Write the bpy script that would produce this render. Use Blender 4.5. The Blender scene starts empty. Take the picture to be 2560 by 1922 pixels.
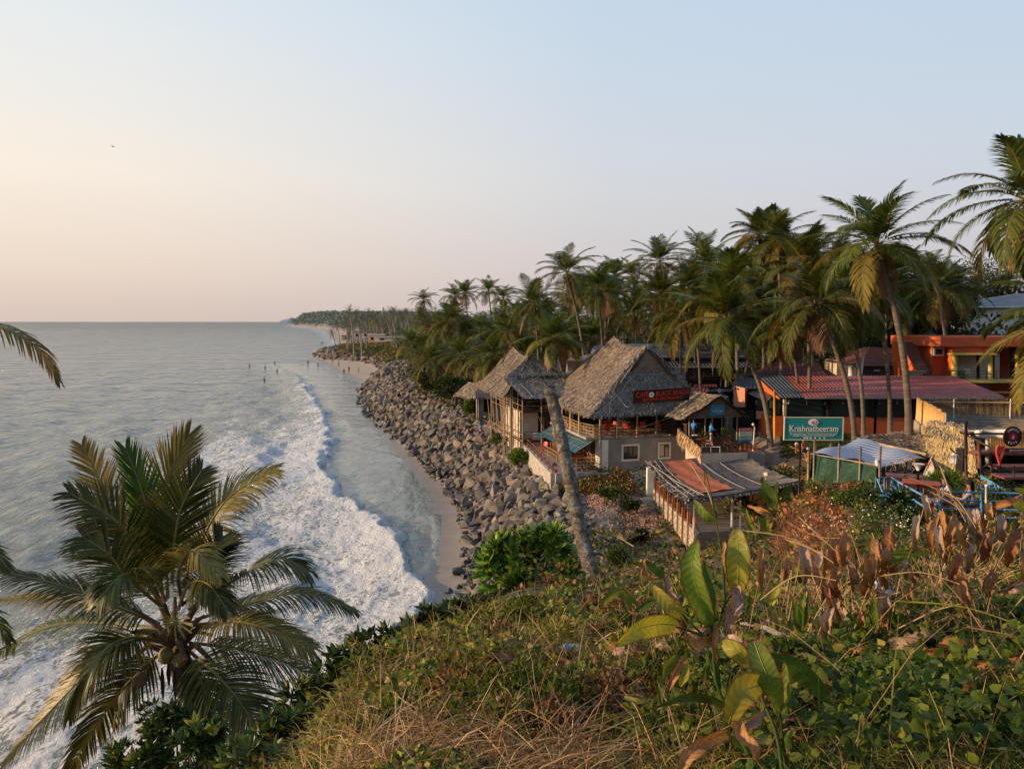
import bpy, math, random
import numpy as np
from mathutils import Vector, Matrix
random.seed(7); RNG = np.random.default_rng(7)
SC = bpy.context.scene; COL = SC.collection
rad = math.radians
# ------------------------------------------------------------------ camera model
CAMZ = 18.0; FPX = 1900.0; PITCH = math.atan((961-804)/FPX)
CP, SP = math.cos(PITCH), math.sin(PITCH)
def ray(px, py):
    a = (px-1280)/FPX; u = -(py-961)/FPX
    return Vector((a, CP+u*SP, -SP+u*CP))
def at(px, py, D):
    r = ray(px, py); return Vector((0,0,CAMZ)) + r*(D/r.y)
def atz(px, py, z):
    r = ray(px, py); return Vector((0,0,CAMZ)) + r*((z-CAMZ)/r.z)
cam = bpy.data.cameras.new('camera'); camo = bpy.data.objects.new('camera', cam); COL.objects.link(camo)
cam.lens = FPX/2560*36; cam.sensor_width = 36; cam.clip_end = 90000; cam.clip_start = 0.05
camo.location = (0,0,CAMZ); camo.rotation_euler = (math.pi/2-PITCH, 0, 0); SC.camera = camo
SC.view_settings.view_transform = 'Standard'; SC.view_settings.look = 'None'; SC.view_settings.exposure = 0
SC.render.engine = 'CYCLES'; SC.cycles.use_denoising = True
SC.cycles.max_bounces = 6; SC.cycles.transparent_max_bounces = 8
# ------------------------------------------------------------------ node helpers
def newmat(name):
    m = bpy.data.materials.new(name); m.use_nodes = True
    nt = m.node_tree; b = nt.nodes['Principled BSDF']; return m, nt, b
def N(nt, typ, **kw):
    n = nt.nodes.new(typ)
    for k, v in kw.items():
        if hasattr(n, k) and k not in n.inputs: setattr(n, k, v)
        else: n.inputs[k].default_value = v
    return n
def L(nt, a, b): nt.links.new(a, b)
def ramp(nt, fac, stops):
    r = nt.nodes.new('ShaderNodeValToRGB'); e = r.color_ramp.elements
    while len(e) < len(stops): e.new(0.5)
    for el, (p, c) in zip(e, stops): el.position = p; el.color = (*c, 1)
    L(nt, fac, r.inputs['Fac']); return r.outputs['Color']
def math_(nt, op, a, b=None, c=None, clamp=False):
    n = nt.nodes.new('ShaderNodeMath'); n.operation = op; n.use_clamp = clamp
    for i, x in enumerate((a, b, c)):
        if x is None: continue
        if isinstance(x, (int, float)): n.inputs[i].default_value = x
        else: L(nt, x, n.inputs[i])
    return n.outputs[0]
def mixc(nt, fac, a, b, mode='MIX'):
    n = nt.nodes.new('ShaderNodeMix'); n.data_type = 'RGBA'; n.blend_type = mode
    for i, x in ((0, fac), (6, a), (7, b)):
        if isinstance(x, (int, float)): n.inputs[i].default_value = x
        elif isinstance(x, tuple): n.inputs[i].default_value = (*x, 1)
        else: L(nt, x, n.inputs[i])
    return n.outputs[2]
def coords(nt, scale=(1,1,1), rot=(0,0,0)):
    t = nt.nodes.new('ShaderNodeTexCoord'); m = nt.nodes.new('ShaderNodeMapping')
    m.inputs['Scale'].default_value = scale; m.inputs['Rotation'].default_value = rot
    L(nt, t.outputs['Object'], m.inputs['Vector']); return m.outputs[0]
def noise(nt, vec, scale, detail=4, rough=0.55, dist=0.0):
    n = nt.nodes.new('ShaderNodeTexNoise'); n.inputs['Scale'].default_value = scale
    n.inputs['Detail'].default_value = detail; n.inputs['Roughness'].default_value = rough
    n.inputs['Distortion'].default_value = dist
    if vec is not None: L(nt, vec, n.inputs['Vector'])
    return n.outputs['Fac']
def bump(nt, h, b, strength=0.4, dist=0.05):
    n = nt.nodes.new('ShaderNodeBump'); n.inputs['Strength'].default_value = strength
    n.inputs['Distance'].default_value = dist; L(nt, h, n.inputs['Height']); L(nt, n.outputs[0], b.inputs['Normal'])
MATS = {}
def mat(name, c1, c2=None, scale=2.0, rough=0.8, bmp=0.3, bdist=0.03, sc=(1,1,1), detail=5, metallic=0, spec=0.3, third=None, objvar=0.0):
    """matte surface whose colour wanders between two tones, with fine bump"""
    if name in MATS: return MATS[name]
    m, nt, b = newmat(name); c2 = c2 or tuple(x*0.7 for x in c1)
    v = coords(nt, sc); n = noise(nt, v, scale, detail, 0.65)
    stops = [(0.32, c2), (0.62, c1)]
    if third: stops.append((0.78, third))
    c = ramp(nt, n, stops)
    fine = noise(nt, v, scale*9, 3, 0.6)
    c = mixc(nt, 0.35, c, mixc(nt, fine, (0.35,0.35,0.35), (1,1,1)), 'MULTIPLY')
    if objvar:
        oi = nt.nodes.new('ShaderNodeObjectInfo')
        h = nt.nodes.new('ShaderNodeHueSaturation')
        L(nt, math_(nt, 'MULTIPLY_ADD', oi.outputs['Random'], objvar, 1-objvar*0.5), h.inputs['Value'])
        L(nt, math_(nt, 'MULTIPLY_ADD', oi.outputs['Random'], 0.04, 0.48), h.inputs['Hue'])
        L(nt, c, h.inputs['Color']); c = h.outputs[0]
    L(nt, c, b.inputs['Base Color'])
    b.inputs['Roughness'].default_value = rough; b.inputs['Metallic'].default_value = metallic
    b.inputs['Specular IOR Level'].default_value = spec
    bump(nt, fine, b, bmp, bdist)
    MATS[name] = m; return m
def leafmat(name, c1, c2, third=None, scale=1.5, trans=0.35, rough=0.5, objvar=0.25, spec=0.16, facevar=True, iw=0.42):
    """leaf surface: two tones by place and by leaf, some light passing through"""
    if name in MATS: return MATS[name]
    m, nt, b = newmat(name); v = coords(nt)
    n = noise(nt, v, scale, 5, 0.7)
    g = nt.nodes.new('ShaderNodeNewGeometry')
    f = math_(nt, 'ADD', math_(nt, 'MULTIPLY', n, 1.02-iw), math_(nt, 'MULTIPLY', g.outputs['Random Per Island'], iw)) if facevar else n
    c = ramp(nt, f, [(0.25, c2), (0.55, c1)] + ([(0.8, third)] if third else []))
    oi = nt.nodes.new('ShaderNodeObjectInfo'); h = nt.nodes.new('ShaderNodeHueSaturation')
    L(nt, math_(nt, 'MULTIPLY_ADD', oi.outputs['Random'], objvar*1.6, 1-objvar*0.8), h.inputs['Value'])
    L(nt, math_(nt, 'MULTIPLY_ADD', oi.outputs['Random'], 0.03, 0.485), h.inputs['Hue'])
    L(nt, c, h.inputs['Color']); c = h.outputs[0]
    L(nt, c, b.inputs['Base Color']); b.inputs['Roughness'].default_value = rough
    b.inputs['Specular IOR Level'].default_value = spec
    t = nt.nodes.new('ShaderNodeBsdfTranslucent'); L(nt, mixc(nt, 1.0, c, (1.25,1.2,0.55), 'MULTIPLY'), t.inputs['Color'])
    mx = nt.nodes.new('ShaderNodeMixShader'); mx.inputs[0].default_value = trans
    L(nt, b.outputs[0], mx.inputs[1]); L(nt, t.outputs[0], mx.inputs[2])
    L(nt, mx.outputs[0], nt.nodes['Material Output'].inputs['Surface'])
    MATS[name] = m; return m
# ------------------------------------------------------------------ object helpers
LOC = {}
def tag(o, label=None, cat=None, group=None, kind=None):
    if label: o['label'] = label
    if cat: o['category'] = cat
    if group: o['group'] = group
    if kind: o['kind'] = kind
    return o
def thing(name, label, cat, loc=(0,0,0), group=None):
    o = bpy.data.objects.new(name, None); COL.objects.link(o); o.location = loc
    o.empty_display_size = 0.2; LOC[o.name] = Vector(loc); return tag(o, label, cat, group)
def link(name, me, parent=None):
    o = bpy.data.objects.new(name, me); COL.objects.link(o)
    if parent is not None: o.parent = parent; LOC[o.name] = LOC.get(parent.name, Vector((0,0,0)))
    return o
class MB:
    """collects boxes, bars and sheets in world coordinates; build() links them as one mesh object"""
    def __init__(s): s.v = []; s.f = []; s.m = []; s.sm = []
    def face(s, pts, mi=0, smooth=False):
        n = len(s.v); s.v += [tuple(p) for p in pts]; s.f.append(tuple(range(n, n+len(pts)))); s.m.append(mi); s.sm.append(smooth)
    def hexa(s, p, mi=0):
        n = len(s.v); s.v += [tuple(q) for q in p]
        for q in ((0,3,2,1),(4,5,6,7),(0,1,5,4),(1,2,6,5),(2,3,7,6),(3,0,4,7)):
            s.f.append(tuple(n+i for i in q)); s.m.append(mi); s.sm.append(False)
    def box(s, c, size, mi=0, yaw=0, tilt=None):
        hx, hy, hz = (x/2 for x in size); R = Matrix.Rotation(yaw, 3, 'Z')
        if tilt is not None: R = tilt
        c = Vector(c)
        s.hexa([c+R@Vector(q) for q in ((-hx,-hy,-hz),(hx,-hy,-hz),(hx,hy,-hz),(-hx,hy,-hz),(-hx,-hy,hz),(hx,-hy,hz),(hx,hy,hz),(-hx,hy,hz))], mi)
    def fbox(s, F, u0, u1, v0, v1, z0, z1, mi=0):
        s.hexa([F.P(*q) for q in ((u0,v0,z0),(u1,v0,z0),(u1,v1,z0),(u0,v1,z0),(u0,v0,z1),(u1,v0,z1),(u1,v1,z1),(u0,v1,z1))], mi)
    def tube(s, pts, rr, n=6, mi=0, smooth=True, cap=True):
        pts = [Vector(p) for p in pts]
        if isinstance(rr, (int, float)): rr = [rr]*len(pts)
        base = len(s.v); up = Vector((0.13,0.21,1)).normalized()
        for i, p in enumerate(pts):
            t = (pts[min(i+1, len(pts)-1)]-pts[max(i-1, 0)])
            t = t.normalized() if t.length > 1e-9 else Vector((0,0,1))
            ref = up if abs(t.dot(up)) < 0.97 else Vector((1,0.1,0)).normalized()
            a = t.cross(ref).normalized(); b = t.cross(a)
            for k in range(n):
                an = 2*math.pi*k/n; s.v.append(tuple(p+(a*math.cos(an)+b*math.sin(an))*rr[i]))
        for i in range(len(pts)-1):
            for k in range(n):
                s.f.append((base+i*n+k, base+i*n+(k+1) % n, base+(i+1)*n+(k+1) % n, base+(i+1)*n+k)); s.m.append(mi); s.sm.append(smooth)
        if cap:
            s.f.append(tuple(base+k for k in range(n))); s.m.append(mi); s.sm.append(False)
            s.f.append(tuple(base+(len(pts)-1)*n+k for k in reversed(range(n)))); s.m.append(mi); s.sm.append(False)
    def bar(s, a, b, r, n=6, mi=0): s.tube([a, b], r, n, mi)
    def grid(s, fn, nu, nv, mi=0, smooth=True):
        base = len(s.v)
        for j in range(nv+1):
            for i in range(nu+1): s.v.append(tuple(fn(i/nu, j/nv)))
        for j in range(nv):
            for i in range(nu):
                a = base+j*(nu+1)+i; s.f.append((a, a+1, a+nu+2, a+nu+1)); s.m.append(mi); s.sm.append(smooth)
    def sphere(s, c, r, mi=0, nu=10, nv=7, sq=(1,1,1)):
        c = Vector(c)
        s.grid(lambda a, b: c+Vector((math.cos(2*math.pi*a)*math.sin(math.pi*b)*r*sq[0], math.sin(2*math.pi*a)*math.sin(math.pi*b)*r*sq[1], -math.cos(math.pi*b)*r*sq[2])), nu, nv, mi)
    def build(s, name, mats, parent=None, label=None, cat=None, group=None, kind=None, local=False):
        if not isinstance(mats, (list, tuple)): mats = [mats]
        off = LOC.get(parent.name, Vector((0,0,0))) if (parent is not None and not local) else Vector((0,0,0))
        me = bpy.data.meshes.new(name); v = np.array(s.v, dtype=float).reshape(-1,3) - np.array(off)
        me.from_pydata(v.tolist(), [], s.f)
        for m in mats: me.materials.append(m)
        if s.f:
            me.polygons.foreach_set('material_index', s.m); me.polygons.foreach_set('use_smooth', s.sm)
        me.update(); o = link(name, me, parent); return tag(o, label, cat, group, kind)
def mesh_np(name, V, Q, mats, parent=None, mi=None, smooth=False, attrs=None, **tg):
    """a mesh from arrays: V (n,3), Q (m,3|4)"""
    V = np.asarray(V, dtype=np.float32); Q = np.asarray(Q, dtype=np.int32)
    off = LOC.get(parent.name, Vector((0,0,0))) if parent is not None else Vector((0,0,0))
    me = bpy.data.meshes.new(name); k = Q.shape[1]
    me.vertices.add(len(V)); me.vertices.foreach_set('co', (V-np.array(off, dtype=np.float32)).ravel())
    me.loops.add(Q.size); me.loops.foreach_set('vertex_index', Q.ravel())
    me.polygons.add(len(Q)); me.polygons.foreach_set('loop_start', np.arange(0, Q.size, k, dtype=np.int32))
    me.polygons.foreach_set('loop_total', np.full(len(Q), k, dtype=np.int32))
    if not isinstance(mats, (list, tuple)): mats = [mats]
    for m in mats: me.materials.append(m)
    if mi is not None: me.polygons.foreach_set('material_index', np.asarray(mi, dtype=np.int32))
    me.polygons.foreach_set('use_smooth', np.full(len(Q), bool(smooth)))
    for an, av in (attrs or {}).items():
        a = me.attributes.new(an, 'FLOAT', 'POINT'); a.data.foreach_set('value', np.asarray(av, dtype=np.float32))
    me.update(calc_edges=True); me.validate()
    o = link(name, me, parent); return tag(o, **tg)
class Fr:
    """a building's own frame: u along its front, v into its depth"""
    def __init__(s, x, y, yaw_deg, z=0):
        s.o = Vector((x, y, 0)); a = rad(yaw_deg); s.yaw = a
        s.U = Vector((math.cos(a), math.sin(a), 0)); s.V = Vector((-math.sin(a), math.cos(a), 0)); s.z = z
    def P(s, u, v, z): return s.o+s.U*u+s.V*v+Vector((0,0,z))
    def on_v(s, px, py, v):
        r = ray(px, py); C = Vector((0,0,CAMZ)); t = (v-(C-s.o).dot(s.V))/r.dot(s.V); p = C+r*t
        return (p-s.o).dot(s.U), p.z
    def on_u(s, px, py, u):
        r = ray(px, py); C = Vector((0,0,CAMZ)); t = (u-(C-s.o).dot(s.U))/r.dot(s.U); p = C+r*t
        return (p-s.o).dot(s.V), p.z
# ------------------------------------------------------------------ value noise on arrays
def vnoise(x, y, seed=0):
    x = np.asarray(x, float); y = np.asarray(y, float)
    xi = np.floor(x).astype(np.int64); yi = np.floor(y).astype(np.int64); xf = x-xi; yf = y-yi
    def h(a, b):
        n = (a*374761393+b*668265263+seed*1442695041) & 0x7fffffff
        n = ((n ^ (n >> 13))*1274126177) & 0x7fffffff
        return ((n ^ (n >> 16)) & 0xffff)/65535.0
    u = xf*xf*(3-2*xf); w = yf*yf*(3-2*yf)
    return (h(xi,yi)*(1-u)+h(xi+1,yi)*u)*(1-w)+(h(xi,yi+1)*(1-u)+h(xi+1,yi+1)*u)*w
def fbm(x, y, oct=4, seed=0):
    s = 0; a = 0.5; t = 0
    for i in range(oct):
        s = s+a*vnoise(x*2**i, y*2**i, seed+i); t += a; a *= 0.5
    return s/t
# ------------------------------------------------------------------ coast lines, found on the sea plane
def zline(pts, z=0.0): return np.array([[*(atz(a, b, z).xy)] for a, b in pts])
ROCK = np.vstack([np.array([[-40,-60],[-26,-30],[-17,-8],[-12,6],[-9,16],[-6.5,26],[-4.6,36],[-3.9,43]]),
    zline([(1150,1530),(1180,1470),(1192,1400),(1190,1340),(1168,1270),(1120,1205),(1050,1142),(990,1090),(930,1040),(905,1000),(905,975),(930,948),
           (955,932),(950,922),(915,910),(870,905),(820,901),(785,891),(795,880),(835,869),(885,862.5),(868,846),(858,836),(850,827),(805,820),(760,817.5),(738,816.5),(733,813.5),(745,809.5),(800,806.5)])])
FAR = np.array([[9000,30000],[9000,-500],[-40,-500]])
LANDP = np.vstack([ROCK, FAR])
WLINE = np.vstack([np.array([[-41,-60],[-27,-30],[-18,-8],[-13,6],[-10,16],[-8,26],[-6.6,34]]),
    zline([(1010,1600),(1050,1520),(1062,1440),(1072,1370),(1088,1290),(1076,1235),(1040,1190),(1000,1150),(968,1110),(935,1050),(920,1000),(898,972),(890,955),(868,942),(838,930),(818,915),(800,906),(783,893),
           (790,879),(830,866),(850,863),(835,853),(826,842),(815,832),(795,825),(770,821),(742,818),(730,814),(745,809.2),(800,806.3)])])
WPOLY = np.vstack([WLINE, FAR])
def pdist(x, y, line):
    d = np.full(x.shape, 1e9)
    for a, b in zip(line[:-1], line[1:]):
        ab = b-a; t = np.clip(((x-a[0])*ab[0]+(y-a[1])*ab[1])/(ab@ab+1e-12), 0, 1)
        d = np.minimum(d, np.hypot(x-a[0]-t*ab[0], y-a[1]-t*ab[1]))
    return d
def inside(x, y, poly):
    c = np.zeros(x.shape, bool); n = len(poly)
    for i in range(n):
        a, b = poly[i], poly[(i+1) % n]
        if a[1] == b[1]: continue
        k = ((a[1] > y) != (b[1] > y)) & (x < (b[0]-a[0])*(y-a[1])/(b[1]-a[1])+a[0]); c ^= k
    return c
def sdist(x, y, line, poly):
    d = pdist(x, y, line); return np.where(inside(x, y, poly), d, -d)
# control points of the land surface
CT = []
for px, py, D in [(1530,1169,65),(1720,1165,66),(1380,1184,66),(1600,1230,58),(1350,1190,68),(1290,1125,75),(1200,1060,95),(1100,980,135),
        (1900,1190,55),(1850,1125,64),(1800,1062,76),(2000,1112,59),(2150,1098,60),(1900,1088,63),(2200,1088,63),(2450,1050,66),
        (1690,1385,45),(1800,1350,46),(1500,1290,52),(1420,1290,53),(1950,1350,33),
        (1500,1505,13),(1600,1420,28),(1450,1400,38),(1400,1500,24),(1700,1420,24),(1800,1420,22),
        (1280,1922,3.4),(1280,1720,5.2),(1280,1590,8.0),(1260,1500,11.5),(850,1922,3.8),(850,1740,6.3),(1000,1620,7.8),(1130,1560,9.5),
        (1700,1700,4.6),(1700,1560,7.5),(1900,1480,10),(2300,1900,2.9),(2300,1600,5.2),(2200,1480,8.5),(2450,1400,11),(2200,1380,15),(2050,1330,20),
        (2150,1262,25.5),(2050,1228,28),(2300,1315,22),(2500,1330,21),(2330,1200,31),(2500,1150,38),(2290,1120,42),(2500,1080,44)]:
    p = at(px, py, D); CT.append((p.x, p.y, p.z))
CT += [(0,-3,16.7),(4,-2,16.7),(-3,-3,16.6),(8,0,16.6),(12,6,16.2),(25,12,15.6),(40,20,14.5),(0,0,16.5),(-3.2,1.5,14.2),(-1.9,4.3,13.9),(-2.5,6.6,12.9),(-1.75,2.8,14.6),
       (-5.5,11,7.5),(-4.0,8,12.5),(-7,3,11),(-2.2,11.5,11.5),(-1,16,9.5),(-0.5,25,6),
       (-3,110,5.4),(5,100,6.0),(20,90,7.5),(12,130,7),(40,75,9.5),(40,100,12),(60,110,15),(75,125,16.5),(40,150,14),(80,180,20),(0,200,8),(40,260,16),
       (-20,180,5.2),(-40,300,5),(-80,390,4.2),(-20,400,8),(60,420,18),(200,300,24),(130,80,16),(-100,600,5),(0,800,14),(-200,1000,6),(100,1500,22),(-400,2000,8),(500,3000,30),(-500,2900,30),(400,600,24)]
CT = np.array(CT)
def wrp(x, y):
    y = np.maximum(y, -3.5); return x/(y+6)*3.2, 2.2*np.log(y+6)
def _k(r2): return 0.5*r2*np.log(r2+1e-9)
_cx, _cy = wrp(CT[:,0], CT[:,1]); _n = len(CT)
_K = _k((_cx[:,None]-_cx)**2+(_cy[:,None]-_cy)**2)+np.eye(_n)*0.004
_Pm = np.c_[np.ones(_n), _cx, _cy]; _A = np.block([[_K, _Pm],[_Pm.T, np.zeros((3,3))]])
_w = np.linalg.solve(_A, np.r_[CT[:,2], 0, 0, 0])
def ground(x, y, full=False):
    x = np.atleast_1d(np.asarray(x, float)); y = np.atleast_1d(np.asarray(y, float))
    shp = x.shape; x = x.ravel(); y = y.ravel()
    wx, wy = wrp(x, y); z = _w[-3]+_w[-2]*wx+_w[-1]*wy
    for i in range(_n): z = z+_w[i]*_k((wx-_cx[i])**2+(wy-_cy[i])**2)
    z = np.clip(z, 2.0, 45)
    z = z+(fbm(x*0.35, y*0.35, 4, 3)-0.5)*np.clip(0.10+0.012*y, 0.1, 0.9)+(fbm(x*2.2, y*2.2, 3, 9)-0.5)*0.10
    sR = sdist(x, y, ROCK, LANDP); sW = sdist(x, y, WLINE, WPOLY)
    sand = np.clip(np.where(y < 120, sW*0.06+.02, sW*0.035), -2.5, 1.1)
    slope = np.where(y > 1200, 0.55, np.where(y > 480, 0.10, np.where(y > 42, 0.78, np.interp(y, [5, 42], [1.9, 1.0]))))
    hump = 36*np.exp(-((y-2700)/900.0)**2)*np.clip(sR/38.0, 0, 1)**.7*(y > 1200)
    prof = sand+np.maximum(sR, 0)*slope
    k = 0.7; zz = -k*np.logaddexp(-np.minimum(z, 60)/k, -prof/k)   # smooth minimum
    zz = np.where(sR > 0, np.maximum(zz, np.minimum(prof, 0.4)), sand); zz = np.maximum(zz, np.where(sR > 0, hump, -9))
    if full: return zz.reshape(shp), sR.reshape(shp), sW.reshape(shp)
    return zz.reshape(shp)
def gz(x, y): return float(ground(x, y)[0])
# ------------------------------------------------------------------ terrain sheet (polar, finer near the cliff top)
def polar(a0, a1, na, rr):
    A = np.radians(np.linspace(a0, a1, na)); R, T = np.meshgrid(rr, A, indexing='ij')
    X = R*np.sin(T); Y = R*np.cos(T); n = na; m = len(rr)
    i = np.arange((m-1)*(n-1)); r = i//(n-1); c = i % (n-1); a = r*n+c
    return X.ravel(), Y.ravel(), np.c_[a, a+n, a+n+1, a+1]
rr = np.concatenate([np.geomspace(0.5, 20, 120), np.geomspace(20.3, 500, 300)[0:], np.geomspace(510, 26000, 60)])
X, Y, Q = polar(-120, 120, 560, rr)
Z, sR, sW = ground(X, Y, True)
_GR = rr.copy(); _GZ = Z.reshape(len(rr), 560)
def gfast(x, y):
    x = np.asarray(x, float); y = np.asarray(y, float); r = np.hypot(x, y); a = np.degrees(np.arctan2(x, y))
    i = np.interp(r, _GR, np.arange(len(_GR))); j = np.clip((a+120)/240*559, 0, 558.999); i = np.clip(i, 0, len(_GR)-1.001)
    i0 = i.astype(int); j0 = j.astype(int); u = i-i0; v = j-j0
    return (_GZ[i0,j0]*(1-v)+_GZ[i0,j0+1]*v)*(1-u)+(_GZ[i0+1,j0]*(1-v)+_GZ[i0+1,j0+1]*v)*u
def gz(x, y): return float(gfast(x, y))
wet = np.clip(1-(sW-0.0)/3.5, 0, 1)*np.clip((sR < 1.5)*1.0, 0, 1)
sandm = np.clip(1-sR/1.0, 0, 1); sandm = np.where(Y > 480, np.clip(1-sR/25, 0, 1), sandm); sandm = np.where(Y > 1700, np.clip(1-(Z-2)/4, 0, 1), sandm)
rockm = np.clip((5.2-Z)*1.2, 0, 1)*np.clip(sR/0.6, 0, 1)*(Y > 36)*(Y < 470)
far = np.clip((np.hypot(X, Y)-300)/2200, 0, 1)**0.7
bare = np.zeros_like(X)
for (a_, b_, D_, R_) in ((1490,1300,51,4.5),(1560,1320,48,4.0),(1620,1300,48,3.0),(1440,1330,50,3.5),(1480,1380,42,3)):
    q_ = at(a_, b_, D_); bare = np.maximum(bare, np.clip(1.5-np.hypot(X-q_.x, (Y-q_.y)*.8)/R_, 0, 1))
bare = bare*np.clip(fbm(X*.8,Y*.8,3,88)*2.6-.45, 0, 1)
m, nt, b = newmat('ground_soil')
v = coords(nt)
aS = N(nt, 'ShaderNodeAttribute', attribute_name='sand').outputs['Fac']; aW = N(nt, 'ShaderNodeAttribute', attribute_name='wet').outputs['Fac']
aR = N(nt, 'ShaderNodeAttribute', attribute_name='rock').outputs['Fac']; aF = N(nt, 'ShaderNodeAttribute', attribute_name='far').outputs['Fac']
n1 = noise(nt, v, 0.6, 8, 0.7); n2 = noise(nt, v, 7, 6, 0.7); n3 = noise(nt, v, 0.12, 4, 0.6)
soil = ramp(nt, n1, [(0.3, (0.07,0.045,0.025)), (0.5, (0.13,0.085,0.05)), (0.66, (0.055,0.06,0.022)), (0.8, (0.16,0.12,0.07))])
soil = mixc(nt, 0.6, soil, ramp(nt, n2, [(0.3, (0.25,0.25,0.25)), (0.7, (1,1,1))]), 'MULTIPLY')
sand_d = ramp(nt, n1, [(0.3, (0.30,0.225,0.16)), (0.7, (0.42,0.33,0.245))])
vs = coords(nt, (0.25, 1.6, 1), (0,0,0.25)); ns = noise(nt, vs, 1.2, 5, 0.6)
sand_w = ramp(nt, ns, [(0.35, (0.105,0.082,0.062)), (0.6, (0.17,0.14,0.11))])
sandc = mixc(nt, aW, sand_d, sand_w)
rockc = ramp(nt, n2, [(0.3, (0.02,0.017,0.014)), (0.7, (0.09,0.075,0.06))])
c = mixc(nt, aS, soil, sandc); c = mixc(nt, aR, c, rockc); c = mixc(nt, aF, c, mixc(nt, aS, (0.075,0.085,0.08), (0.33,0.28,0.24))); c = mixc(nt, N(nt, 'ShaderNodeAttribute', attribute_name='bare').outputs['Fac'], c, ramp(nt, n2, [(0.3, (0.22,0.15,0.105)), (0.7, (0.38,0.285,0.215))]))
L(nt, c, b.inputs['Base Color'])
L(nt, math_(nt, 'SUBTRACT', 0.9, math_(nt, 'MULTIPLY', math_(nt, 'MULTIPLY', aW, aS), 0.62)), b.inputs['Roughness'])
bump(nt, math_(nt, 'ADD', n2, math_(nt, 'MULTIPLY', ns, 0.5)), b, 0.5, 0.05)
mesh_np('ground', np.c_[X, Y, Z], Q, m, smooth=True, attrs={'sand': sandm, 'wet': wet, 'rock': rockm, 'far': far, 'bare': bare}, kind='structure')
# ------------------------------------------------------------------ sea
FRONT = np.vstack([zline([(690,915),(745,938),(768,962),(795,1000),(815,1035),(822,1075),(838,1105),(838,1118),(824,1138),(828,1170),(845,1200),(870,1240),(905,1275),(950,1300),(985,1322),(1012,1352),(1042,1392),(1062,1432),(1077,1480),(1076,1515),(1058,1552),(1000,1620)]),
                   np.array([[-11.5,28],[-14.5,16],[-19,6],[-24,-8],[-34,-30]])])
m_, = (0,),
A = np.radians(np.linspace(-118, 35, 900)); rr = (np.linspace(9**-0.55, 60000**-0.55, 760))**(-1/0.55)
X, Y, Q = polar(-118, 35, 900, rr)
d = pdist(X, Y, FRONT)
# seaward side of the surf line: build a polygon out of the front and a far seaward corner
fp = np.vstack([FRONT, [[-90000,-30]], [[-90000, 90000]], [[-30000, 90000]]])
sea = inside(X, Y, fp) | (Y > FRONT[0][1]+12)
s = np.where(sea, d, -d)
s = s+(fbm(X*0.45, Y*0.45, 4, 61)-0.5)*2.4*np.clip(np.hypot(X,Y)/70,.5,1.6)+(fbm(X*0.13,Y*0.13,2,62)-.5)*2.0-0.7
n_big = fbm(X*0.10, Y*0.05, 3, 21); n_mid = fbm(X*0.5, Y*0.35, 4, 31); n_sm = fbm(X*2.3, Y*2.0, 3, 41)
near = np.clip((420-np.hypot(X, Y))/200, 0, 1)
wav = 0.0
for k, (lam, amp, ang) in enumerate([(19,0.24,200),(11,0.17,212),(6.5,0.11,186),(3.9,0.065,228),(2.3,0.035,170)]):
    a = rad(ang); wav = wav+amp*np.sin(2*math.pi/lam*(X*math.cos(a)+Y*math.sin(a)+9*n_big))
calm = np.clip((s+6)/14, 0.08, 1)
shore = np.clip((-s)/30, 0, 1)
crest = np.where(s > -0.5, np.clip((s+0.5)/0.8, 0, 1)*np.exp(-np.maximum(s, 0)/3.2), 0)
band = np.clip(1-np.maximum(s-4, 0)/(17+14*n_big), 0, 1)
Zs = wav*calm*near*0.8+crest*(0.5+0.4*n_mid)*near+band*(s > 0)*(n_sm-0.5)*0.22*near
# a few thin swash ripples on the quiet water inside the surf line
for ln in ([(840,1130),(900,1125),(975,1138),(1010,1150)], [(815,1086),(870,1078),(935,1062)], [(1062,1440),(1085,1395),(1095,1340),(1090,1290)]):
    dl = pdist(X, Y, zline(ln)); Zs = Zs+0.10*np.exp(-(dl/0.5)**2)
foam = np.where(s > -0.35, 0.54*band+0.75*np.exp(-np.maximum(s, 0)/1.0), 0.0)
foam = foam*(0.42+1.12*n_mid) + np.where(s > 0, 0.42*np.clip(1-(s-16)/40, 0, 1)*np.clip((150-Y)/60, 0, 1)*(0.4+1.2*n_big), 0)+np.where((s > 7) & (s < 22), 0.30*np.exp(-((s-12-7*n_big)/1.1)**2)*(n_mid > .45), 0)
foam = foam*np.clip((330-Y)/150, 0.25, 1)
# thin foam along the shore of the far cove, round the spit and off the headland
dW = pdist(X, Y, WLINE)
foam = np.maximum(foam, np.where((Y > 240) & (Y < 460) & (dW < 3.0), 0.5, 0)); foam = np.maximum(foam, np.where(Y >= 460, np.clip(1-dW/np.clip(Y*0.035, 3, 90), 0, 1)*0.75, 0))
foam = np.maximum(foam, np.where((Y > 30) & (Y < 240) & (dW < 2.5), 0.62*np.exp(-((dW-0.5)/0.45)**2)*np.clip(n_mid*2.2-.7, 0, 1), 0))
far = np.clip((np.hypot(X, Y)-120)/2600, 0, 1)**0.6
m, nt, b = newmat('sea_water'); v = coords(nt)
aF = N(nt, 'ShaderNodeAttribute', attribute_name='foam').outputs['Fac']; aD = N(nt, 'ShaderNodeAttribute', attribute_name='far').outputs['Fac']; aC = N(nt, 'ShaderNodeAttribute', attribute_name='calm').outputs['Fac']
v2 = coords(nt, (1.0, 0.62, 1), (0,0,0.3))
na = noise(nt, v2, 0.8, 10, 0.72, 0.8); nb = noise(nt, v2, 4.5, 6, 0.7, 0.5)
vo = nt.nodes.new('ShaderNodeTexVoronoi'); vo.feature = 'DISTANCE_TO_EDGE'; vo.inputs['Scale'].default_value = 1.5
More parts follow.
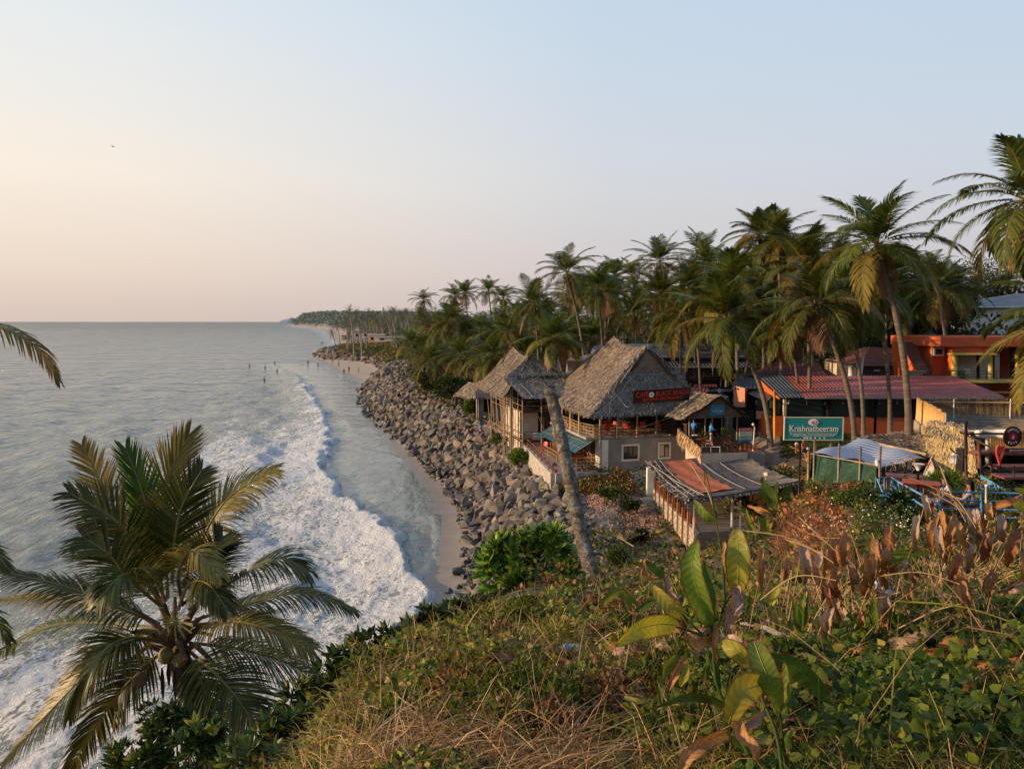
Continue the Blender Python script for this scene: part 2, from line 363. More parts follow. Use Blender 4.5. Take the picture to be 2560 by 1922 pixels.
va = nt.nodes.new('ShaderNodeVectorMath'); va.operation = 'ADD'; nz = nt.nodes.new('ShaderNodeTexNoise'); nz.inputs['Scale'].default_value = 0.8; nz.inputs['Detail'].default_value = 4
vm = nt.nodes.new('ShaderNodeVectorMath'); vm.operation = 'SCALE'; vm.inputs['Scale'].default_value = 2.6
L(nt, v2, nz.inputs['Vector']); L(nt, nz.outputs['Color'], vm.inputs[0]); L(nt, v2, va.inputs[0]); L(nt, vm.outputs[0], va.inputs[1]); L(nt, va.outputs[0], vo.inputs['Vector'])
lace = math_(nt, 'SUBTRACT', 0.32, math_(nt, 'MULTIPLY', vo.outputs['Distance'], 2.2, clamp=True))
q = math_(nt, 'ADD', aF, math_(nt, 'MULTIPLY', math_(nt, 'SUBTRACT', na, 0.5), 1.5))
q = math_(nt, 'ADD', q, math_(nt, 'MULTIPLY', math_(nt, 'SUBTRACT', nb, 0.5), 0.9)); q = math_(nt, 'ADD', q, math_(nt, 'MULTIPLY', lace, 0.8))
q = math_(nt, 'MULTIPLY', math_(nt, 'SUBTRACT', q, 0.52), 4.5, clamp=True)
fm = math_(nt, 'MULTIPLY', q, math_(nt, 'GREATER_THAN', aF, 0.02))
body = ramp(nt, noise(nt, v, 0.05, 4), [(0.3, (0.19,0.24,0.22)), (0.7, (0.27,0.305,0.27))])
body = mixc(nt, aD, body, (0.19,0.255,0.255)); body = mixc(nt, .45, body, ramp(nt, noise(nt, coords(nt, (.4,1.5,1)), .35, 7, .7, .5), [(.35,(.25,.25,.25)),(.62,(1,1,1))]), 'MULTIPLY')  # noise streaks put dark ripple shading into the body colour
body = mixc(nt, math_(nt, 'MULTIPLY', math_(nt, 'SUBTRACT', .55, aC, clamp=True), 1.5, clamp=True), body, (0.115,0.12,0.105)); foamc = ramp(nt, nb, [(0.2, (0.50,0.53,0.55)), (0.6, (0.82,0.83,0.84))])
L(nt, mixc(nt, fm, body, foamc), b.inputs['Base Color'])
L(nt, math_(nt, 'ADD', math_(nt, 'MULTIPLY', fm, 0.6), math_(nt, 'MULTIPLY_ADD', aD, 0.22, 0.10)), b.inputs['Roughness'])
b.inputs['IOR'].default_value = 1.33
v3 = coords(nt, (1.0, 0.45, 1), (0,0,0.25)); w1 = noise(nt, v3, 0.9, 8, 0.62, 0.6); w2 = noise(nt, v3, 5, 5, 0.6)
w0 = noise(nt, v3, 0.16, 5, 0.6, 0.4)
hh = math_(nt, 'ADD', math_(nt, 'MULTIPLY', w1, 0.55), math_(nt, 'MULTIPLY', w2, 0.07)); hh = math_(nt, 'ADD', hh, math_(nt, 'MULTIPLY', w0, 1.6))
wf = noise(nt, coords(nt, (.35,1,1), (0,0,.15)), 0.09, 4, .65, .5); hh = math_(nt, 'ADD', hh, math_(nt, 'MULTIPLY', math_(nt, 'MULTIPLY', wf, aD), 45.0)); hh = math_(nt, 'MULTIPLY', hh, aC); hh = math_(nt, 'ADD', hh, math_(nt, 'MULTIPLY', math_(nt, 'MULTIPLY', fm, nb), 0.45))
bump(nt, hh, b, 1.0, 1.3); sp_n = noise(nt, coords(nt, (.35,1.3,1), (0,0,.12)), .16, 8, .72, .6); L(nt, math_(nt, 'MULTIPLY_ADD', ramp(nt, sp_n, [(.38,(0,0,0)),(.58,(1,1,1))]), .38, .36), b.inputs['Specular IOR Level'])  # specular level varied to put dark ripple strokes into the reflection
mesh_np('sea', np.c_[X, Y, Zs], Q, m, smooth=True, attrs={'foam': foam, 'far': far, 'calm': np.clip(calm, 0.16, 1)}, kind='structure')
# ------------------------------------------------------------------ daylight
SUN_AZ, SUN_EL = rad(-96), rad(13)
W = bpy.data.worlds.new('World'); SC.world = W; W.use_nodes = True; nt = W.node_tree
bg = nt.nodes['Background']; sky = nt.nodes.new('ShaderNodeTexSky'); sky.sky_type = 'NISHITA'; sky.sun_disc = False
sky.sun_elevation = SUN_EL; sky.sun_rotation = SUN_AZ; sky.dust_density = 4; sky.air_density = 1.2; sky.altitude = 20
tc = nt.nodes.new('ShaderNodeTexCoord'); sp = nt.nodes.new('ShaderNodeSeparateXYZ'); L(nt, tc.outputs['Generated'], sp.inputs[0])
el = math_(nt, 'MAXIMUM', sp.outputs['Z'], 0.0)
# evening haze over the Arabian sea: peach towards the sun, mauve on the horizon, blue away from it
hp = nt.nodes.new('ShaderNodeVectorMath'); hp.operation = 'DOT_PRODUCT'; L(nt, tc.outputs['Generated'], hp.inputs[0]); hp.inputs[1].default_value = (-0.93, 0.36, 0.0)
sunw = math_(nt, 'MULTIPLY_ADD', hp.outputs['Value'], 0.5, 0.5, clamp=True)
SKYR = ramp(nt, el, [(0.0,(0.60,0.555,0.60)),(0.07,(0.66,0.635,0.69)),(0.20,(0.64,0.72,0.83)),(0.42,(0.55,0.72,0.93)),(1.0,(0.28,0.45,0.78))])
SKYL = ramp(nt, el, [(0.0,(0.84,0.67,0.58)),(0.06,(0.98,0.80,0.67)),(0.17,(1.12,0.98,0.83)),(0.32,(0.96,0.98,0.96)),(0.52,(0.72,0.86,0.98)),(1.0,(0.34,0.52,0.80))])
sw = ramp(nt, sunw, [(0.30,(0,0,0)),(0.62,(0.22,0.22,0.22)),(0.86,(0.85,0.85,0.85)),(0.97,(1,1,1))])
haze = mixc(nt, sw, SKYR, SKYL)
nh = nt.nodes.new('ShaderNodeVectorMath'); nh.operation = 'SCALE'; nh.inputs['Scale'].default_value = 0.12; L(nt, sky.outputs[0], nh.inputs[0])
L(nt, mixc(nt, 0.84, nh.outputs[0], haze), bg.inputs['Color']); bg.inputs['Strength'].default_value = 1.0
sl = bpy.data.lights.new('sun', 'SUN'); so = bpy.data.objects.new('sun', sl); COL.objects.link(so)
sl.energy = 5.8; sl.angle = rad(0.6); sl.color = (1.0, 0.68, 0.38)
sd = Vector((math.sin(SUN_AZ)*math.cos(SUN_EL), math.cos(SUN_AZ)*math.cos(SUN_EL), math.sin(SUN_EL)))
so.rotation_euler = sd.to_track_quat('Z', 'Y').to_euler(); so.location = (-30, 0, 60)
# ------------------------------------------------------------------ materials of plants
M_FROND = leafmat('frond_green', (0.075,0.10,0.016), (0.024,0.042,0.009), (0.18,0.15,0.026), scale=0.5, trans=0.35, objvar=0.3)
M_FRONDY = leafmat('frond_yellow', (0.20,0.15,0.03), (0.10,0.095,0.02), (0.28,0.19,0.05), scale=0.6, trans=0.4, objvar=0.2)
M_FRONDD = leafmat('frond_dead', (0.17,0.10,0.05), (0.09,0.05,0.025), (0.25,0.16,0.08), scale=0.8, trans=0.15, objvar=0.2)
M_FRONDF = leafmat('frond_far', (0.10,0.125,0.085), (0.055,0.075,0.055), (0.15,0.145,0.09), scale=0.05, trans=0.2, objvar=0.2)  # distance haze put into the colour: paler, greyer fronds
M_FRONDH = leafmat('frond_hazy', (0.15,0.185,0.18), (0.10,0.13,0.13), (0.18,0.20,0.18), scale=0.01, trans=0.1, objvar=0.15)  # stronger haze put into the leaf colour of the headland wood
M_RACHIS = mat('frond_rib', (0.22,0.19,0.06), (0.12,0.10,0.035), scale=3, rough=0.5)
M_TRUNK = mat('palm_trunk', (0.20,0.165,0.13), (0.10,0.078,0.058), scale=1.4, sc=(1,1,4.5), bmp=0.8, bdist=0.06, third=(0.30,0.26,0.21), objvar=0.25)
M_TRUNKF = mat('palm_trunk_far', (0.26,0.23,0.20), (0.17,0.15,0.13), scale=1, objvar=0.3)  # trunk colour lightened to carry the distance haze
M_NUT = mat('coconut_husk', (0.40,0.17,0.035), (0.22,0.10,0.03), scale=6, rough=0.5)
M_NUTG = mat('coconut_green', (0.20,0.19,0.05), (0.12,0.11,0.03), scale=6, rough=0.5)
# ------------------------------------------------------------------ palm fronds
def frond_geo(V, F, MI, L_, nl, e0, droop, az, leafL, w, seg=2, mi=0, side=0.0, rng=random, torn=0.0, ang0=62, hang=0.5, wind=(0,0)):
    """one feather leaf from the origin: a rib bending under its weight, leaflets hanging from both sides"""
    m = 12; pts = [Vector((0,0,0))]; cur = Vector((0,0,0))
    for i in range(1, m+1):
        t = i/m; e = rad(e0-droop*(t**1.35)); a = rad(az+side*t*t)
        cur = cur+Vector((math.sin(a)*math.cos(e), math.cos(a)*math.cos(e), math.sin(e)))*(L_/m); pts.append(cur.copy())
    wv = Vector((wind[0], wind[1], 0))
    def P(t):
        x = min(max(t, 0), 0.9999)*m; i = int(x); return pts[i].lerp(pts[i+1], x-i), (pts[i+1]-pts[i]).normalized()
    # rib as a thin three-sided tube
    n0 = len(V)
    for i, p in enumerate(pts):
        T = P(i/m)[1]; S = T.cross(Vector((0,0,1)));  S = S.normalized() if S.length > 1e-4 else Vector((1,0,0)); U = S.cross(T)
        r = (0.045*(1-i/m)**0.8+0.006)*L_/4.2
        V += [tuple(p+S*r), tuple(p-S*r), tuple(p+U*r*0.8)]
    for i in range(m):
        a = n0+3*i
        for k in range(3):
            F.append((a+k, a+(k+1) % 3, a+3+(k+1) % 3, a+3+k)); MI.append(1)
    for i in range(nl):
        t = 0.13+0.87*(i+0.5)/nl
        if torn and rng.random() < torn: continue
        p, T = P(t); S0 = T.cross(Vector((0,0,1))); S0 = S0.normalized() if S0.length > 1e-3 else Vector((1,0,0)); U0 = S0.cross(T).normalized()
        ll = leafL*max(0.28, math.sin(math.pi*min(1, 0.18+0.80*t)))**0.7*rng.uniform(0.85, 1.1)
        fa = rad(ang0*(1-0.62*t)+rng.uniform(-5, 5))
        for sg in (-1, 1):
            d = (S0*sg*math.sin(fa)+T*math.cos(fa)+U0*0.28*(1-t)).normalized(); q = p.copy()
            sl = ll/seg; W = T*w*0.5 if seg < 3 else (T-d*T.dot(d)).normalized()*w*0.5
            g = hang*rng.uniform(0.7, 1.35); n1 = len(V)
            V += [tuple(q-W*0.5), tuple(q+W*0.5)]
            for k in range(seg):
                q = q+d*sl; d = (d+Vector((0,0,-1))*g*(1.0/seg)*1.25+wv*(0.5/seg)).normalized()
                if k < seg-1:
                    V += [tuple(q-W), tuple(q+W)]; F.append((n1+2*k, n1+2*k+1, n1+2*k+3, n1+2*k+2)); MI.append(mi)
                else:
                    V.append(tuple(q)); V.append(tuple(q+W*0.15)); F.append((n1+2*k, n1+2*k+1, n1+2*k+3, n1+2*k+2)); MI.append(mi)
def mesh_from(name, V, F, MI, mats):
    me = bpy.data.meshes.new(name); me.from_pydata(V, [], F)
    for m in mats: me.materials.append(m)
    me.polygons.foreach_set('material_index', MI); me.update(); return me
def crown_mesh(name, seed, L_=4.3, nf=22, nl=30, leafL=1.0, w=0.09, seg=2, mats=None, up=1.0, dead=2, yel=0.33, wind=(0.25,-0.1), nuts=True, emin=-26):
    rng = random.Random(seed); V = []; F = []; MI = []
    for i in range(nf):
        t = i/(nf-1); az = i*137.5+rng.uniform(-14, 14)
        e0 = 84-(84-emin)*t**0.82+rng.uniform(-8, 8); droop = (38+44*t)*rng.uniform(0.8, 1.25)*up
        ln = L_*(0.72+0.28*min(1, t*4))*rng.uniform(0.86, 1.08)
        mi = 0
        if t > 0.45 and rng.random() < yel: mi = 2
        if i >= nf-dead: mi = 3; e0 = rng.uniform(-70, -48); droop = 25; ln *= 0.7
        frond_geo(V, F, MI, ln, nl, e0, droop, az, leafL, w, seg, mi, side=rng.uniform(-25, 25), rng=rng, torn=0.05+0.12*t, hang=0.62+0.6*t, wind=wind)
    if nuts:
        mb = MB()
        for k in range(9):
            a = rng.uniform(0, 6.28); mb.sphere((math.cos(a)*0.36, math.sin(a)*0.36, -0.35-rng.random()*0.35), 0.14, 0, 6, 4)
        n = len(V); V += mb.v; F += [tuple(n+i for i in f) for f in mb.f]; MI += [4 if seed % 2 else 5]*len(mb.f)
    return mesh_from(name, V, F, MI, mats or [M_FROND, M_RACHIS, M_FRONDY, M_FRONDD, M_NUT, M_NUTG])
CR_NEAR = [crown_mesh('palm_crown', s, 4.9, 25, 74, 1.32, 0.06, 3, up=u, yel=y) for s, u, y in ((1,1.0,0.32),(2,1.15,0.36),(3,0.9,0.3))]
CR_MID = [crown_mesh('palm_crown', 10+s, 4.7, 22, 44, 1.3, 0.095, 2, up=0.9+0.1*(s % 4), yel=0.10+0.08*(s % 3), wind=(0.3-0.1*s,-0.1)) for s in range(6)]
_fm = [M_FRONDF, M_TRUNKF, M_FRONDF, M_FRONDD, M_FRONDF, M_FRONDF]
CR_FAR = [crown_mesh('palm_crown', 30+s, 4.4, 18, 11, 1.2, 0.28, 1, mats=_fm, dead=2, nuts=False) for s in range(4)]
def trunk_pts(base, top, curve, n=9):
    base = Vector(base); top = Vector(top); ax = top-base; pts = []
    for i in range(n+1):
        t = i/n; pts.append(base+ax*t+Vector((-ax.x, -ax.y, 0))*0.22*math.sin(math.pi*t)+Vector(curve)*math.sin(math.pi*t))
    return pts
def palm(base, top, crown, label, group=None, r=0.17, rot=None, scale=1.0, far=False, curve=(0,0,0), sides=8, extra=None):
    t = thing('palm_tree', label, 'palm tree', tuple(base), group)
    mb = MB(); pts = trunk_pts(base, top, curve, 6 if far else 11); n = len(pts)
    pts[0] = pts[0]-Vector((0,0,0.4))
    mb.tube(pts, [r*(1.35-0.35*min(1, i/2.0))*(1-0.30*i/n)*(1+0.05*(i % 2)) for i in range(n)], sides)
    mb.build('trunk', M_TRUNKF if far else M_TRUNK, t)
    c = link('crown', crown, t); c.location = Vector(top)-Vector(base); c.scale = (scale,)*3
    lean = (pts[-1]-pts[-3]).normalized(); q = Vector((0,0,1)).rotation_difference(Vector((lean.x*0.5, lean.y*0.5, 1)).normalized())
    c.rotation_euler = (q.to_matrix() @ Matrix.Rotation(rot if rot is not None else random.uniform(0, 6.28), 3, 'Z')).to_euler()
    return t
# --- palms one can single out: crown pixel, base pixel, depth, crown kind, scale, label
HP = [((2193,613),(2274,1105),42,0,.95,'tallest coconut palm with slender bare leaning trunk in front of the red restaurant roof',0.20),
 ((2040,764),(2141,1092),53,1,1.05,'leaning coconut palm carrying a bunch of orange coconuts above the restaurant lawn',0.20),
 ((1817,800),(1927,1122),60,2,1.15,'wide coconut palm leaning left over the path beside the thatched bar hut',0.21),
 ((2010,662),(2024,1040),64,2,1.05,'coconut palm with tall upright fronds, trunk behind the green resort board',0.18),
 ((1905,800),(1845,955),72,1,1.0,'golden lit coconut palm with brown hanging fronds left of the dark maroon roof',0.17),
 ((1722,720),(1755,905),84,0,0.9,'coconut palm rising over the dark blue two tier roof',0.16),
 ((2110,745),(2160,1085),58,1,0.9,'coconut palm with a straight trunk just left of the tallest palm',0.16),
 ((2185,728),(2226,1078),60,2,0.95,'coconut palm with dark hanging fronds behind the tallest palm',0.17),
 ((2374,724),(2363,842),84,0,0.95,'coconut palm standing behind the orange house roof',0.17),
 ((1418,682),(1470,890),95,0,1.0,'tall coconut palm with a leaning pale trunk behind the big thatched roof',0.20),
 ((1650,655),(1684,893),92,1,0.95,'tall slender coconut palm above the thatched gable with ragged spiky top',0.18),
 ((1580,690),(1604,800),128,2,0.95,'thin skyline coconut palm with a white trunk left of the ragged topped palm',0.18),
 ((1536,690),(1540,800),130,1,1.0,'bushy skyline coconut palm between two slender white trunks',0.18),
 ((1494,722),(1512,863),100,2,1.1,'dark coconut palm drooping behind the ridge of the big thatched roof',0.20),
 ((1336,760),(1350,880),104,0,1.1,'dense dark coconut palm on the skyline left of the leaning pale trunk',0.20),
 ((1385,848),(1428,955),77,2,.9,'coconut palm hanging over the grey bamboo guesthouse roof',0.22),
 ((1228,893),(1258,963),88,1,.95,'low coconut palm with a forked looking trunk left of the bamboo guesthouse',0.20),
 ((1270,830),(1290,900),110,0,1.1,'yellowish coconut palm behind the bamboo guesthouse',0.2),
 ((1082,900),(1140,993),124,2,1.05,'coconut palm leaning seaward over the boulder bank with two bare stems',0.22),
 ((1112,889),(1150,985),128,1,0.9,'second coconut palm leaning seaward over the boulder bank',0.2),
 ((1105,826),(1122,880),142,0,1.15,'broad coconut palm above the green scrub on the boulder bank',0.2),
 ((1030,856),(1062,905),170,1,1.1,'dark drooping coconut palm at the landward end of the rocky spit',0.2),
 ((1152,890),(1168,970),120,0,0.95,'coconut palm with thin grey stem left of the bamboo guesthouse',0.18),
 ((1059,750),(1078,805),225,2,1.0,'skyline coconut palm with a leaning stem above the middle grove',0.2),
 ((1163,733),(1174,803),190,0,1.0,'skyline coconut palm on a tall straight stem, left of a matching pair',0.2),
 ((1137,741),(1139,790),200,1,1.0,'skyline coconut palm with a ragged left side',0.2),
 ((1221,727),(1234,775),190,2,1.0,'highest skyline coconut palm left of the bamboo guesthouse',0.2),
 ((1258,745),(1260,790),185,0,1.0,'skyline coconut palm just right of the highest one',0.2),
 ((1944,600),(1960,760),78,0,1.05,'upper right skyline coconut palm of a close pair',0.18),
 ((1898,590),(1915,760),84,1,0.95,'upper left skyline coconut palm of a close pair',0.18),
 ((1760,655),(1775,800),96,2,1.15,'dense skyline coconut palm between the pair and the ragged topped palm',0.2),
 ((1830,720),(1850,880),72,0,1.2,'bright green coconut palm with long upright fronds behind the wide leaning palm',0.2),
 ((2095,650),(2110,800),92,1,1.0,'coconut palm hidden behind the tallest palm',0.18),
 ((1690,800),(1700,900),88,0,1.1,'short coconut palm spreading its fronds over the dark blue roof',0.2),
 ((2250,690),(2260,820),88,2,1.0,'skyline coconut palm just right of the tallest palm',0.18),
 ((1975,830),(2000,1010),66,2,0.8,'small coconut palm behind the orange coconuts',0.16)]
for i, (c, b, D, k, sc, lab, r) in enumerate(HP):
    D2 = D*1.03 if D > 90 else D
    top = at(c[0], c[1], D); p = at(b[0], b[1], D2); p.z = min(gz(p.x, p.y), top.z-2.5)
    kind = CR_NEAR[k] if D < 90 else CR_MID[(k*2+i) % 6]
    palm(p, top, kind, lab, 'coconut palms that stand out from the grove', r=r, scale=sc*(1.0 if D < 90 else 1.12), rot=i*1.3)
# palms at the right and left edges of the picture, trunks outside or at the frame
for c, D, lab, rt in (((2575,505),31,'coconut palm at the right edge, high above the orange house, with one yellow nut',0.4),
                      ((2700,805),30,'coconut palm at the right edge whose fronds hang before the orange house roof',2.0)):
    top = at(c[0], c[1], D); bx, by = top.x+2.0, top.y+1.5
    palm((bx, by, gz(bx, by)), top, CR_NEAR[1 if D == 31 else 0], lab, 'coconut palms that stand out from the grove', scale=.86, rot=rt, r=0.2)
# --- the grove behind: every palm a thing, crown set against the skyline of the photograph
SKY_X = [640,740,870,960,1060,1180,1300,1400,1500,1600,1750,1900,2050,2200,2400,2560,2700]
SKY_Y = [815,782,782,778,775,770,765,725,715,712,660,645,650,655,660,640,640]
rng = random.Random(11); placed = []
def grove(n, x0, x1, D0, D1, lo, crowns, label, group, sc=1.0, far=False, rad_=0.17, dmin=3.2):
    k = 0; tries = 0
    while k < n and tries < n*30:
        tries += 1
        px = rng.uniform(x0, x1); D = D0*(D1/D0)**rng.random()
        g = at(px, 900, D); z = gz(g.x, g.y)
        if z < 2.2 or (px > 2385 and D < 124): continue
        if any((g.x-a)**2+(g.y-b)**2 < dmin**2 for a, b in placed): continue
        sky = np.interp(px, SKY_X, SKY_Y); py = sky+rng.random()**0.8*lo
        top = at(px, py, D); h = top.z-z
        if h < 4: top.z = z+rng.uniform(6, 9)
        if h > 21: top.z = z+rng.uniform(14, 21)
        dy = at(px+1, py, D)
        placed.append((g.x, g.y)); lean = Vector((rng.uniform(-1.8, 1.2), rng.uniform(-1, 1), 0))
        palm((top.x-lean.x, top.y-lean.y, z), top, rng.choice(crowns), label, group, r=rad_, scale=sc*rng.uniform(0.85, 1.15), far=far, sides=5 if D > 140 else 7, rot=rng.uniform(0, 6.28)); k += 1
grove(60, 1640, 2620, 78, 140, 120, CR_MID, 'coconut palm in the grove behind the dark blue and orange roofs', 'coconut palms of the grove on the right')
grove(48, 1300, 1700, 105, 200, 130, CR_MID, 'coconut palm in the grove behind the big thatched roof', 'coconut palms of the middle grove')
grove(52, 1050, 1340, 135, 300, 110, CR_MID, 'coconut palm in the grove above the boulder bank', 'coconut palms above the boulder bank', sc=1.05)
grove(64, 860, 1090, 330, 620, 40, CR_FAR, 'hazy coconut palm in the grove beyond the rocky spit', 'coconut palms beyond the spit', sc=1.15, far=True, rad_=0.28, dmin=5)
for (cx, cy), (bx, by), D in (((874,779),(885,862),340),((842,813),(850,845),420),((890,790),(905,866),330),((862,800),(872,850),400),((905,800),(912,852),400),((978,785),(992,848),330),((960,790),(985,850),350),((930,800),(940,855),380),((1000,790),(1012,850),330),((830,835),(838,858),460),((990,842),(1003,868),330)):
    top = at(cx, cy, D); p = at(bx, by, D); p.z = gz(p.x, p.y); p.z = min(p.z, top.z-4)
    palm(p, top, rng.choice(CR_FAR), 'tall thin coconut palm leaning at the root of the rocky spit', 'coconut palms at the root of the spit', r=0.3, scale=1.2, far=True, sides=5)
# wood on the far headland: one mass
def leaf_quads(C, D, W, Nn):
    """diamond leaves: centre, direction*length, width vector"""
    n = len(C); V = np.empty((n*4, 3)); V[0::4] = C; V[1::4] = C+D*0.5+W; V[2::4] = C+D; V[3::4] = C+D*0.5-W
    return V, np.arange(n*4).reshape(n, 4)
def rdir(n, r=RNG):
    v = r.normal(size=(n, 3)); return v/np.linalg.norm(v, axis=1)[:, None]
def leafball(C, n, R, ll, ww, r=RNG, up=0.3, shell=0.55):
    """n leaves through an uneven clump of radius R=(rx,ry,rz) about C"""
    d = rdir(n, r); rr_ = (shell+(1-shell)*r.random(n))[:, None]
    P = np.asarray(C)+d*rr_*np.asarray(R); o = rdir(n, r)*0.8+d*0.8+np.array([0,0,up]); o /= np.linalg.norm(o, axis=1)[:, None]
    w = np.cross(o, rdir(n, r)); w /= np.linalg.norm(w, axis=1)[:, None]+1e-9; s = r.uniform(0.6, 1.25, n)[:, None]
    return leaf_quads(P, o*ll*s, w*ww*0.5*s, None)
class LM:
    def __init__(s): s.V = []; s.Q = []; s.M = []; s.n = 0
    def add(s, VQ, mi=0):
        V, Q = VQ; s.V.append(V); s.Q.append(Q+s.n); s.M.append(np.full(len(Q), mi)); s.n += len(V)
    def build(s, name, mats, parent=None, **tg): return mesh_np(name, np.vstack(s.V), np.vstack(s.Q), mats, parent, np.concatenate(s.M), **tg)
lm = LM(); r2 = np.random.default_rng(5)
for i in range(1500):
    y = r2.uniform(1500, 4200); x = float(np.interp(y, [1500, 2000, 2600, 3200, 4200], [-330,-560,-770,-900,-1000]))+abs(r2.normal())*240+8
    z = gz(x, y)
    if z < 3: continue
    h = r2.uniform(6, 13); lm.add(leafball((x, y, z+h), 34, (9, 9, 5), 6.5, 2.6, r2))
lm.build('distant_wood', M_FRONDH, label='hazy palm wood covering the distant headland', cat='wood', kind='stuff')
lm = LM()
for i in range(700):
    px = r2.uniform(760, 1120); D = r2.uniform(520, 1500); p = at(px, 800, D); z = gz(p.x, p.y)
    if z < 3: continue
    lm.add(leafball((p.x, p.y, z+r2.uniform(3, 12)), 26, (7, 7, 4), 4.5, 1.6, r2))
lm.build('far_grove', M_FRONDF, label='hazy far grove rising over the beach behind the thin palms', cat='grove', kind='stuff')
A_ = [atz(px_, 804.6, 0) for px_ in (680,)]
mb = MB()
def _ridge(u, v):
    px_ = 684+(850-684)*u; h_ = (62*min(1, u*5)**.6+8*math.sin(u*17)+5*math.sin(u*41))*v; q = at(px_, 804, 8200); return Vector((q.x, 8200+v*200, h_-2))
mb.grid(_ridge, 60, 3); mb.build('distant_headland', mat('hazy_land',(0.24,0.26,0.31),(0.21,0.23,0.28),scale=.01,bmp=0), kind='structure')  # aerial haze put into the flat blue-grey land colour
# undergrowth between the trunks
M_BUSH = leafmat('bush_green', (0.055,0.075,0.018), (0.018,0.028,0.009), (0.10,0.11,0.025), scale=0.4, trans=0.25)
M_BUSHD = leafmat('bush_dark', (0.025,0.036,0.012), (0.010,0.015,0.006), (0.05,0.06,0.02), scale=0.3, trans=0.2)
M_BRIGHT = leafmat('leaf_bright', (0.09,0.15,0.02), (0.035,0.07,0.012), (0.20,0.24,0.03), scale=1.2, trans=0.35)
lm = LM()
for i in range(700):
    px = r2.uniform(1000, 2700); D = 84*(3.2**r2.random())
    if px < 1300: D *= 1.45
    p = at(px, 850, D); z = gz(p.x, p.y)
    if z < 4.5: continue
    h = r2.uniform(0.8, 4.5); lm.add(leafball((p.x, p.y, z+h*0.5), 90, (2.6, 2.6, h*0.7), 0.75, 0.35, r2), 0 if r2.random() < 0.3 else 1)
lm.build('undergrowth', [M_BUSH, M_BUSHD], label='dark undergrowth filling the grove between the palm trunks', cat='undergrowth', kind='stuff')
# broadleaf trees
M_BARK = mat('bark', (0.10,0.075,0.055), (0.05,0.038,0.028), scale=3, bmp=0.7)
def broad_tree(px, py, D, R, label, n=2600, m=None, group='broadleaf trees in the grove'):
    top = at(px, py, D); z = gz(top.x, top.y); c = Vector((top.x, top.y, max(top.z-R*0.8, z+R*0.7)))
    t = thing('broadleaf_tree', label, 'tree', (top.x, top.y, z), group)
    mb = MB(); mb.tube([(c.x, c.y, z-0.3), (c.x+0.3, c.y, (z+c.z)/2), tuple(c)], [0.35, 0.25, 0.14], 7); lm = LM(); rs = random.Random(int(px*7+D))
    for k in range(9):
        a = rs.uniform(0, 6.28); rr_ = R*rs.uniform(0.2, 0.75); q = c+Vector((math.cos(a)*rr_, math.sin(a)*rr_, rs.uniform(-0.3, 0.75)*R*0.8))
        mb.tube([tuple(c-Vector((0,0,R*0.3))), tuple((c+q)/2+Vector((0,0,0.3))), tuple(q)], [0.13, 0.08, 0.03], 5)
        lm.add(leafball(q, n//9, (R*0.42, R*0.42, R*0.28), 0.42, 0.2, r2, shell=0.2), 0 if rs.random() < 0.5 else 1)
    mb.build('trunk', M_BARK, t); lm.build('crown', m or [M_BUSH, M_BUSHD], t); return t
for a in [((2440,650),126,8,'dark broadleaf tree with airy crown on the right skyline above the white house'),((2530,628),130,8,'airy broadleaf tree on the skyline at the right edge'),
          ((2340,720),96,5,'round broadleaf tree left of the white house roof'),((2150,760),105,6,'dark broadleaf tree behind the tallest palm'),
          ((1990,720),100,5.5,'dark dense broadleaf tree in the grove above the maroon roof'),((2590,720),128,7,'broadleaf tree behind the white house'),
          ((2260,790),90,3.6,'low broadleaf tree behind the dark maroon house wall'),((1350,905),98,2.6,'small broadleaf tree behind the bamboo guesthouse roof'),
          ((1135,935),112,2.8,'dense low broadleaf tree among the leaning palms on the boulder bank'),((1188,960),100,2.4,'dense low broadleaf tree beside the small thatched hut'),((1075,930),135,2.4,'bright green low tree at the top of the boulder bank')]:
    broad_tree(a[0][0], a[0][1], a[1], a[2], a[3])
# ------------------------------------------------------------------ boulders of the sea bank
M_ROCK, nt, b = newmat('boulder_rock'); v = coords(nt)
oi = nt.nodes.new('ShaderNodeObjectInfo'); gg = nt.nodes.new('ShaderNodeNewGeometry')
rv = math_(nt, 'FRACT', math_(nt, 'ADD', oi.outputs['Random'], gg.outputs['Random Per Island']))
c = ramp(nt, rv, [(0.0,(0.075,0.066,0.06)),(0.2,(0.20,0.17,0.14)),(0.4,(0.06,0.053,0.048)),(0.6,(0.30,0.225,0.165)),(0.8,(0.115,0.10,0.088)),(1.0,(0.235,0.21,0.185))])
n1 = noise(nt, v, 1.6, 7, 0.7); c = mixc(nt, 0.7, c, ramp(nt, n1, [(0.3,(0.38,0.36,0.34)),(0.65,(1,1,1))]), 'MULTIPLY')
gp = nt.nodes.new('ShaderNodeSeparateXYZ'); L(nt, gg.outputs['Position'], gp.inputs[0])
wetz = math_(nt, 'SUBTRACT', 1.0, math_(nt, 'MULTIPLY', math_(nt, 'SUBTRACT', gp.outputs['Z'], 0.4), 0.9, clamp=True), clamp=True)
c = mixc(nt, math_(nt, 'MULTIPLY', wetz, 0.85), c, (0.025,0.024,0.022)); L(nt, c, b.inputs['Base Color'])
L(nt, math_(nt, 'SUBTRACT', 0.85, math_(nt, 'MULTIPLY', wetz, 0.35)), b.inputs['Roughness']); bump(nt, noise(nt, v, 5, 5, 0.7), b, 0.5, 0.08)
import bmesh
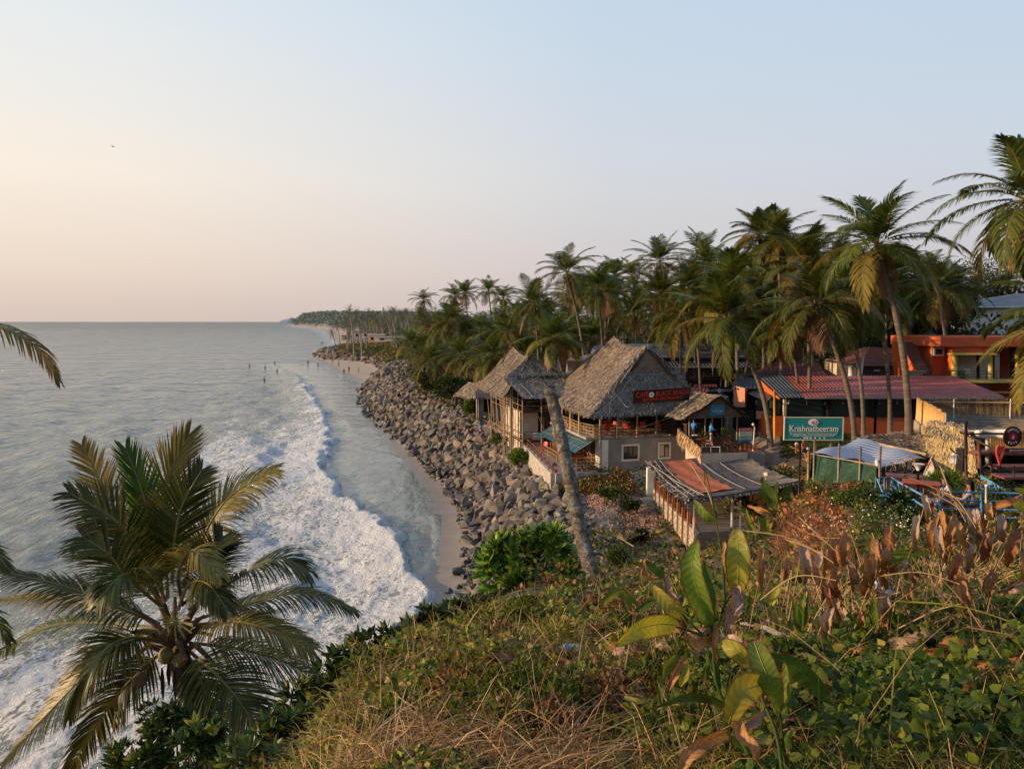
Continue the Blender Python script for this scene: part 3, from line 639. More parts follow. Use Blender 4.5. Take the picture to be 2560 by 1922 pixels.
def rock_arrays(seed):
    bm = bmesh.new(); rs = random.Random(seed)
    pts = []
    for i in range(12):
        d = Vector((rs.gauss(0,1), rs.gauss(0,1), rs.gauss(0,1))).normalized(); pts.append(bm.verts.new(Vector((d.x*rs.uniform(.75,1.05), d.y*rs.uniform(.6,.95), d.z*rs.uniform(.5,.8)))*0.5))
    bmesh.ops.convex_hull(bm, input=bm.verts); bmesh.ops.delete(bm, geom=[v for v in bm.verts if not v.link_faces], context='VERTS')
    bmesh.ops.bevel(bm, geom=bm.edges[:], offset=0.014, segments=1, affect='EDGES')
    bmesh.ops.triangulate(bm, faces=bm.faces[:])
    bm.verts.index_update(); V = np.array([v.co[:] for v in bm.verts]); F = np.array([[v.index for v in f.verts] for f in bm.faces])
    me = bpy.data.meshes.new('boulder'); bm.to_mesh(me); bm.free(); me.materials.append(M_ROCK); return V, F, me
ROCKS = [rock_arrays(s) for s in range(10)]
cand = []
rs = np.random.default_rng(77)
def rocks_in(n, xr, yr, size, top=5.3, maxs=13):
    x = rs.uniform(*xr, n); y = rs.uniform(*yr, n); z, sR, sW = ground(x, y, True)
    ok = (sR > -0.3-1.0*(rs.random(n) < 0.12)) & (z < top) & (sR < maxs); s = rs.gamma(3.2, size/3.2, n).clip(size*0.38, size*2.3)
    for i in np.nonzero(ok)[0]: cand.append((x[i], y[i], z[i]+s[i]*0.12, s[i]))
rocks_in(7500, (-9, 9), (36, 62), 0.62, 5.0, 7.5); rocks_in(14000, (-16, 9), (60, 100), 0.72, 5.2, 8.5); rocks_in(14000, (-48, 0), (100, 180), 0.82, 5.3, 10)
rocks_in(8000, (-70,-20), (180, 300), 1.15, 5.3, 13); rocks_in(7000, (-125,-25), (290, 430), 1.5, 4.6, 22)
rocks_in(1500, (-150,-60), (430, 900), 2.2, 2.2, 12)
# loose stones strewn at the foot of the bank and over the rubble patch by the hut
for px, py, sR_, n in ((1230,1500,55,26),(1180,1560,60,20),(1420,1420,70,70),(1380,1500,60,50),(1430,1350,60,60),(1300,1560,70,60),(1470,1330,50,25)):
    for k in range(n):
        a, b_ = px+rs.normal()*sR_*0.6, py+rs.normal()*sR_*0.4; D = None
        lo, hi = 20.0, 120.0
        for _ in range(22):
            mid = (lo+hi)/2; q = at(a, b_, mid)
            if q.z > gz(q.x, q.y): lo = mid
            else: hi = mid
        q = at(a, b_, hi); s = rs.uniform(0.3, 0.8); cand.append((q.x, q.y, gz(q.x, q.y)+s*0.1, s))
cand = np.array(cand)
def proj(p):
    d = np.asarray(p)-np.array([0,0,CAMZ]); x, y, z = d[...,0], d[...,1], d[...,2]
    f = y*CP-z*SP; u = y*SP+z*CP; return 1280+FPX*x/f, 961-FPX*u/f, f
# thin out: keep the overlap natural
cell = {}; keep = []
for i in np.argsort(-cand[:,3]):
    x, y, z, s = cand[i]; g = (int(x//1.5), int(y//1.5)); bad = False
    for a in (-1,0,1):
        for b_ in (-1,0,1):
            for j in cell.get((g[0]+a, g[1]+b_), ()):
                if (cand[j,0]-x)**2+(cand[j,1]-y)**2 < ((cand[j,3]+s)*0.29)**2: bad = True; break
            if bad: break
        if bad: break
    if not bad: cell.setdefault(g, []).append(i); keep.append(i)
cand = cand[keep]
px, py, f = proj(cand[:, :3]); shown = (px > 1000) & (px < 1480) & (py < 1540) & (f > 30)
score = np.where(shown, cand[:,3]/f, 0); order = np.argsort(-score); big = order[:300]; rest = order[300:]
def rrot(): return Matrix.Rotation(rs.uniform(0,6.28),3,'Z') @ Matrix.Rotation(rs.normal()*0.5,3,'X')
for i in big:
    x, y, z, s = cand[i]; V, F, me = ROCKS[int(rs.integers(10))]
    o = link('boulder', me); o.location = (x, y, z); o.rotation_euler = rrot().to_euler(); o.scale = (s*1.15, s*1.15, s*1.1)
    zone = 'grey brown boulder near the foot of the bank above the wet sand' if z < 2.2 else ('pale brown boulder near the top of the bank below the terrace' if z > 3.6 else 'angular brown boulder halfway up the sea bank')
    tag(o, zone, 'boulder', 'boulders of the sea bank, '+('foot' if z < 2.2 else 'top' if z > 3.6 else 'middle'))
VV = []; FF = []; n = 0
for i in rest:
    x, y, z, s = cand[i]; V, F, me = ROCKS[int(rs.integers(10))]
    R = np.array(rrot()); VV.append((V*s*1.15)@R.T+np.array([x, y, z])); FF.append(F+n); n += len(V)
mesh_np('rock_armour', np.vstack(VV), np.vstack(FF), M_ROCK, label='bank of grey and brown boulders curving along the shore to the rocky spit', cat='boulders', kind='stuff')
print('rocks', len(cand))
# ------------------------------------------------------------------ building materials
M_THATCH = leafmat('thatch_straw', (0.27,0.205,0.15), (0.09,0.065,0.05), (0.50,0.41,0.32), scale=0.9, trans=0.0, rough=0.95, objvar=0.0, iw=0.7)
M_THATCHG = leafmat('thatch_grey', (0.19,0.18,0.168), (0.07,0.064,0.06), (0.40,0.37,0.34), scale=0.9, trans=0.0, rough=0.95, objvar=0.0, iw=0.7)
M_THATCHY = leafmat('thatch_fresh', (0.48,0.33,0.17), (0.24,0.155,0.08), (0.62,0.46,0.26), scale=0.9, trans=0.0, rough=0.95, objvar=0.0, iw=0.7)
M_UNDER = mat('thatch_underside', (0.11,0.085,0.065), (0.055,0.042,0.032), scale=3, bmp=0.8)
M_BAMBOO = mat('bamboo', (0.46,0.30,0.14), (0.28,0.17,0.08), scale=3, sc=(1,1,3), rough=0.5, objvar=0.2)
M_BAMBOOG = mat('weathered_bamboo', (0.36,0.31,0.25), (0.19,0.16,0.13), scale=3, rough=0.7)
M_WOODR = mat('red_brown_wood', (0.20,0.075,0.035), (0.10,0.04,0.022), scale=3, rough=0.55)
M_PLANK = mat('weathered_plank', (0.26,0.19,0.135), (0.14,0.10,0.07), scale=1.2, sc=(1,1,7), bmp=0.6)
M_GREY = mat('bare_cement_wall', (0.30,0.285,0.27), (0.20,0.19,0.175), scale=0.7, sc=(1,1,0.6), bmp=0.25, third=(0.36,0.34,0.32))
M_CONC = mat('concrete', (0.36,0.33,0.29), (0.22,0.20,0.175), scale=0.9, bmp=0.3)
M_WHITE = mat('white_paint', (0.78,0.75,0.70), (0.60,0.56,0.50), scale=1.3, bmp=0.1)
M_CREAM = mat('cream_wall', (0.66,0.54,0.42), (0.48,0.38,0.28), scale=1.0, bmp=0.15)
M_DARK = mat('dark_interior', (0.018,0.013,0.011), (0.008,0.006,0.006), scale=1)  # near-black; on room blocks and opening sheets it stands for interior shade
M_DWOOD = mat('dark_wood', (0.07,0.035,0.022), (0.03,0.018,0.012), scale=3, rough=0.5)
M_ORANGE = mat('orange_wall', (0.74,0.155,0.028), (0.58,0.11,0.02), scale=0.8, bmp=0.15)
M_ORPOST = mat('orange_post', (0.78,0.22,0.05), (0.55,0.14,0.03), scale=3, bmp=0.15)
M_MAROON_SHADE = mat('maroon_shaded_orange', (0.54,0.115,0.045), (0.42,0.085,0.035), scale=0.8)  # darker twin of orange_wall for shaded faces; maroon on the cafe back wall
M_REDROOF = mat('red_metal_roof', (0.42,0.115,0.095), (0.29,0.08,0.07), scale=0.9, rough=0.45, bmp=0.1, third=(0.58,0.26,0.22))
M_BLUEROOF = mat('blue_grey_metal_roof', (0.115,0.15,0.20), (0.07,0.09,0.125), scale=0.9, rough=0.45, bmp=0.1)
M_DARKROOF = mat('dark_slate_metal_roof', (0.075,0.085,0.11), (0.045,0.05,0.065), scale=0.8, rough=0.45, bmp=0.1)
M_MARROOF = mat('dark_maroon_roof', (0.13,0.035,0.035), (0.08,0.025,0.025), scale=0.8, rough=0.7)
M_BRNROOF = mat('dull_brown_roof', (0.115,0.08,0.085), (0.08,0.055,0.06), scale=0.6, rough=0.8)
M_TEAL = mat('teal_sheet', (0.045,0.17,0.23), (0.03,0.11,0.16), scale=1.5, rough=0.35)
M_TARP = mat('orange_tarpaulin', (0.50,0.15,0.075), (0.36,0.10,0.05), scale=0.7, rough=0.6, bmp=0.5, bdist=0.1, third=(0.60,0.24,0.14))
M_BLUE = mat('sky_blue_paint', (0.13,0.36,0.62), (0.08,0.25,0.48), scale=2, rough=0.45)
M_YELL = mat('yellow_paint', (0.72,0.56,0.14), (0.55,0.42,0.10), scale=2)
M_BRICK = mat('terrace_paving', (0.34,0.26,0.22), (0.22,0.17,0.14), scale=2.2, bmp=0.5)
M_LATER = mat('red_brick_stair', (0.42,0.14,0.07), (0.28,0.09,0.05), scale=2)
M_GLASS, nt, b = newmat('dark_window_glass'); b.inputs['Base Color'].default_value = (0.015,0.03,0.035,1); b.inputs['Roughness'].default_value = 0.08
M_TEALG, nt, b = newmat('teal_glass_screen'); b.inputs['Roughness'].default_value = 0.25
L(nt, ramp(nt, noise(nt, coords(nt), 0.6, 4), [(0.3,(0.008,0.022,0.025)),(0.7,(0.02,0.055,0.06))]), b.inputs['Base Color'])
M_CURT = mat('pale_curtain', (0.55,0.50,0.44), (0.30,0.27,0.23), scale=3, sc=(6,1,0.3))
M_METAL = mat('grey_metal', (0.45,0.45,0.46), (0.30,0.30,0.31), scale=3, rough=0.4)
M_BLACK = mat('black_metal', (0.02,0.02,0.02), (0.012,0.012,0.012), scale=3, rough=0.4)
M_RED = mat('red_plastic', (0.55,0.06,0.04), (0.42,0.04,0.03), scale=3, rough=0.4)
M_SKINN = mat('skin', (0.36,0.20,0.13), (0.28,0.15,0.10), scale=8, rough=0.5, bmp=0.05)
M_HAIR = mat('black_hair', (0.015,0.012,0.011), (0.008,0.007,0.007), scale=20)
M_POT = mat('terracotta_pot', (0.45,0.13,0.07), (0.35,0.10,0.05), scale=4)
def flat(name, c, rough=0.5):
    if name not in MATS:
        m, nt, b = newmat(name); n = noise(nt, coords(nt), 4, 3); L(nt, mixc(nt, n, tuple(x*0.86 for x in c), c), b.inputs['Base Color']); b.inputs['Roughness'].default_value = rough; MATS[name] = m
    return MATS[name]
# ------------------------------------------------------------------ building helpers
def corr(mb, a, b, c, d, pitch=0.33, amp=0.05, mi=0, rows=2):
    """ribbed sheet: a-b is the eave, d-c the top; ribs run up the slope"""
    a, b, c, d = map(Vector, (a, b, c, d)); n = max(2, int(max((b-a).length, (c-d).length)/pitch)); nm = (b-a).cross(d-a).normalized()
    if nm.z < 0: nm = -nm
    k = n*4
    def fn(u, v):
        p = (a.lerp(b, u)).lerp(d.lerp(c, u), v); ph = (u*n) % 1.0
        return p+nm*(amp if ph > 0.62 else 0)
    us = sorted(set([i/n for i in range(n+1)]+[(i+0.60)/n for i in range(n)]+[(i+0.66)/n for i in range(n)]+[(i+0.96)/n for i in range(n)]))
    base = len(mb.v); m = len(us)
    for j in range(rows+1):
        for u in us: mb.v.append(tuple(fn(u, j/rows)))
    for j in range(rows):
        for i in range(m-1):
            q = base+j*m+i; mb.f.append((q, q+1, q+m+1, q+m)); mb.m.append(mi); mb.sm.append(False)
def thatch(name, parent, a, b, c, d, mat_, sag=0.15, dens=90, thick=0.16, straw=(0.55,0.07), poles=0, pole_up=0, seed=1, under=None, lift=0.05, ragged=0.35):
    """thatched slope a-b eave, d-c top; straw lies down the slope, bamboo laths hold it"""
    a, b, c, d = map(Vector, (a, b, c, d)); nm = (b-a).cross(d-a).normalized()
    if nm.z < 0: nm = -nm
    rs_ = np.random.default_rng(seed); ph = rs_.random(4)*6
    def S(u, v):
        p = (a.lerp(b, u)).lerp(d.lerp(c, u), v)
        return p-Vector((0,0,1))*sag*math.sin(math.pi*v)*0.6-Vector((0,0,1))*sag*math.sin(math.pi*u)*v*1.0+nm*(0.04*math.sin(u*17+ph[0])+0.04*math.sin(v*11+u*5+ph[1]))
    mb = MB(); mb.grid(S, 14, 8, 0); mb.grid(lambda u, v: S(1-u, v)-nm*thick, 14, 8, 1)
    mb.build(name, [mat_, under or M_UNDER], parent)
    area = ((b-a).length+(c-d).length)/2*((d-a).length+(c-b).length)/2; n = int(area*dens)
    U = rs_.random(n); Vv = rs_.random(n)*1.03-0.03
    A, B, C_, D_ = (np.array(q) for q in (a, b, c, d)); nmn = np.array(nm)
    P = (A*(1-U[:,None])+B*U[:,None])*(1-Vv[:,None])+(D_*(1-U[:,None])+C_*U[:,None])*Vv[:,None]
    sagv = sag*(np.sin(np.pi*Vv.clip(0,1))*0.6+np.sin(np.pi*U)*Vv.clip(0,1)); P[:,2] -= sagv
    P += nmn*(0.04*np.sin(U*17+ph[0])+0.04*np.sin(Vv*11+U*5+ph[1])+rs_.uniform(0.0, lift, n)+0.01)[:,None]
    dn = ((A-D_)*(1-U[:,None])+(B-C_)*U[:,None]); dn /= np.linalg.norm(dn, axis=1)[:,None]; sd_ = (B-A)/np.linalg.norm(B-A)
    dr = dn+sd_*rs_.normal(0, ragged, n)[:,None]+nmn*rs_.normal(0.03, 0.06, n)[:,None]; dr /= np.linalg.norm(dr, axis=1)[:,None]
    w = np.cross(dr, nmn)+nmn*rs_.normal(0, 0.25, n)[:,None]; w /= np.linalg.norm(w, axis=1)[:,None]
    V_, Q_ = leaf_quads(P, dr*straw[0]*rs_.uniform(0.5,1.3,n)[:,None], w*straw[1]*0.5*rs_.uniform(0.6,1.4,n)[:,None], None)
    so_ = mesh_np('straw', V_, Q_, mat_, parent)
    if poles or pole_up:
        pb = MB()
        for k in range(poles):
            v = (k+0.5)/poles; pb.tube([S(u, v)+nm*0.07 for u in (0,0.25,0.5,0.75,1)], 0.03, 5)
        for k in range(pole_up):
            u = (k+0.5)/pole_up+rs_.normal()*0.01; u = min(max(u, 0.01), 0.99); pb.tube([S(u, v)+nm*0.07 for v in (0,0.35,0.7,1)], 0.028, 5)
        pb.build('bamboo_lath', M_BAMBOOG, parent)
    return S
def rail(mb, p, q, h, n, rows, r=0.03, mi=0, verts=0):
    """posts and horizontal rows between p and q"""
    p, q = Vector(p), Vector(q)
    for i in range(n+1):
        a = p.lerp(q, i/n); mb.tube([a, a+Vector((0,0,h))], r*1.2, 5, mi)
    for j in range(rows):
        z = Vector((0,0,h*(j+1)/rows)); mb.tube([p+z, q+z], r, 5, mi)
    for i in range(verts):
        a = p.lerp(q, (i+0.5)/verts); mb.tube([a, a+Vector((0,0,h))], r*0.55, 4, mi)
def text(body, size, p, udir, ndir, mat_, parent, name='lettering', align='CENTER', sx=1.0, ext=0.004, space=1.0):
    cu = bpy.data.curves.new(name, 'FONT'); cu.body = body; cu.size = size; cu.align_x = align; cu.align_y = 'CENTER'; cu.extrude = ext; cu.space_character = space
    cu.resolution_u = 3; to = bpy.data.objects.new(name, cu); me = bpy.data.meshes.new_from_object(to); bpy.data.objects.remove(to); bpy.data.curves.remove(cu)
    me.materials.clear(); me.materials.append(mat_); o = bpy.data.objects.new(name, me); COL.objects.link(o); o.parent = parent
    u = Vector(udir).normalized(); n = Vector(ndir).normalized(); up = n.cross(u).normalized()
    M = Matrix((( u.x, up.x, n.x),( u.y, up.y, n.y),( u.z, up.z, n.z))); o.rotation_euler = M.to_euler(); o.scale = (sx, 1, 1)
    o.location = Vector(p)-LOC.get(parent.name, Vector((0,0,0))); return o
def disc(mb, c, r, U, V_, mi=0, n=24, sx=1.0):
    c, U, V_ = Vector(c), Vector(U), Vector(V_); mb.face([c+U*math.cos(2*math.pi*k/n)*r*sx+V_*math.sin(2*math.pi*k/n)*r for k in range(n)], mi)
def chair(name, label, p, yaw, m, group, cat='chair', s=1.0):
    t = thing(name, label, cat, tuple(p), group); R = Matrix.Rotation(yaw, 3, 'Z'); p = Vector(p)
    f = lambda x, y, z: p+R@Vector((x*s, y*s, z*s))
    a = MB(); a.hexa([f(-.22,-.22,.43),f(.22,-.22,.43),f(.24,.22,.45),f(-.24,.22,.45),f(-.22,-.22,.46),f(.22,-.22,.46),f(.24,.22,.48),f(-.24,.22,.48)]); a.build('seat', m, t)
    a = MB(); a.grid(lambda u, v: f((u-.5)*.44, -.22-.10*v-.04*math.sin(math.pi*u), .46+.46*v-.05*abs(u-.5)), 5, 3); a.grid(lambda u, v: f((.5-u)*.44, -.245-.10*v-.04*math.sin(math.pi*u), .46+.46*v-.05*abs(u-.5)), 5, 3); a.build('backrest', m, t)
    for x, y in ((-.2,-.2),(.2,-.2),(-.2,.2),(.2,.2)):
        a = MB(); a.tube([f(x,y,.44), f(x*1.15,y*1.2,0)], .022*s, 5); a.build('leg', m, t)
    for x in (-.25,.25):
        a = MB(); a.tube([f(x,-.24,.66), f(x,.12,.66), f(x,.2,.44)], .02*s, 5); a.build('armrest', m, t)
    return t
def table(name, label, p, yaw, w, d, m, group, h=0.74, top_m=None):
    t = thing(name, label, 'table', tuple(p), group); R = Matrix.Rotation(yaw, 3, 'Z'); p = Vector(p)
    a = MB(); a.box(p+Vector((0,0,h)), (w,d,.05), 0, yaw); a.build('tabletop', top_m or m, t)
    for x in (-1,1):
        for y in (-1,1):
            a = MB(); q = p+R@Vector((x*(w/2-.06), y*(d/2-.06), 0)); a.tube([q, q+Vector((0,0,h-.02))], .03, 5); a.build('leg', m, t)
    return t
# ================================================================== A. the big cafe
A = at(1500, 1093, 64); FA = Fr(A.x, A.y, 14); GA = 5.55
zd = A.z                                   # deck height
t = thing('cafe_building', 'two storey cafe with a big steep thatched roof and bare grey cement ground floor', 'building', (A.x, A.y, GA)); CAFE = t
uR = FA.on_v(1722, 1165, 0)[0]
mb = MB(); mb.fbox(FA, 0.75, uR, 0, 9.5, GA-0.6, zd-0.22); mb.build('ground_floor_wall', M_GREY, t)
mb = MB(); mb.fbox(FA, -1.2, uR+0.2, 0.15, 13.2, zd-0.2, zd); mb.build('deck_slab', M_CONC, t)
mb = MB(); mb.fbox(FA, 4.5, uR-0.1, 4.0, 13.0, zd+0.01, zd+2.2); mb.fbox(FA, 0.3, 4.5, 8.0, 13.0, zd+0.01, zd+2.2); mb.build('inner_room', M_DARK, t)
mb = MB(); mb.fbox(FA, 0.0, 0.74, -0.06, 1.2, GA-0.3, zd-0.24); mb.build('entrance_column', M_WHITE, t)
mb = MB(); mb.fbox(FA, 0.15, 0.7, 1.25, 5, GA-0.3, zd-0.24); mb.build('entrance_wall', M_CREAM, t)
mb = MB(); mb.fbox(FA, 0.05, 0.13, 1.6, 2.5, GA+0.1, GA+2.1); mb.build('door', M_WOODR, t)
for (px0, py0, px1, py1, sl) in ((1554,1111,1598,1151,3),(1645,1106,1676,1146,2)):
    u0, z1 = FA.on_v(px0, py0, 0); u1, z0 = FA.on_v(px1, py1, 0)
    f = MB()
    for bx_ in ((u0,u1,z1-.16,z1),(u0,u1,z0,z0+.16),(u0,u0+.16,z0+.16,z1-.16),(u1-.16,u1,z0+.16,z1-.16)): f.fbox(FA, bx_[0], bx_[1], -.05, .02, bx_[2], bx_[3])
    fo = f.build('window', M_WHITE, t)
    p = MB(); p.fbox(FA, u0+.16, u1-.16, -.012, .015, z0+.16, z1-.16); p.build('pane', M_GLASS, fo)
    k = MB(); w = (u1-u0-.32)/sl
    for i in range(sl+1): k.fbox(FA, u0+.16+i*w-.035, u0+.16+i*w+.035, -.04, -.013, z0+.16, z1-.16)
    for z in (z0+.2, z1-.2): k.fbox(FA, u0+.2, u1-.2, -.037, -.014, z-.03, z+.03)
    k.build('casement', M_DWOOD, fo)
    if sl == 2:
        k = MB()
        for i in range(9): k.fbox(FA, u0+.16+w+.05, u1-.21, -.03, -.016, z0+.24+i*.085, z0+.28+i*.085)
        k.build('louvre', M_CREAM, fo)
        k = MB(); k.fbox(FA, u0+.21, u0+.11+w, -.028, -.016, z0+.24, z1-.24); k.build('blind', M_CREAM, fo)
zr = 10.35
# roof
Lf = FA.P(-1.25,-1.25,zr-.05); Rf = FA.P(9.7,-1.2,zr+0.15); Lb = FA.P(-1.0,14.2,zr+.1); Rb = FA.P(9.7,14.2,zr+.2)
G1 = FA.P(2.5,1.0,13.7); G2 = FA.P(7.3,1.0,13.75); PF = FA.P(4.95,1.7,15.85); PB = FA.P(4.9,9.3,16.5)
rf = MB(); rf.face([Lf,Rf,Rb,Lb]); rfo = rf.build('roof_frame', M_UNDER, t)
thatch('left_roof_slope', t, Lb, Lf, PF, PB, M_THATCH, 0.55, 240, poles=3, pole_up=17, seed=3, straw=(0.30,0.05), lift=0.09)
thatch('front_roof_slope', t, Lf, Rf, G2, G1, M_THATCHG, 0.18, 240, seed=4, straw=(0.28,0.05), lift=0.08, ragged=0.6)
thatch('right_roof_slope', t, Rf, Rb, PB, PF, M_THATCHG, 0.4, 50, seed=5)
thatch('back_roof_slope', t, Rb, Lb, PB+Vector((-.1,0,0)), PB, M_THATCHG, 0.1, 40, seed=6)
# hip filler on the front left between slope and gable, ragged straw fringe under the eaves
fr = LM(); r3 = np.random.default_rng(9)
for (a, b_, n, ln) in ((Lf, Rf, 900, 0.42), (Lf, Lb, 900, 0.34), (PF, G1, 260, 0.3), (PF, G2, 200, 0.3), (PF, PB, 300, 0.25), (Lf, G1, 320, 0.3)):
    u = r3.random(n)[:,None]; P = np.array(a)*(1-u)+np.array(b_)*u+r3.normal(0, .05, (n,3)); P[:,2] += 0.08
    if a is PF and b_ is PB: P[:,2] -= 0.5*np.sin(np.pi*u[:,0])
    dd = np.c_[r3.normal(0,.25,n), r3.normal(-0.1,.25,n), -np.ones(n)]*ln; ww = np.c_[r3.normal(0,1,(n,2)), np.zeros(n)]*0.03
    fr.add(leaf_quads(P, dd, ww, None))
fr.build('straw_fringe', M_THATCHG, t)
mb = MB()
for k in range(11):
    f0 = k/11-.06*(k == 0); f1 = min(1, (k+1.05)/11)
    q = lambda f, s, z: (G1.lerp(PF, f) if s < 0 else G2.lerp(PF, f)); y0 = 0.02*(k % 2)
    a0, b0, a1, b1 = q(f0,-1,0), q(f0,1,0), q(f1,-1,0), q(f1,1,0); off = FA.V*(0.10+y0)
    mb.face([a0+off, b0+off, b1+off-FA.V*0.03, a1+off-FA.V*0.03])
mb.build('gable_board', M_PLANK, t)
# crossed laths on the front hip
mb = MB(); e0 = Lf.lerp(Rf, 0); nf = (Rf-Lf).cross(G1-Lf).normalized(); nf = nf if nf.z > 0 else -nf
def FS(u, v): return Lf.lerp(Rf, u).lerp(G1.lerp(G2, u), v)+nf*0.13-Vector((0,0,0.18*math.sin(math.pi*v)*0.6))
for (u0,v0,u1,v1) in ((.04,0,.22,.95),(.14,0,.01,.75),(.12,.98,.3,.5),(.02,.62,.28,.12),(.36,.98,.55,.45),(.56,.98,.75,.5),(.72,.98,.93,.45),(.2,.5,.35,.95),(.45,.42,.58,.98)):
    mb.tube([FS(u0+(u1-u0)*k/4, v0+(v1-v0)*k/4) for k in range(5)], 0.028, 5)
mb.build('bamboo_lath', M_BAMBOOG, t)
# posts and railings of the upper deck
for u in (0.05,1.6,3.4,5.2,6.5,uR-0.05):
    p = MB(); p.tube([FA.P(u,0.1,zd-.2), FA.P(u+.03,0.12,zd+1.2), FA.P(u,0.1,zr+.35)], 0.075 if u > .1 else .12, 7); p.build('post', M_BAMBOO if u in (0.05,3.4) else M_BAMBOOG, t)
p = MB(); p.tube([FA.P(0.05,-.02,GA), FA.P(0.05,0,zd-.2)], .11, 7); p.build('post', M_BAMBOOG, t)
for v in (2.4,4.8,7.2,9.8,12.6):
    p = MB(); p.tube([FA.P(-1.05,v,zd-.1), FA.P(-1.05,v,zr+.3)], 0.09, 7); p.build('post', M_BAMBOO, t)
p = MB(); rail(p, FA.P(0.05,0.02,zd-.1), FA.P(uR,0.02,zd-.1), 1.0, 6, 4, 0.032); p.build('front_railing', M_WOODR, t)
p = MB()
for v0 in (0.1,2.4,4.8,7.2,9.8):
    v1 = v0+2.3; u0 = 0.0 if v0 < 1 else -1.05
    a, b_ = FA.P(-1.05 if v0 > 1 else -.5, v0, zd-.05), FA.P(-1.05, v1, zd-.05)
    rail(p, a, b_, 1.05, 2, 4, 0.035, verts=5); p.tube([a, b_+Vector((0,0,1.0))], .03, 5)
p.build('side_railing', M_BAMBOO, t)
p = MB(); p.tube([FA.P(1.6,-.1,zd+.15), FA.P(4.6,-.15,zd+1.0), FA.P(uR-.2,-.2,zr-.1)], .035, 6); p.build('slanting_bamboo', M_BAMBOO, t)
# teal awning over the stairs
p = MB(); aw = [FA.P(-2.6,1.2,zd-1.25), FA.P(-2.6,10,zd-1.1), FA.P(-1.1,10,zd-.25), FA.P(-1.1,1.2,zd-.25)]
aw[0] = FA.P(-2.3,-.3,zd-1.2); aw[3] = FA.P(-0.35,0.2,zd-.25)
corr(p, aw[1], aw[0], aw[3], aw[2], 0.55, 0.03); ao = p.build('awning', M_TEAL, t)
p = MB()
for k in range(10): p.tube([aw[1].lerp(aw[0], k/9)+Vector((0,0,.05)), aw[2].lerp(aw[3], k/9)+Vector((0,0,.05))], .022, 4)
for f in (.3,.66): p.tube([aw[1].lerp(aw[2], f)+Vector((0,0,.06)), aw[0].lerp(aw[3], f)+Vector((0,0,.06))], .022, 4)
p.build('awning_batten', M_BAMBOO, ao)
# stairs under the awning: a flight rising towards the back, railings either side
st = MB()
for k in range(12): st.fbox(FA, -2.1, -.35, 1.4+k*.42, 7.0, GA-.3, GA+.1+.19*(k+1)-.19)
st.build('stair', M_LATER, t)
p = MB()
for u in (-2.2,-.3):
    a, b_ = FA.P(u,1.2,GA), FA.P(u,6.4,GA+2.3); rail(p, a, b_, .95, 5, 3, .035, verts=12)
rail(p, FA.P(-2.9,.4,GA-.05), FA.P(-.2,-.1,GA-.05), 1.0, 3, 3, .035, verts=8); rail(p, FA.P(-2.9,.4,GA), FA.P(-2.9,7,GA), 1.0, 5, 3, .035, verts=14)
p.build('stair_railing', M_BAMBOO, t)
for v in (0.4,3,6,9):
    p = MB(); p.tube([FA.P(-2.55,v,GA-.2), FA.P(-2.5,v,zd-1.2)], .07, 6); p.build('post', M_BAMBOO, t)
p = MB(); p.fbox(FA, -.35, .1, 7, 13, GA-.5, zd-.25); p.build('back_wall', M_MAROON_SHADE, t)
# the sign board
b0, b1 = FA.on_v(1583, 1011, -1.45), FA.on_v(1725, 969, -1.45)
sg = thing('signboard', 'black roof signboard with red cafe lettering and a round white emblem', 'sign', tuple(FA.P(b0[0], -1.45, b0[1])))
zc = (b0[1]+b1[1])/2+0.03; sh = 1.12; dz = 0.10
def SB(u, z, v=-1.5): return FA.P(b0[0]+(b1[0]-b0[0])*u, v, zc+dz*(u-.5)*2+z*sh)
p = MB(); p.hexa([SB(0,-.5,-1.36),SB(1,-.5,-1.36),SB(1,-.5,-1.28),SB(0,-.5,-1.28),SB(0,.5,-1.5),SB(1,.5,-1.5),SB(1,.5,-1.42),SB(0,.5,-1.42)]); p.build('board', flat('sign_black',(0.012,0.010,0.010),0.35), sg)
ud = (SB(1,0)-SB(0,0)).normalized(); nd = Vector(-FA.V)+Vector((0,0,-.12)); nd = (nd-ud*nd.dot(ud)).normalized(); MR = flat('sign_red',(0.75,0.05,0.035)); MW = flat('sign_white',(0.80,0.80,0.77))
Wd = (SB(1,0)-SB(0,0)).length
def bend(u, z): return SB(u, z, -1.43-.14*(z+.5))+nd*.035
text('CAFÉ', .62, bend(.148,.16), ud, nd, MR, sg, sx=.80); text('BLACK BEACH', .58, bend(.675,.17), ud, nd, MR, sg, sx=.80); text('SEAFOOD RESTAURANT', .34, bend(.51,-.22), ud, nd, MR, sg, sx=1.0)
p = MB(); disc(p, bend(.308,.14)+nd*.01, .235, ud, nd.cross(ud)); em = p.build('emblem', MW, sg)
p = MB(); c0 = bend(.308,.14)+nd*.02; upv = nd.cross(ud)
p.face([c0+ud*-.14+upv*.05, c0+ud*-.03+upv*.09, c0+ud*.13+upv*.02, c0+ud*.11+upv*-.12, c0+ud*.02+upv*-.03, c0+ud*-.04+upv*-.07]); p.build('emblem_mark', flat('sign_teal',(0.10,0.35,0.33)), em)
p = MB(); p.face([bend(.05,-.41), bend(.30,-.40), bend(.30,-.385), bend(.05,-.395)]); p.build('underline', MR, sg)
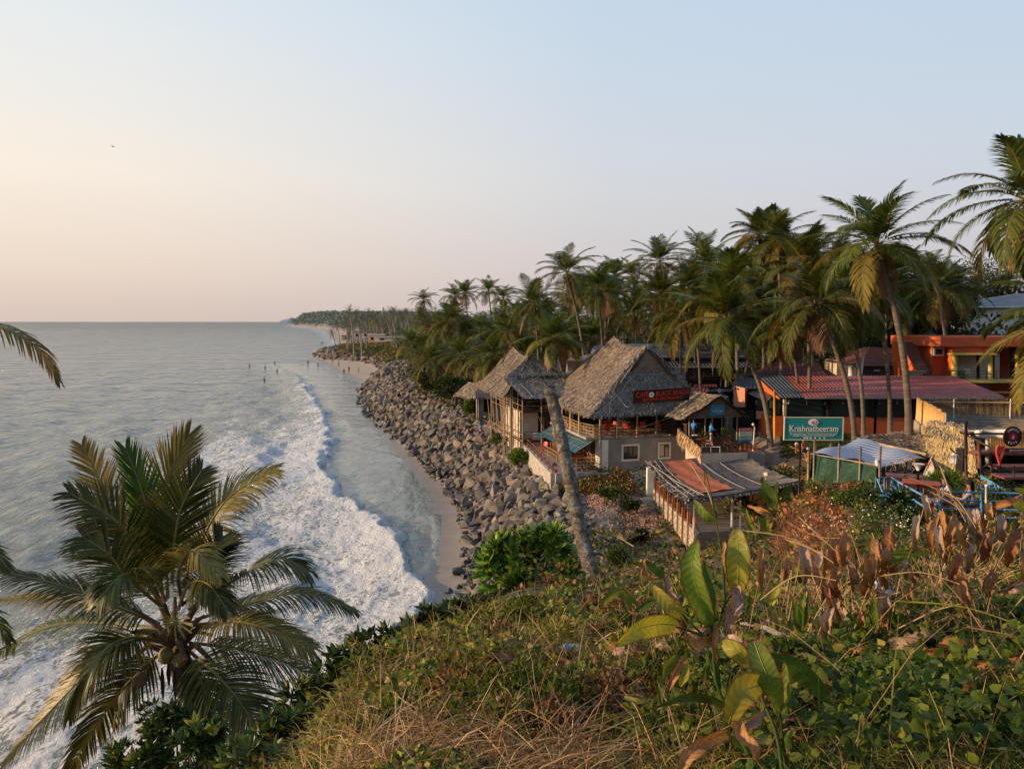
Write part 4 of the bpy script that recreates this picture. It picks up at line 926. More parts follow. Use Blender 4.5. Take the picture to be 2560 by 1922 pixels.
# chairs on the upper deck
rs4 = random.Random(4); nm_ = 0
for (u, v, yw) in ((0.9,1.0,.4),(1.9,2.2,2.0),(2.9,1.1,-.6),(3.8,2.5,1.4),(4.3,1.0,2.9),(5.7,0.9,-.2),(6.7,1.6,1.2),(7.2,2.8,2.4),(2.3,4.2,.3),(5.2,3.1,.9)):
    lab = ['red plastic chair at the left corner of the thatched cafe deck','red plastic chair on the thatched cafe deck, second from the left corner'][nm_] if nm_ < 2 else 'red plastic chair behind the front railing of the thatched cafe deck'
    chair('chair', lab, FA.P(u, v, zd+.01), yw, M_RED, 'red chairs on the cafe deck', s=1.1); nm_ += 1
for (u, v) in ((1.5,1.5),(3.4,1.9),(5.0,2.0),(6.4,2.4)): table('dining_table', 'dark dining table among red chairs on the cafe deck', FA.P(u, v, zd+.01), .3, .9, .8, M_DWOOD, 'dining tables on the cafe deck')
# paved terrace towards the sea with stone plinth
tz = 5.75; cor = [at(1388,1186,66)]; 
T0 = FA.P(-5.0,-.6,tz); T1 = FA.P(-.05,-.6,tz); T2 = FA.P(-2.9,14,tz); T3 = FA.P(-6.3,13,tz)
T0 = atz(1382,1186,tz); T1 = atz(1492,1181,tz); T3 = atz(1306,1107,tz); T2 = atz(1400,1098,tz)
te = thing('sea_terrace', 'paved cafe terrace with a white stone retaining wall above the boulders', 'terrace', (T0.x, T0.y, tz-1.2))
p = MB(); p.hexa([q-Vector((0,0,.3)) for q in (T0,T1,T2,T3)]+[T0,T1,T2,T3]); p.build('paving', M_BRICK, te)
p = MB()
def wallseg(p, a, b_, th, z0, z1, mi=0):
    a, b_ = Vector(a), Vector(b_); d = (b_-a); d.z = 0; n = Vector((-d.y, d.x, 0)).normalized()*th/2
    p.hexa([Vector((q.x, q.y, z0)) for q in (a-n, b_-n, b_+n, a+n)]+[Vector((q.x, q.y, z1)) for q in (a-n, b_-n, b_+n, a+n)], mi)
wallseg(p, T3, T0, .35, tz-2.4, tz+.1); wallseg(p, T0+Vector((.2,-.05,0)), T1, .3, tz-1.6, tz+.12); wallseg(p, T1, T1+Vector((1.3,.3,0)), .3, tz-1.4, tz-.05)
p.build('retaining_wall', mat('whitewashed_stone',(0.62,0.56,0.50),(0.30,0.26,0.22), scale=2.4, bmp=1.0, bdist=.1), te)
p = MB(); rail(p, T3+Vector((0,0,.1)), T0+Vector((0,0,.1)), .75, 9, 2, .045); p.build('railing', M_WOODR, te)
for k, f in enumerate((.05,.30,.42,.60,.72,.84,.95)):
    q = T0.lerp(T1, f)+Vector((.0,.25,.0)); pt = thing('potted_plant', 'small green plant in a terracotta pot along the cafe terrace edge', 'plant', tuple(q), 'potted plants along the terrace edge')
    p = MB(); p.tube([q, q+Vector((0,0,.34))], [.14,.2], 8); p.build('pot', M_POT, pt); lm = LM(); lm.add(leafball(q+Vector((0,0,.55)), 60, (.22,.22,.28), .22, .06, r3, up=.8)); lm.build('foliage', M_BUSH, pt)
chair('chair', 'lone red plastic chair on the paved sea terrace', atz(1358,1133,tz+.02), 2.4, M_RED, 'terrace chairs', s=1.15)
p = MB(); q = atz(1335,1114,tz+.02)
p.tube([q, q+Vector((0,0,1.2))], .03, 5)
p.grid(lambda u, v: q+Vector((-.2+2.2*u, .3*u-.1*math.sin(v*3), 1.25-1.25*v+.08*math.sin(u*9))), 10, 6); p.build('white_sheet', M_WHITE, None, 'grey white sheet hung under the bamboo guesthouse deck', 'sheet')
# lowered yard in front of the grey wall with kerb wall and orange stub posts
yd = [atz(1535,1172,5.3), atz(1725,1168,5.3), atz(1720,1260,4.6), atz(1612,1262,4.6)]
p = MB(); p.face([q+Vector((0,0,.06)) for q in yd]); p.build('yard', M_CONC, kind='structure')
kw = thing('low_wall', 'low concrete wall with orange stub posts edging the yard below the grey wall', 'wall', (yd[0].x, yd[0].y, 5)); p = MB()
K = [at(1529,1172,65.5), at(1560,1200,62), at(1590,1225,59.5), at(1617,1252,57)]
for a, b_ in zip(K[:-1], K[1:]): wallseg(p, a, b_, .25, min(a.z,b_.z)-1.2, (a.z+b_.z)/2)
p.build('wall', M_CONC, kw)
for k in range(8):
    f = k/7*3; i = min(2, int(f)); q = K[i].lerp(K[i+1], f-i); p = MB(); p.box(q+Vector((0,0,.3)), (.16,.16,.62)); p.build('post', M_ORPOST, kw)
# ================================================================== B. bamboo guesthouse left of the cafe
Bp = at(1306, 1113, 73); FB = Fr(Bp.x, Bp.y, 14); GB = Bp.z-.2
t = thing('bamboo_guesthouse', 'ramshackle two storey bamboo guesthouse on tall poles with grey thatched roof', 'building', (Bp.x, Bp.y, GB))
zB = FB.on_v(1306,1028,0)[1]
p = MB(); p.fbox(FB, 0, 5.2, 0.1, 10, zB-.18, zB); p.fbox(FB, 0, 5.2, 0.3, 10, GB+.4, GB+.55); p.build('floor_deck', M_DWOOD, t)
p = MB(); p.fbox(FB, .3, 2.2, 2.2, 9.5, GB-1, zB-.2); p.fbox(FB, 3.2, 5.2, 2.4, 9.5, GB-1, zB-.2); p.build('lower_wall', M_CREAM, t)
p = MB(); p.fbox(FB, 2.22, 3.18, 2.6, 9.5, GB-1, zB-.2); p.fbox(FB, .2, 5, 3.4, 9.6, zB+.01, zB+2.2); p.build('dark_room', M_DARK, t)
for u, v, zt in ((0,0,11.2),(0,1.8,11.6),(0,4,11.8),(0,6.4,12),(0,9,12),(1.9,0,11.0),(4.4,0,11.0),(-.9,1.2,11.5),(-.9,4.2,11.6),(-.9,7.5,11.8),(-.9,10,11.8),(-.45,2.8,11.6),(-.45,5.5,11.6)):
    b_ = FB.P(u, v, 0); zb = min(GB, gz(b_.x, b_.y))-.3; p = MB(); p.tube([FB.P(u,v,zb), FB.P(u+.05,v,(zb+zt)/2), FB.P(u,v,zt)], .075, 6); p.build('pole', M_BAMBOOG, t)
p = MB()
for z in (zB-.1, zB+.5, zB+1.0, GB+.6, GB+1.2):
    p.tube([FB.P(0,0,z), FB.P(0,9.8,z)], .04, 5); p.tube([FB.P(-.9,1.2,z+.1), FB.P(-.9,10,z+.1)], .035, 5)
for z in (zB+.5, zB+.95): p.tube([FB.P(0,-.02,z), FB.P(4.5,-.02,z)], .035, 5)
for k in range(5): p.tube([FB.P(-.9,1.2+2.2*k,GB), FB.P(-.9,3.2+2.2*k,zB+.4)], .035, 5)
p.tube([FB.P(.1,-.05,zB-.2), FB.P(-1.3,3,5.0)], .03, 5)
for q in ((1290,990,1235,1110),(1268,965,1215,1100)): pass
p.tube([FB.P(1.4,-.05,zB-.1), FB.P(2.6,-.05,GB+.7)], .035, 5)
p.build('bamboo_brace', M_BAMBOO, t)
p = MB(); rail(p, FB.P(.2,0.02,GB+.55), FB.P(4.4,0.02,GB+.55), .9, 5, 3, .03); rail(p, FB.P(1.5,-1.3,GB-.6), FB.P(4,-1.3,GB-.6), .9, 4, 3, .03); p.build('railing', M_WOODR, t)
p = MB(); p.fbox(FB, 2.3, 3.3, .5, .62, GB+.55, zB-.2)
for k in range(6): p.fbox(FB, 2.3+k*.17, 2.36+k*.17, .44, .5, GB+.55, zB-.2)
p.build('bamboo_screen', M_DWOOD, t)
a0 = FB.P(-.1,-1.0,10.75); a1 = FB.P(5.6,-1.0,11.0); a2 = FB.P(6.0,2.6,12.55); a3 = FB.P(-1.3,2.4,12.5)
thatch('lower_roof', t, a0, a1, a2, a3, M_THATCHG, .12, 220, poles=2, pole_up=3, seed=11, straw=(.28,.05), ragged=.5)
p0 = FB.P(-1.0,2.4,12.6); p1 = FB.P(5.6,2.4,12.7); pk0 = FB.P(1.9,4.6,14.4); pk1 = FB.P(2.3,13,15.2)
thatch('gable_thatch', t, p0, p1, pk0+FB.U*.2, pk0, M_THATCHG, .05, 220, seed=12, straw=(.28,.05), ragged=.5)
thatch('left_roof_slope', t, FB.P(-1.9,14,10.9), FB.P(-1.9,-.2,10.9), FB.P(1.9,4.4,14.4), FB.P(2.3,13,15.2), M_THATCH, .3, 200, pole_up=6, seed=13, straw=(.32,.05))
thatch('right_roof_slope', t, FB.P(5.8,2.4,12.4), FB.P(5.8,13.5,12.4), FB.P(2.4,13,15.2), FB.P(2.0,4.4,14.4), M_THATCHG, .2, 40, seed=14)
for k, (u, v) in enumerate(((1.0,1.2),(1.8,1.6),(2.7,1.1),(3.5,1.5))): chair('chair', 'dark chair on the upper floor of the bamboo guesthouse', FB.P(u, v, zB+.01), k*1.3, M_DWOOD, 'dark chairs upstairs in the bamboo guesthouse')
q = at(1428,958,82); p = MB(); p.grid(lambda u, v: q+Vector(((u-.5)*2.0, (v-.5)*1.2, .25*math.sin(u*7)*math.sin(v*6)+.3*(v-.5))), 9, 7); p.build('blue_tarp', flat('tarp_blue',(0.03,0.10,0.42)), None, 'crumpled blue plastic sheet lying on the guesthouse thatch at a palm foot', 'tarpaulin')
# low thatched hut with the red sign
q = at(1220, 1010, 98); FH = Fr(q.x, q.y, 30); gH = gz(q.x, q.y)
t = thing('thatched_hut', 'low thatched hut with straw fringe at the landward top of the boulder bank', 'hut', tuple(q))
zH = q.z
thatch('roof', t, FH.P(-2.6,-1.6,zH+1.1), FH.P(3.8,-1.6,zH+1.0), FH.P(3.0,1.6,zH+2.7), FH.P(-1.2,1.6,zH+2.6), M_THATCH, .1, 90, seed=21, straw=(.55,.08))
thatch('side_roof', t, FH.P(-2.6,4.2,zH+1.1), FH.P(-2.6,-1.6,zH+1.1), FH.P(-.8,1.6,zH+2.7), FH.P(-1.0,3.6,zH+2.7), M_THATCH, .1, 90, seed=22, straw=(.55,.08))
for u in (-2,0,1.6,3.2):
    p = MB(); p.tube([FH.P(u,-1.2,zH-1.6), FH.P(u,-1.2,zH+1.3)], .07, 6); p.build('post', M_BAMBOOG, t)
p = MB(); rail(p, FH.P(-.2,-1.3,zH-1.0), FH.P(3.6,-1.3,zH-1.2), .8, 4, 3, .04); p.build('railing', M_WHITE, t)
p = MB(); p.fbox(FH, -2.2, -1.2, -1.1, -.9, zH-1.8, zH+.9); p.fbox(FH, -.2, 5, -1.6, 3, zH-2.0, zH-1.05); p.build('plinth', M_CONC, t)
p = MB(); p.fbox(FH, -2, 3.2, .8, 3, zH-1.2, zH+1.2); p.build('back_wall', M_DWOOD, t)
q = at(1234.5, 979.5, 90); sg = thing('small_sign', 'small red sign on a pole beside the low thatched hut', 'sign', (q.x, q.y, q.z-3)); p = MB(); p.box(q, (.75,.06,.52)); p.build('board', flat('small_red',(0.40,0.02,0.03)), sg)
p = MB(); p.tube([q+Vector((0,.06,-3.0)), q+Vector((0,.06,.2))], .03, 5); p.build('pole', M_BAMBOOG, sg)
for k, (tx, dz_) in enumerate((('OCEAN', .1), ('VIEW', -.12))): text(tx, .2, q+Vector((0,-.04,dz_)), (1,0,0), (0,-1,0), flat('small_pink',(0.6,0.25,0.22)), sg)
# ================================================================== C. bar hut with blue sign
Cp = at(1725, 1043, 61.5); FC = Fr(Cp.x, Cp.y, 16); zf = 8.35
t = thing('bar_hut', 'small open bar hut with plank gable under a steep thatched roof', 'hut', (Cp.x, Cp.y, zf))
uC = FC.on_v(1854,1040,0)[0]; up, zp = FC.on_v(1796, 989, 0); ze = Cp.z
E0 = FC.P(-.75,-.25,ze-.05); E1 = FC.P(-.35,5.4,ze-.05); K0 = FC.P(up,-.25,zp+.05); K1 = FC.P(up,5.0,zp+.1)
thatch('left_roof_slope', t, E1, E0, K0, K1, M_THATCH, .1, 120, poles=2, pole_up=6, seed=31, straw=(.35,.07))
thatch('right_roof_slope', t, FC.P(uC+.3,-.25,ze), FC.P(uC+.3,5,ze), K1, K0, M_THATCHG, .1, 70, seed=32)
p = MB(); n_ = 9
for k in range(n_):
    f0, f1 = k/n_, (k+1)/n_; p.face([FC.P(up*f0,.02+.025*(k % 2),ze+(zp-ze)*f0), FC.P(uC-(uC-up)*f0,.02+.025*(k % 2),ze+(zp-ze)*f0), FC.P(uC-(uC-up)*f1,-.02+.025*(k % 2),ze+(zp-ze)*f1), FC.P(up*f1,-.02+.025*(k % 2),ze+(zp-ze)*f1)])
p.build('gable_board', M_PLANK, t)
p = MB(); p.fbox(FC, -.1, uC+.1, -.02, 5, ze-.12, ze-.02); p.build('tie_beam', M_PLANK, t)
for u, v in ((0,0),(1.45,0),(2.1,0),(uC-.35,0),(uC-.8,1.6)):
    p = MB(); p.tube([FC.P(u,v+.08,zf-.2), FC.P(u,v+.08,ze)], .065, 6); p.build('post', M_BAMBOOG, t)
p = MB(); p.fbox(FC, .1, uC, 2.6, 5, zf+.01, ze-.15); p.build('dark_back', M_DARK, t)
p = MB(); p.fbox(FC, .5, 2.0, 1.4, 1.9, zf+.01, zf+1.05); p.build('counter', M_DWOOD, t)
p = MB(); p.fbox(FC, .42, 2.1, 1.3, 1.98, zf+1.06, zf+1.12); p.build('counter_top', M_WOODR, t)
p = MB(); PL = [FC.P(.1,.8,0), atz(1752,1133,zf), atz(1870,1130,zf), FC.P(5.2,5,0)]; PL[0].z = 0
p.hexa([Vector((q.x,q.y,5.3)) for q in PL]+[Vector((q.x,q.y,zf)) for q in PL]); p.build('platform', M_CREAM, t)
p = MB(); p.hexa([Vector((q.x,q.y,zf+.003)) for q in PL]+[Vector((q.x,q.y,zf+.03)) for q in PL]); p.build('deck_floor', M_DWOOD, t)
lm = LM(); n_ = 1500; u = r3.random(n_); pa_ = FC.P(-.45,1.2,zf-.2); pb_ = atz(1752,1136,zf)-Vector((0,0,.3)); P = np.array([tuple(pa_.lerp(pb_, a)+Vector((0,0,.15+r3.random()*1.0*(1-.3*a)))) for a in u]); lm.add(leaf_quads(P, np.c_[r3.normal(0,.15,n_), r3.normal(0,.3,n_), r3.normal(-.7,.3,n_)]*.55, np.c_[r3.normal(0,.3,n_), r3.normal(0,1,n_), r3.normal(0,.3,n_)]*.03, None)); lm.build('reed_fence', M_THATCHY, t)
p = MB(); rail(p, atz(1754,1132,zf), atz(1800,1132,zf), .45, 2, 1, .03); p.build('front_rail', M_METAL, t)
pl = FC.on_v(1776,1011,-.12); pr = FC.on_v(1812,1038,-.12)
sg = thing('blue_sign', 'blue square sign with white script on the plank gable', 'sign', tuple(FC.P(pl[0],-.12,pr[1]))); p = MB(); p.fbox(FC, pl[0], pr[0], -.13, -.05, pr[1], pl[1]); p.build('board', flat('sign_azure',(0.02,0.21,0.42)), sg)
uc, zc_ = (pl[0]+pr[0])/2, (pl[1]+pr[1])/2
text('Swadmi Swad', .24, FC.P(uc,-.14,zc_-.08), FC.U, -FC.V, MW, sg, sx=.78); text('restaurant', .1, FC.P(uc,-.14,zc_+.14), FC.U, -FC.V, MW, sg); text('cafe & bar', .09, FC.P(uc+.15,-.14,zc_-.26), FC.U, -FC.V, MW, sg)
# folding deck chairs and low tables on the platform
for k, (px, py) in enumerate(((1795,1118),(1806,1113),(1818,1124),(1830,1117),(1776,1108))):
    q = atz(px, py, zf+.03); tt = thing('deck_chair', 'dark folding deck chair on the bar hut platform', 'deck chair', tuple(q), 'deck chairs on the bar hut platform')
    a = MB(); a.grid(lambda u, v: q+Vector((-.5+1.1*v, -.28+.56*u, .32+.62*(1-v)-.12*math.sin(math.pi*v))), 2, 6); a.build('sling', M_WOODR, tt)
    for s_ in (-.3,.3):
        a = MB(); a.tube([q+Vector((-.55,s_,1.0)), q+Vector((.55,s_,.02))], .025, 5); a.tube([q+Vector((-.45,s_,.02)), q+Vector((.6,s_,.42))], .025, 5); a.build('side_frame', M_DWOOD, tt)
for k, (px, py) in enumerate(((1757,1118),(1740,1108),(1836,1128))):
    q = atz(px, py, zf+.03); tt = table('low_table', 'low dark table on the bar hut platform with '+['a red tablecloth','small bottles','a napkin holder'][k], q, .2, .9, .7, M_DWOOD, 'low tables on the bar hut platform', h=.6)
    a = MB(); a.box(q+Vector((-.1,0,.66)), (.4,.3,.05)); a.build('tray', [M_RED, M_WHITE, M_DWOOD][k], None, 'small tray on a low table of the bar platform '+['(red)','(white)','(dark)'][k], 'tray')
for k, (px, py) in enumerate(((1822,1100),(1812,1108),(1758,1118))):
    q = atz(px, py, zf+.03); tt = thing('pot_palm', 'small potted palm on the bar hut platform, '+['right of the middle post','nearest the deck chairs','at the left'][k], 'plant', tuple(q), 'potted palms on the platform')
    a = MB(); a.tube([q, q+Vector((0,0,.3))], [.12,.17], 8); a.build('pot', M_POT, tt); l_ = LM(); l_.add(leafball(q+Vector((0,0,.7)), 70, (.3,.3,.4), .4, .05, r3, up=.8)); l_.build('foliage', M_BUSH, tt)
# ================================================================== D. striped sign board on a pole, path posts
q = at(1882, 1140, 57); sg = thing('menu_board', 'menu board striped red, white, green and blue on a pale pole by the path', 'sign', tuple(q)); U = Vector((.97,.2,0)).normalized(); n_ = Vector((.2,-.97,0)).normalized()
c00 = at(1848, 1103, 57); c11 = at(1884, 1070, 57); wv_ = (c11.x-c00.x)/U.x; hv = c11.z-c00.z
cols = [(0.45,0.06,0.05),(0.50,0.12,0.10),(0.55,0.42,0.30),(0.50,0.52,0.42),(0.20,0.42,0.22),(0.06,0.30,0.22),(0.05,0.20,0.45)]
p = MB()
for k in range(7):
    z1 = c11.z-hv*k/7; z0 = c11.z-hv*(k+1)/7; p.hexa([Vector((c00.x,c00.y,z0)), Vector((c00.x,c00.y,z0))+U*wv_, Vector((c00.x,c00.y,z0))+U*wv_-n_*.05, Vector((c00.x,c00.y,z0))-n_*.05, Vector((c00.x,c00.y,z1)), Vector((c00.x,c00.y,z1))+U*wv_, Vector((c00.x,c00.y,z1))+U*wv_-n_*.05, Vector((c00.x,c00.y,z1))-n_*.05], k)
p.build('board', [flat('stripe_%s' % n, c) for n, c in zip('abcdefg', cols)], sg)
for k in range(4): text(('FRESH FISH','TANDOORI','PIZZA PASTA','COLD DRINKS')[k], .14, Vector((c00.x,c00.y,c11.z-hv*(.1+.24*k)))+U*wv_*.5+n_*.02, U, n_, MW, sg)
p = MB(); p.tube([at(1881,1134,57)-Vector((0,0,.3)), at(1887,1066,57)], .055, 6); p.build('pole', M_WHITE, sg); p = MB(); p.sphere(at(1883,1061,57), .11); p.build('lamp_globe', M_WHITE, sg)
p = MB(); q = at(1868,1128,57); p.box(q-Vector((0,0,.8)), (2.3,1.2,1.6)); o = p.build('sign_plinth', M_CONC, None, 'concrete plinth with orange stub posts under the striped menu board', 'plinth'); LOC[o.name] = Vector((0,0,0))
for px in (1852,1862,1873,1886,1892):
    a = at(px, 1120+(px-1850)*.12, 56.7); p = MB(); p.box(a, (.13,.13,.7)); p.build('post', M_ORPOST, o)
# rope fence with orange posts along the path
PATHF = [((1941,1118),66),((1963,1130),61),((1990,1147),57.5),((2018,1161),55)]
fn = thing('rope_fence', 'rope fence with orange posts running along the sandy path by the lawn', 'fence', tuple(at(1941,1118,66)))
prev = None
for (a, D) in PATHF:
    b0_ = at(a[0], a[1], D); p = MB(); p.box(b0_+Vector((0,0,.35)), (.17,.17,1.3)); p.build('post', M_ORPOST, fn)
    if prev:
        for hh_ in (.35,.8):
            p = MB(); p.tube([(prev+Vector((0,0,hh_))).lerp(b0_+Vector((0,0,hh_)), f)-Vector((0,0,.12*math.sin(math.pi*f))) for f in (0,.25,.5,.75,1)], .03, 5); p.build('rope', M_BAMBOO, fn)
    if a[0] in (1941,1990,2018):
        p = MB(); p.sphere(b0_+Vector((0,0,1.15)), .15); p.build('lamp_globe', M_WHITE, fn)
    prev = b0_
# path ribbon
PC = [((1740,1330),47,2.2),((1830,1250),52,2.6),((1880,1185),56.5,2.6),((1890,1140),60,2.0),((1895,1105),66,1.6),((1915,1085),71,1.2)]
Lp = []; Rp = []
for (a, D, w_) in PC:
    c = at(a[0], a[1], D); Lp.append((c.x-w_, c.y)); Rp.append((c.x+w_, c.y))
p = MB()
def pthp(u, v):
    f = v*(len(Lp)-1); i = min(len(Lp)-2, int(f)); g = f-i; x = (Lp[i][0]*(1-g)+Lp[i+1][0]*g)*(1-u)+(Rp[i][0]*(1-g)+Rp[i+1][0]*g)*u; y = Lp[i][1]*(1-g)+Lp[i+1][1]*g; return Vector((x, y, gz(x, y)+.05))
p.grid(pthp, 8, 40); p.build('path', mat('path_sand',(0.28,0.20,0.15),(0.17,0.12,0.09),scale=1.2,bmp=.5,third=(0.34,0.27,0.21)), kind='structure')
# lawn
p = MB(); p.grid(lambda u, v: (lambda x, y: Vector((x, y, gz(x, y)+.04)))(*(lambda c: (c.x, c.y))(at(1950+270*u, 1100, 57+7*v))), 24, 10); p.build('lawn', mat('lawn_grass',(0.055,0.085,0.018),(0.03,0.05,0.012),scale=3,bmp=.6), kind='structure')
lm = LM(); n_ = 5000; px = r3.uniform(1955,2215,n_); D_ = r3.uniform(57,63.5,n_); X_ = (px-1280)/FPX*D_; z_ = ground(X_, D_); lm.add(leaf_quads(np.c_[X_, D_, z_], np.c_[r3.normal(0,.3,(n_,2)), np.ones(n_)]*.14, np.c_[r3.normal(0,1,(n_,2)), np.zeros(n_)]*.03, None)); lm.build('lawn_blades', M_BUSH, label='short green lawn grass beside the restaurant', cat='grass', kind='stuff')
# resort board
sp_ = at(2050, 1135, 47); u0 = at(1961,1100,47); 
FK = Fr(at(1961,1090,47).x, 47, -2.2); kb = FK.on_v(1961,1098,0)[1]; kt = FK.on_v(1961,1044,0)[1]; ku = FK.on_v(2107,1052,0)[0]
sg = thing('resort_signboard', 'wide teal resort board with white lettering and a red spiral emblem on poles', 'sign', tuple(FK.P(ku*.3,0,6)))
p = MB(); p.fbox(FK, 0, ku, -.03, .05, kb, kt); p.build('board', flat('board_teal',(0.008,0.235,0.255)), sg)
p = MB()
for bb in ((-.05,ku+.05,kt,kt+.05),(-.05,ku+.05,kb-.05,kb),(-.05,0,kb,kt),(ku,ku+.05,kb,kt)): p.fbox(FK, bb[0], bb[1], -.06, .06, bb[2], bb[3])
p.build('frame', flat('board_frame',(0.62,0.60,0.45)), sg)
hb = kt-kb; nk = -FK.V
text('Krishnatheeram', .56, FK.P(ku*.5,-.06,kb+hb*.50), FK.U, nk, MW, sg, sx=.84); text('AYUR HOLY BEACH RESORTS PVT LTD', .17, FK.P(ku*.5,-.06,kb+hb*.335), FK.U, nk, flat('pale_teal_letter',(0.25,0.55,0.52)), sg, sx=1.0)
text('Ph: 0470 260 1305 / 471 / 974 554 0717 / 977 305 4417', .125, FK.P(ku*.5,-.06,kb+hb*.245), FK.U, nk, MW, sg); text('info@krishnatheeram.com, www.krishnatheeram.com', .115, FK.P(ku*.5,-.06,kb+hb*.18), FK.U, nk, MW, sg)
upz = Vector((0,0,1))
p = MB(); disc(p, FK.P(ku*.49,-.05,kb+hb*.80), .215, FK.U, upz, sx=1.55); em = p.build('emblem', MW, sg)
p = MB(); c0 = FK.P(ku*.49,-.065,kb+hb*.80)
sp2 = [(c0+FK.U*math.cos(a)*(.03+.019*a)*1.35+upz*math.sin(a)*(.03+.019*a)*.9) for a in [k*.35 for k in range(22)]]
p.tube(sp2, .028, 5); p.build('spiral', flat('emblem_red',(0.60,0.04,0.06)), em)
p = MB()
for k, dx in enumerate((-.55,-.38,-.18,.1,.38,.66)): disc(p, FK.P(ku*.5+dx,-.05,kb+hb*.08), .06, FK.U, upz, n=8 if k % 2 else 5, sx=1.3 if k < 3 else 1)
p.build('icons', MW, sg)
for u, m_, zb in ((ku*.292,M_BLACK,5.2),(ku*.56,M_BAMBOOG,6.5),(ku*.82,M_BAMBOOG,7.0),(ku*.985,M_BLACK,7.5)):
    a = FK.P(u,.12,0); p = MB(); p.tube([Vector((a.x,a.y,zb)), Vector((a.x,a.y,kb+.3 if m_ is M_BLACK else kt-.1))], .06, 6); p.build('pole', m_, sg)
# ================================================================== E. dark two tier building behind
q = at(1712, 943, 86); FE = Fr(q.x, q.y, 3); ZE = q.z
uE = lambda px, v=0: FE.on_v(px, 940, v)[0]
t = thing('two_tier_building', 'long dark building with two tiers of slate blue corrugated roof and a railed balcony', 'building', (q.x, q.y, 8))
x0, x1 = uE(1600,-1), uE(1885,-1)
p = MB(); corr(p, FE.P(x0,-.5,14.15), FE.P(x1-.3,-.5,14.15), FE.P(x1-1.2,5,15.35), FE.P(x0,5,15.35), .4, .05); p.build('upper_roof', M_DARKROOF, t)
p = MB(); corr(p, FE.P(x0,-1.6,13.0), FE.P(x1,-1.6,13.0), FE.P(x1-.6,.2,13.75), FE.P(x0,.2,13.75), .4, .05); p.build('lower_roof', M_DARKROOF, t)
p = MB(); p.fbox(FE, x0, x1-.3, -.58, -.5, 14.02, 14.16); p.fbox(FE, x0, x1-.5, .25, .35, 13.78, 13.98); p.fbox(FE, x0, x1, -1.68, -1.61, 12.9, 13.04); p.build('fascia', M_METAL, t)
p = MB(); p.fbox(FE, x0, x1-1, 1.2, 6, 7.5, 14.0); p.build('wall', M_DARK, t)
p = MB(); p.fbox(FE, x0, x1-.5, -1.1, 1.2, ZE-.25, ZE); p.build('balcony_floor', M_DWOOD, t)
p = MB(); rail(p, FE.P(uE(1705),-1.05,ZE), FE.P(x1-.6,-1.05,ZE), 1.0, 7, 5, .03); p.build('balcony_railing', M_PLANK, t)
for k in range(7):
    p = MB(); u = x1-1.2-k*2.2; p.fbox(FE, u-.07, u+.07, -.95, -.8, 7.5, 12.95); p.build('post', M_WOODR, t)
for k in range(4):
    u = uE(1740)+k*1.9; f = MB(); f.fbox(FE, u, u+1.3, 1.12, 1.19, ZE+.9, ZE+2.0); fo = f.build('window', M_PLANK, t); g_ = MB(); g_.fbox(FE, u+.1, u+1.2, 1.08, 1.115, ZE+1.0, ZE+1.9); g_.build('pane', M_GLASS, fo)
p = MB(); corr(p, FE.P(uE(1722,-3),-3.4,ZE-1.35), FE.P(uE(1795,-3),-3.4,ZE-1.45), FE.P(uE(1785),-1,ZE-.75), FE.P(uE(1730),-1,ZE-.75), .4, .03); p.build('awning', flat('awning_pink',(0.28,0.10,0.11)), t)
p = MB(); p.fbox(FE, x0, x1+2.5, -1.0, -.9, 7.4, ZE-.3); p.build('lower_front', M_DARK, t)
q = at(1798, 981, 72); sg = thing('white_letter_sign', 'black sign with white lettering and a round white emblem behind the bar hut', 'sign', (q.x, q.y, q.z-2))
p = MB(); p.box(q, (2.25,.08,1.02), 0, .05); p.build('board', flat('sign_black',(0.012,0.010,0.010)), sg)
text('BLACK', .36, q+Vector((-.66,-.08,.2)), (1,.05,0), (.05,-1,0), MW, sg, sx=.85); text('BEACH', .36, q+Vector((.70,-.03,.2)), (1,.05,0), (.05,-1,0), MW, sg, sx=.85)
text('SEAFOOD', .12, q+Vector((.1,-.06,-.08)), (1,.05,0), (.05,-1,0), MW, sg); text('RESTAURANT', .1, q+Vector((.35,-.06,-.22)), (1,.05,0), (.05,-1,0), MW, sg)
p = MB(); disc(p, q+Vector((.0,-.07,.2)), .2, (1,.05,0), (0,0,1)); p.build('emblem', MW, sg); p = MB(); p.box(q+Vector((.5,-.05,-.4)), (.7,.03,.16), 0, .05); p.build('white_strip', MW, sg)
for s_ in (-.9,.9):
    p = MB(); p.tube([q+Vector((s_,.08,-3.5)), q+Vector((s_,.08,.4))], .05, 6); p.build('post', M_METAL, sg)
t = thing('thatched_lean_to', 'small grey thatched lean-to roof behind the right slope of the cafe roof', 'hut', tuple(at(1690,960,79)-Vector((0,0,3))))
thatch('roof', t, at(1675,962,78), at(1716,958,78), at(1711,916,80), at(1668,922,80), M_THATCHG, .05, 90, seed=41, straw=(.35,.08))
p = MB(); p.box(at(1695,985,80), (2.0,1.2,4)); p.build('wall', M_DWOOD, t)
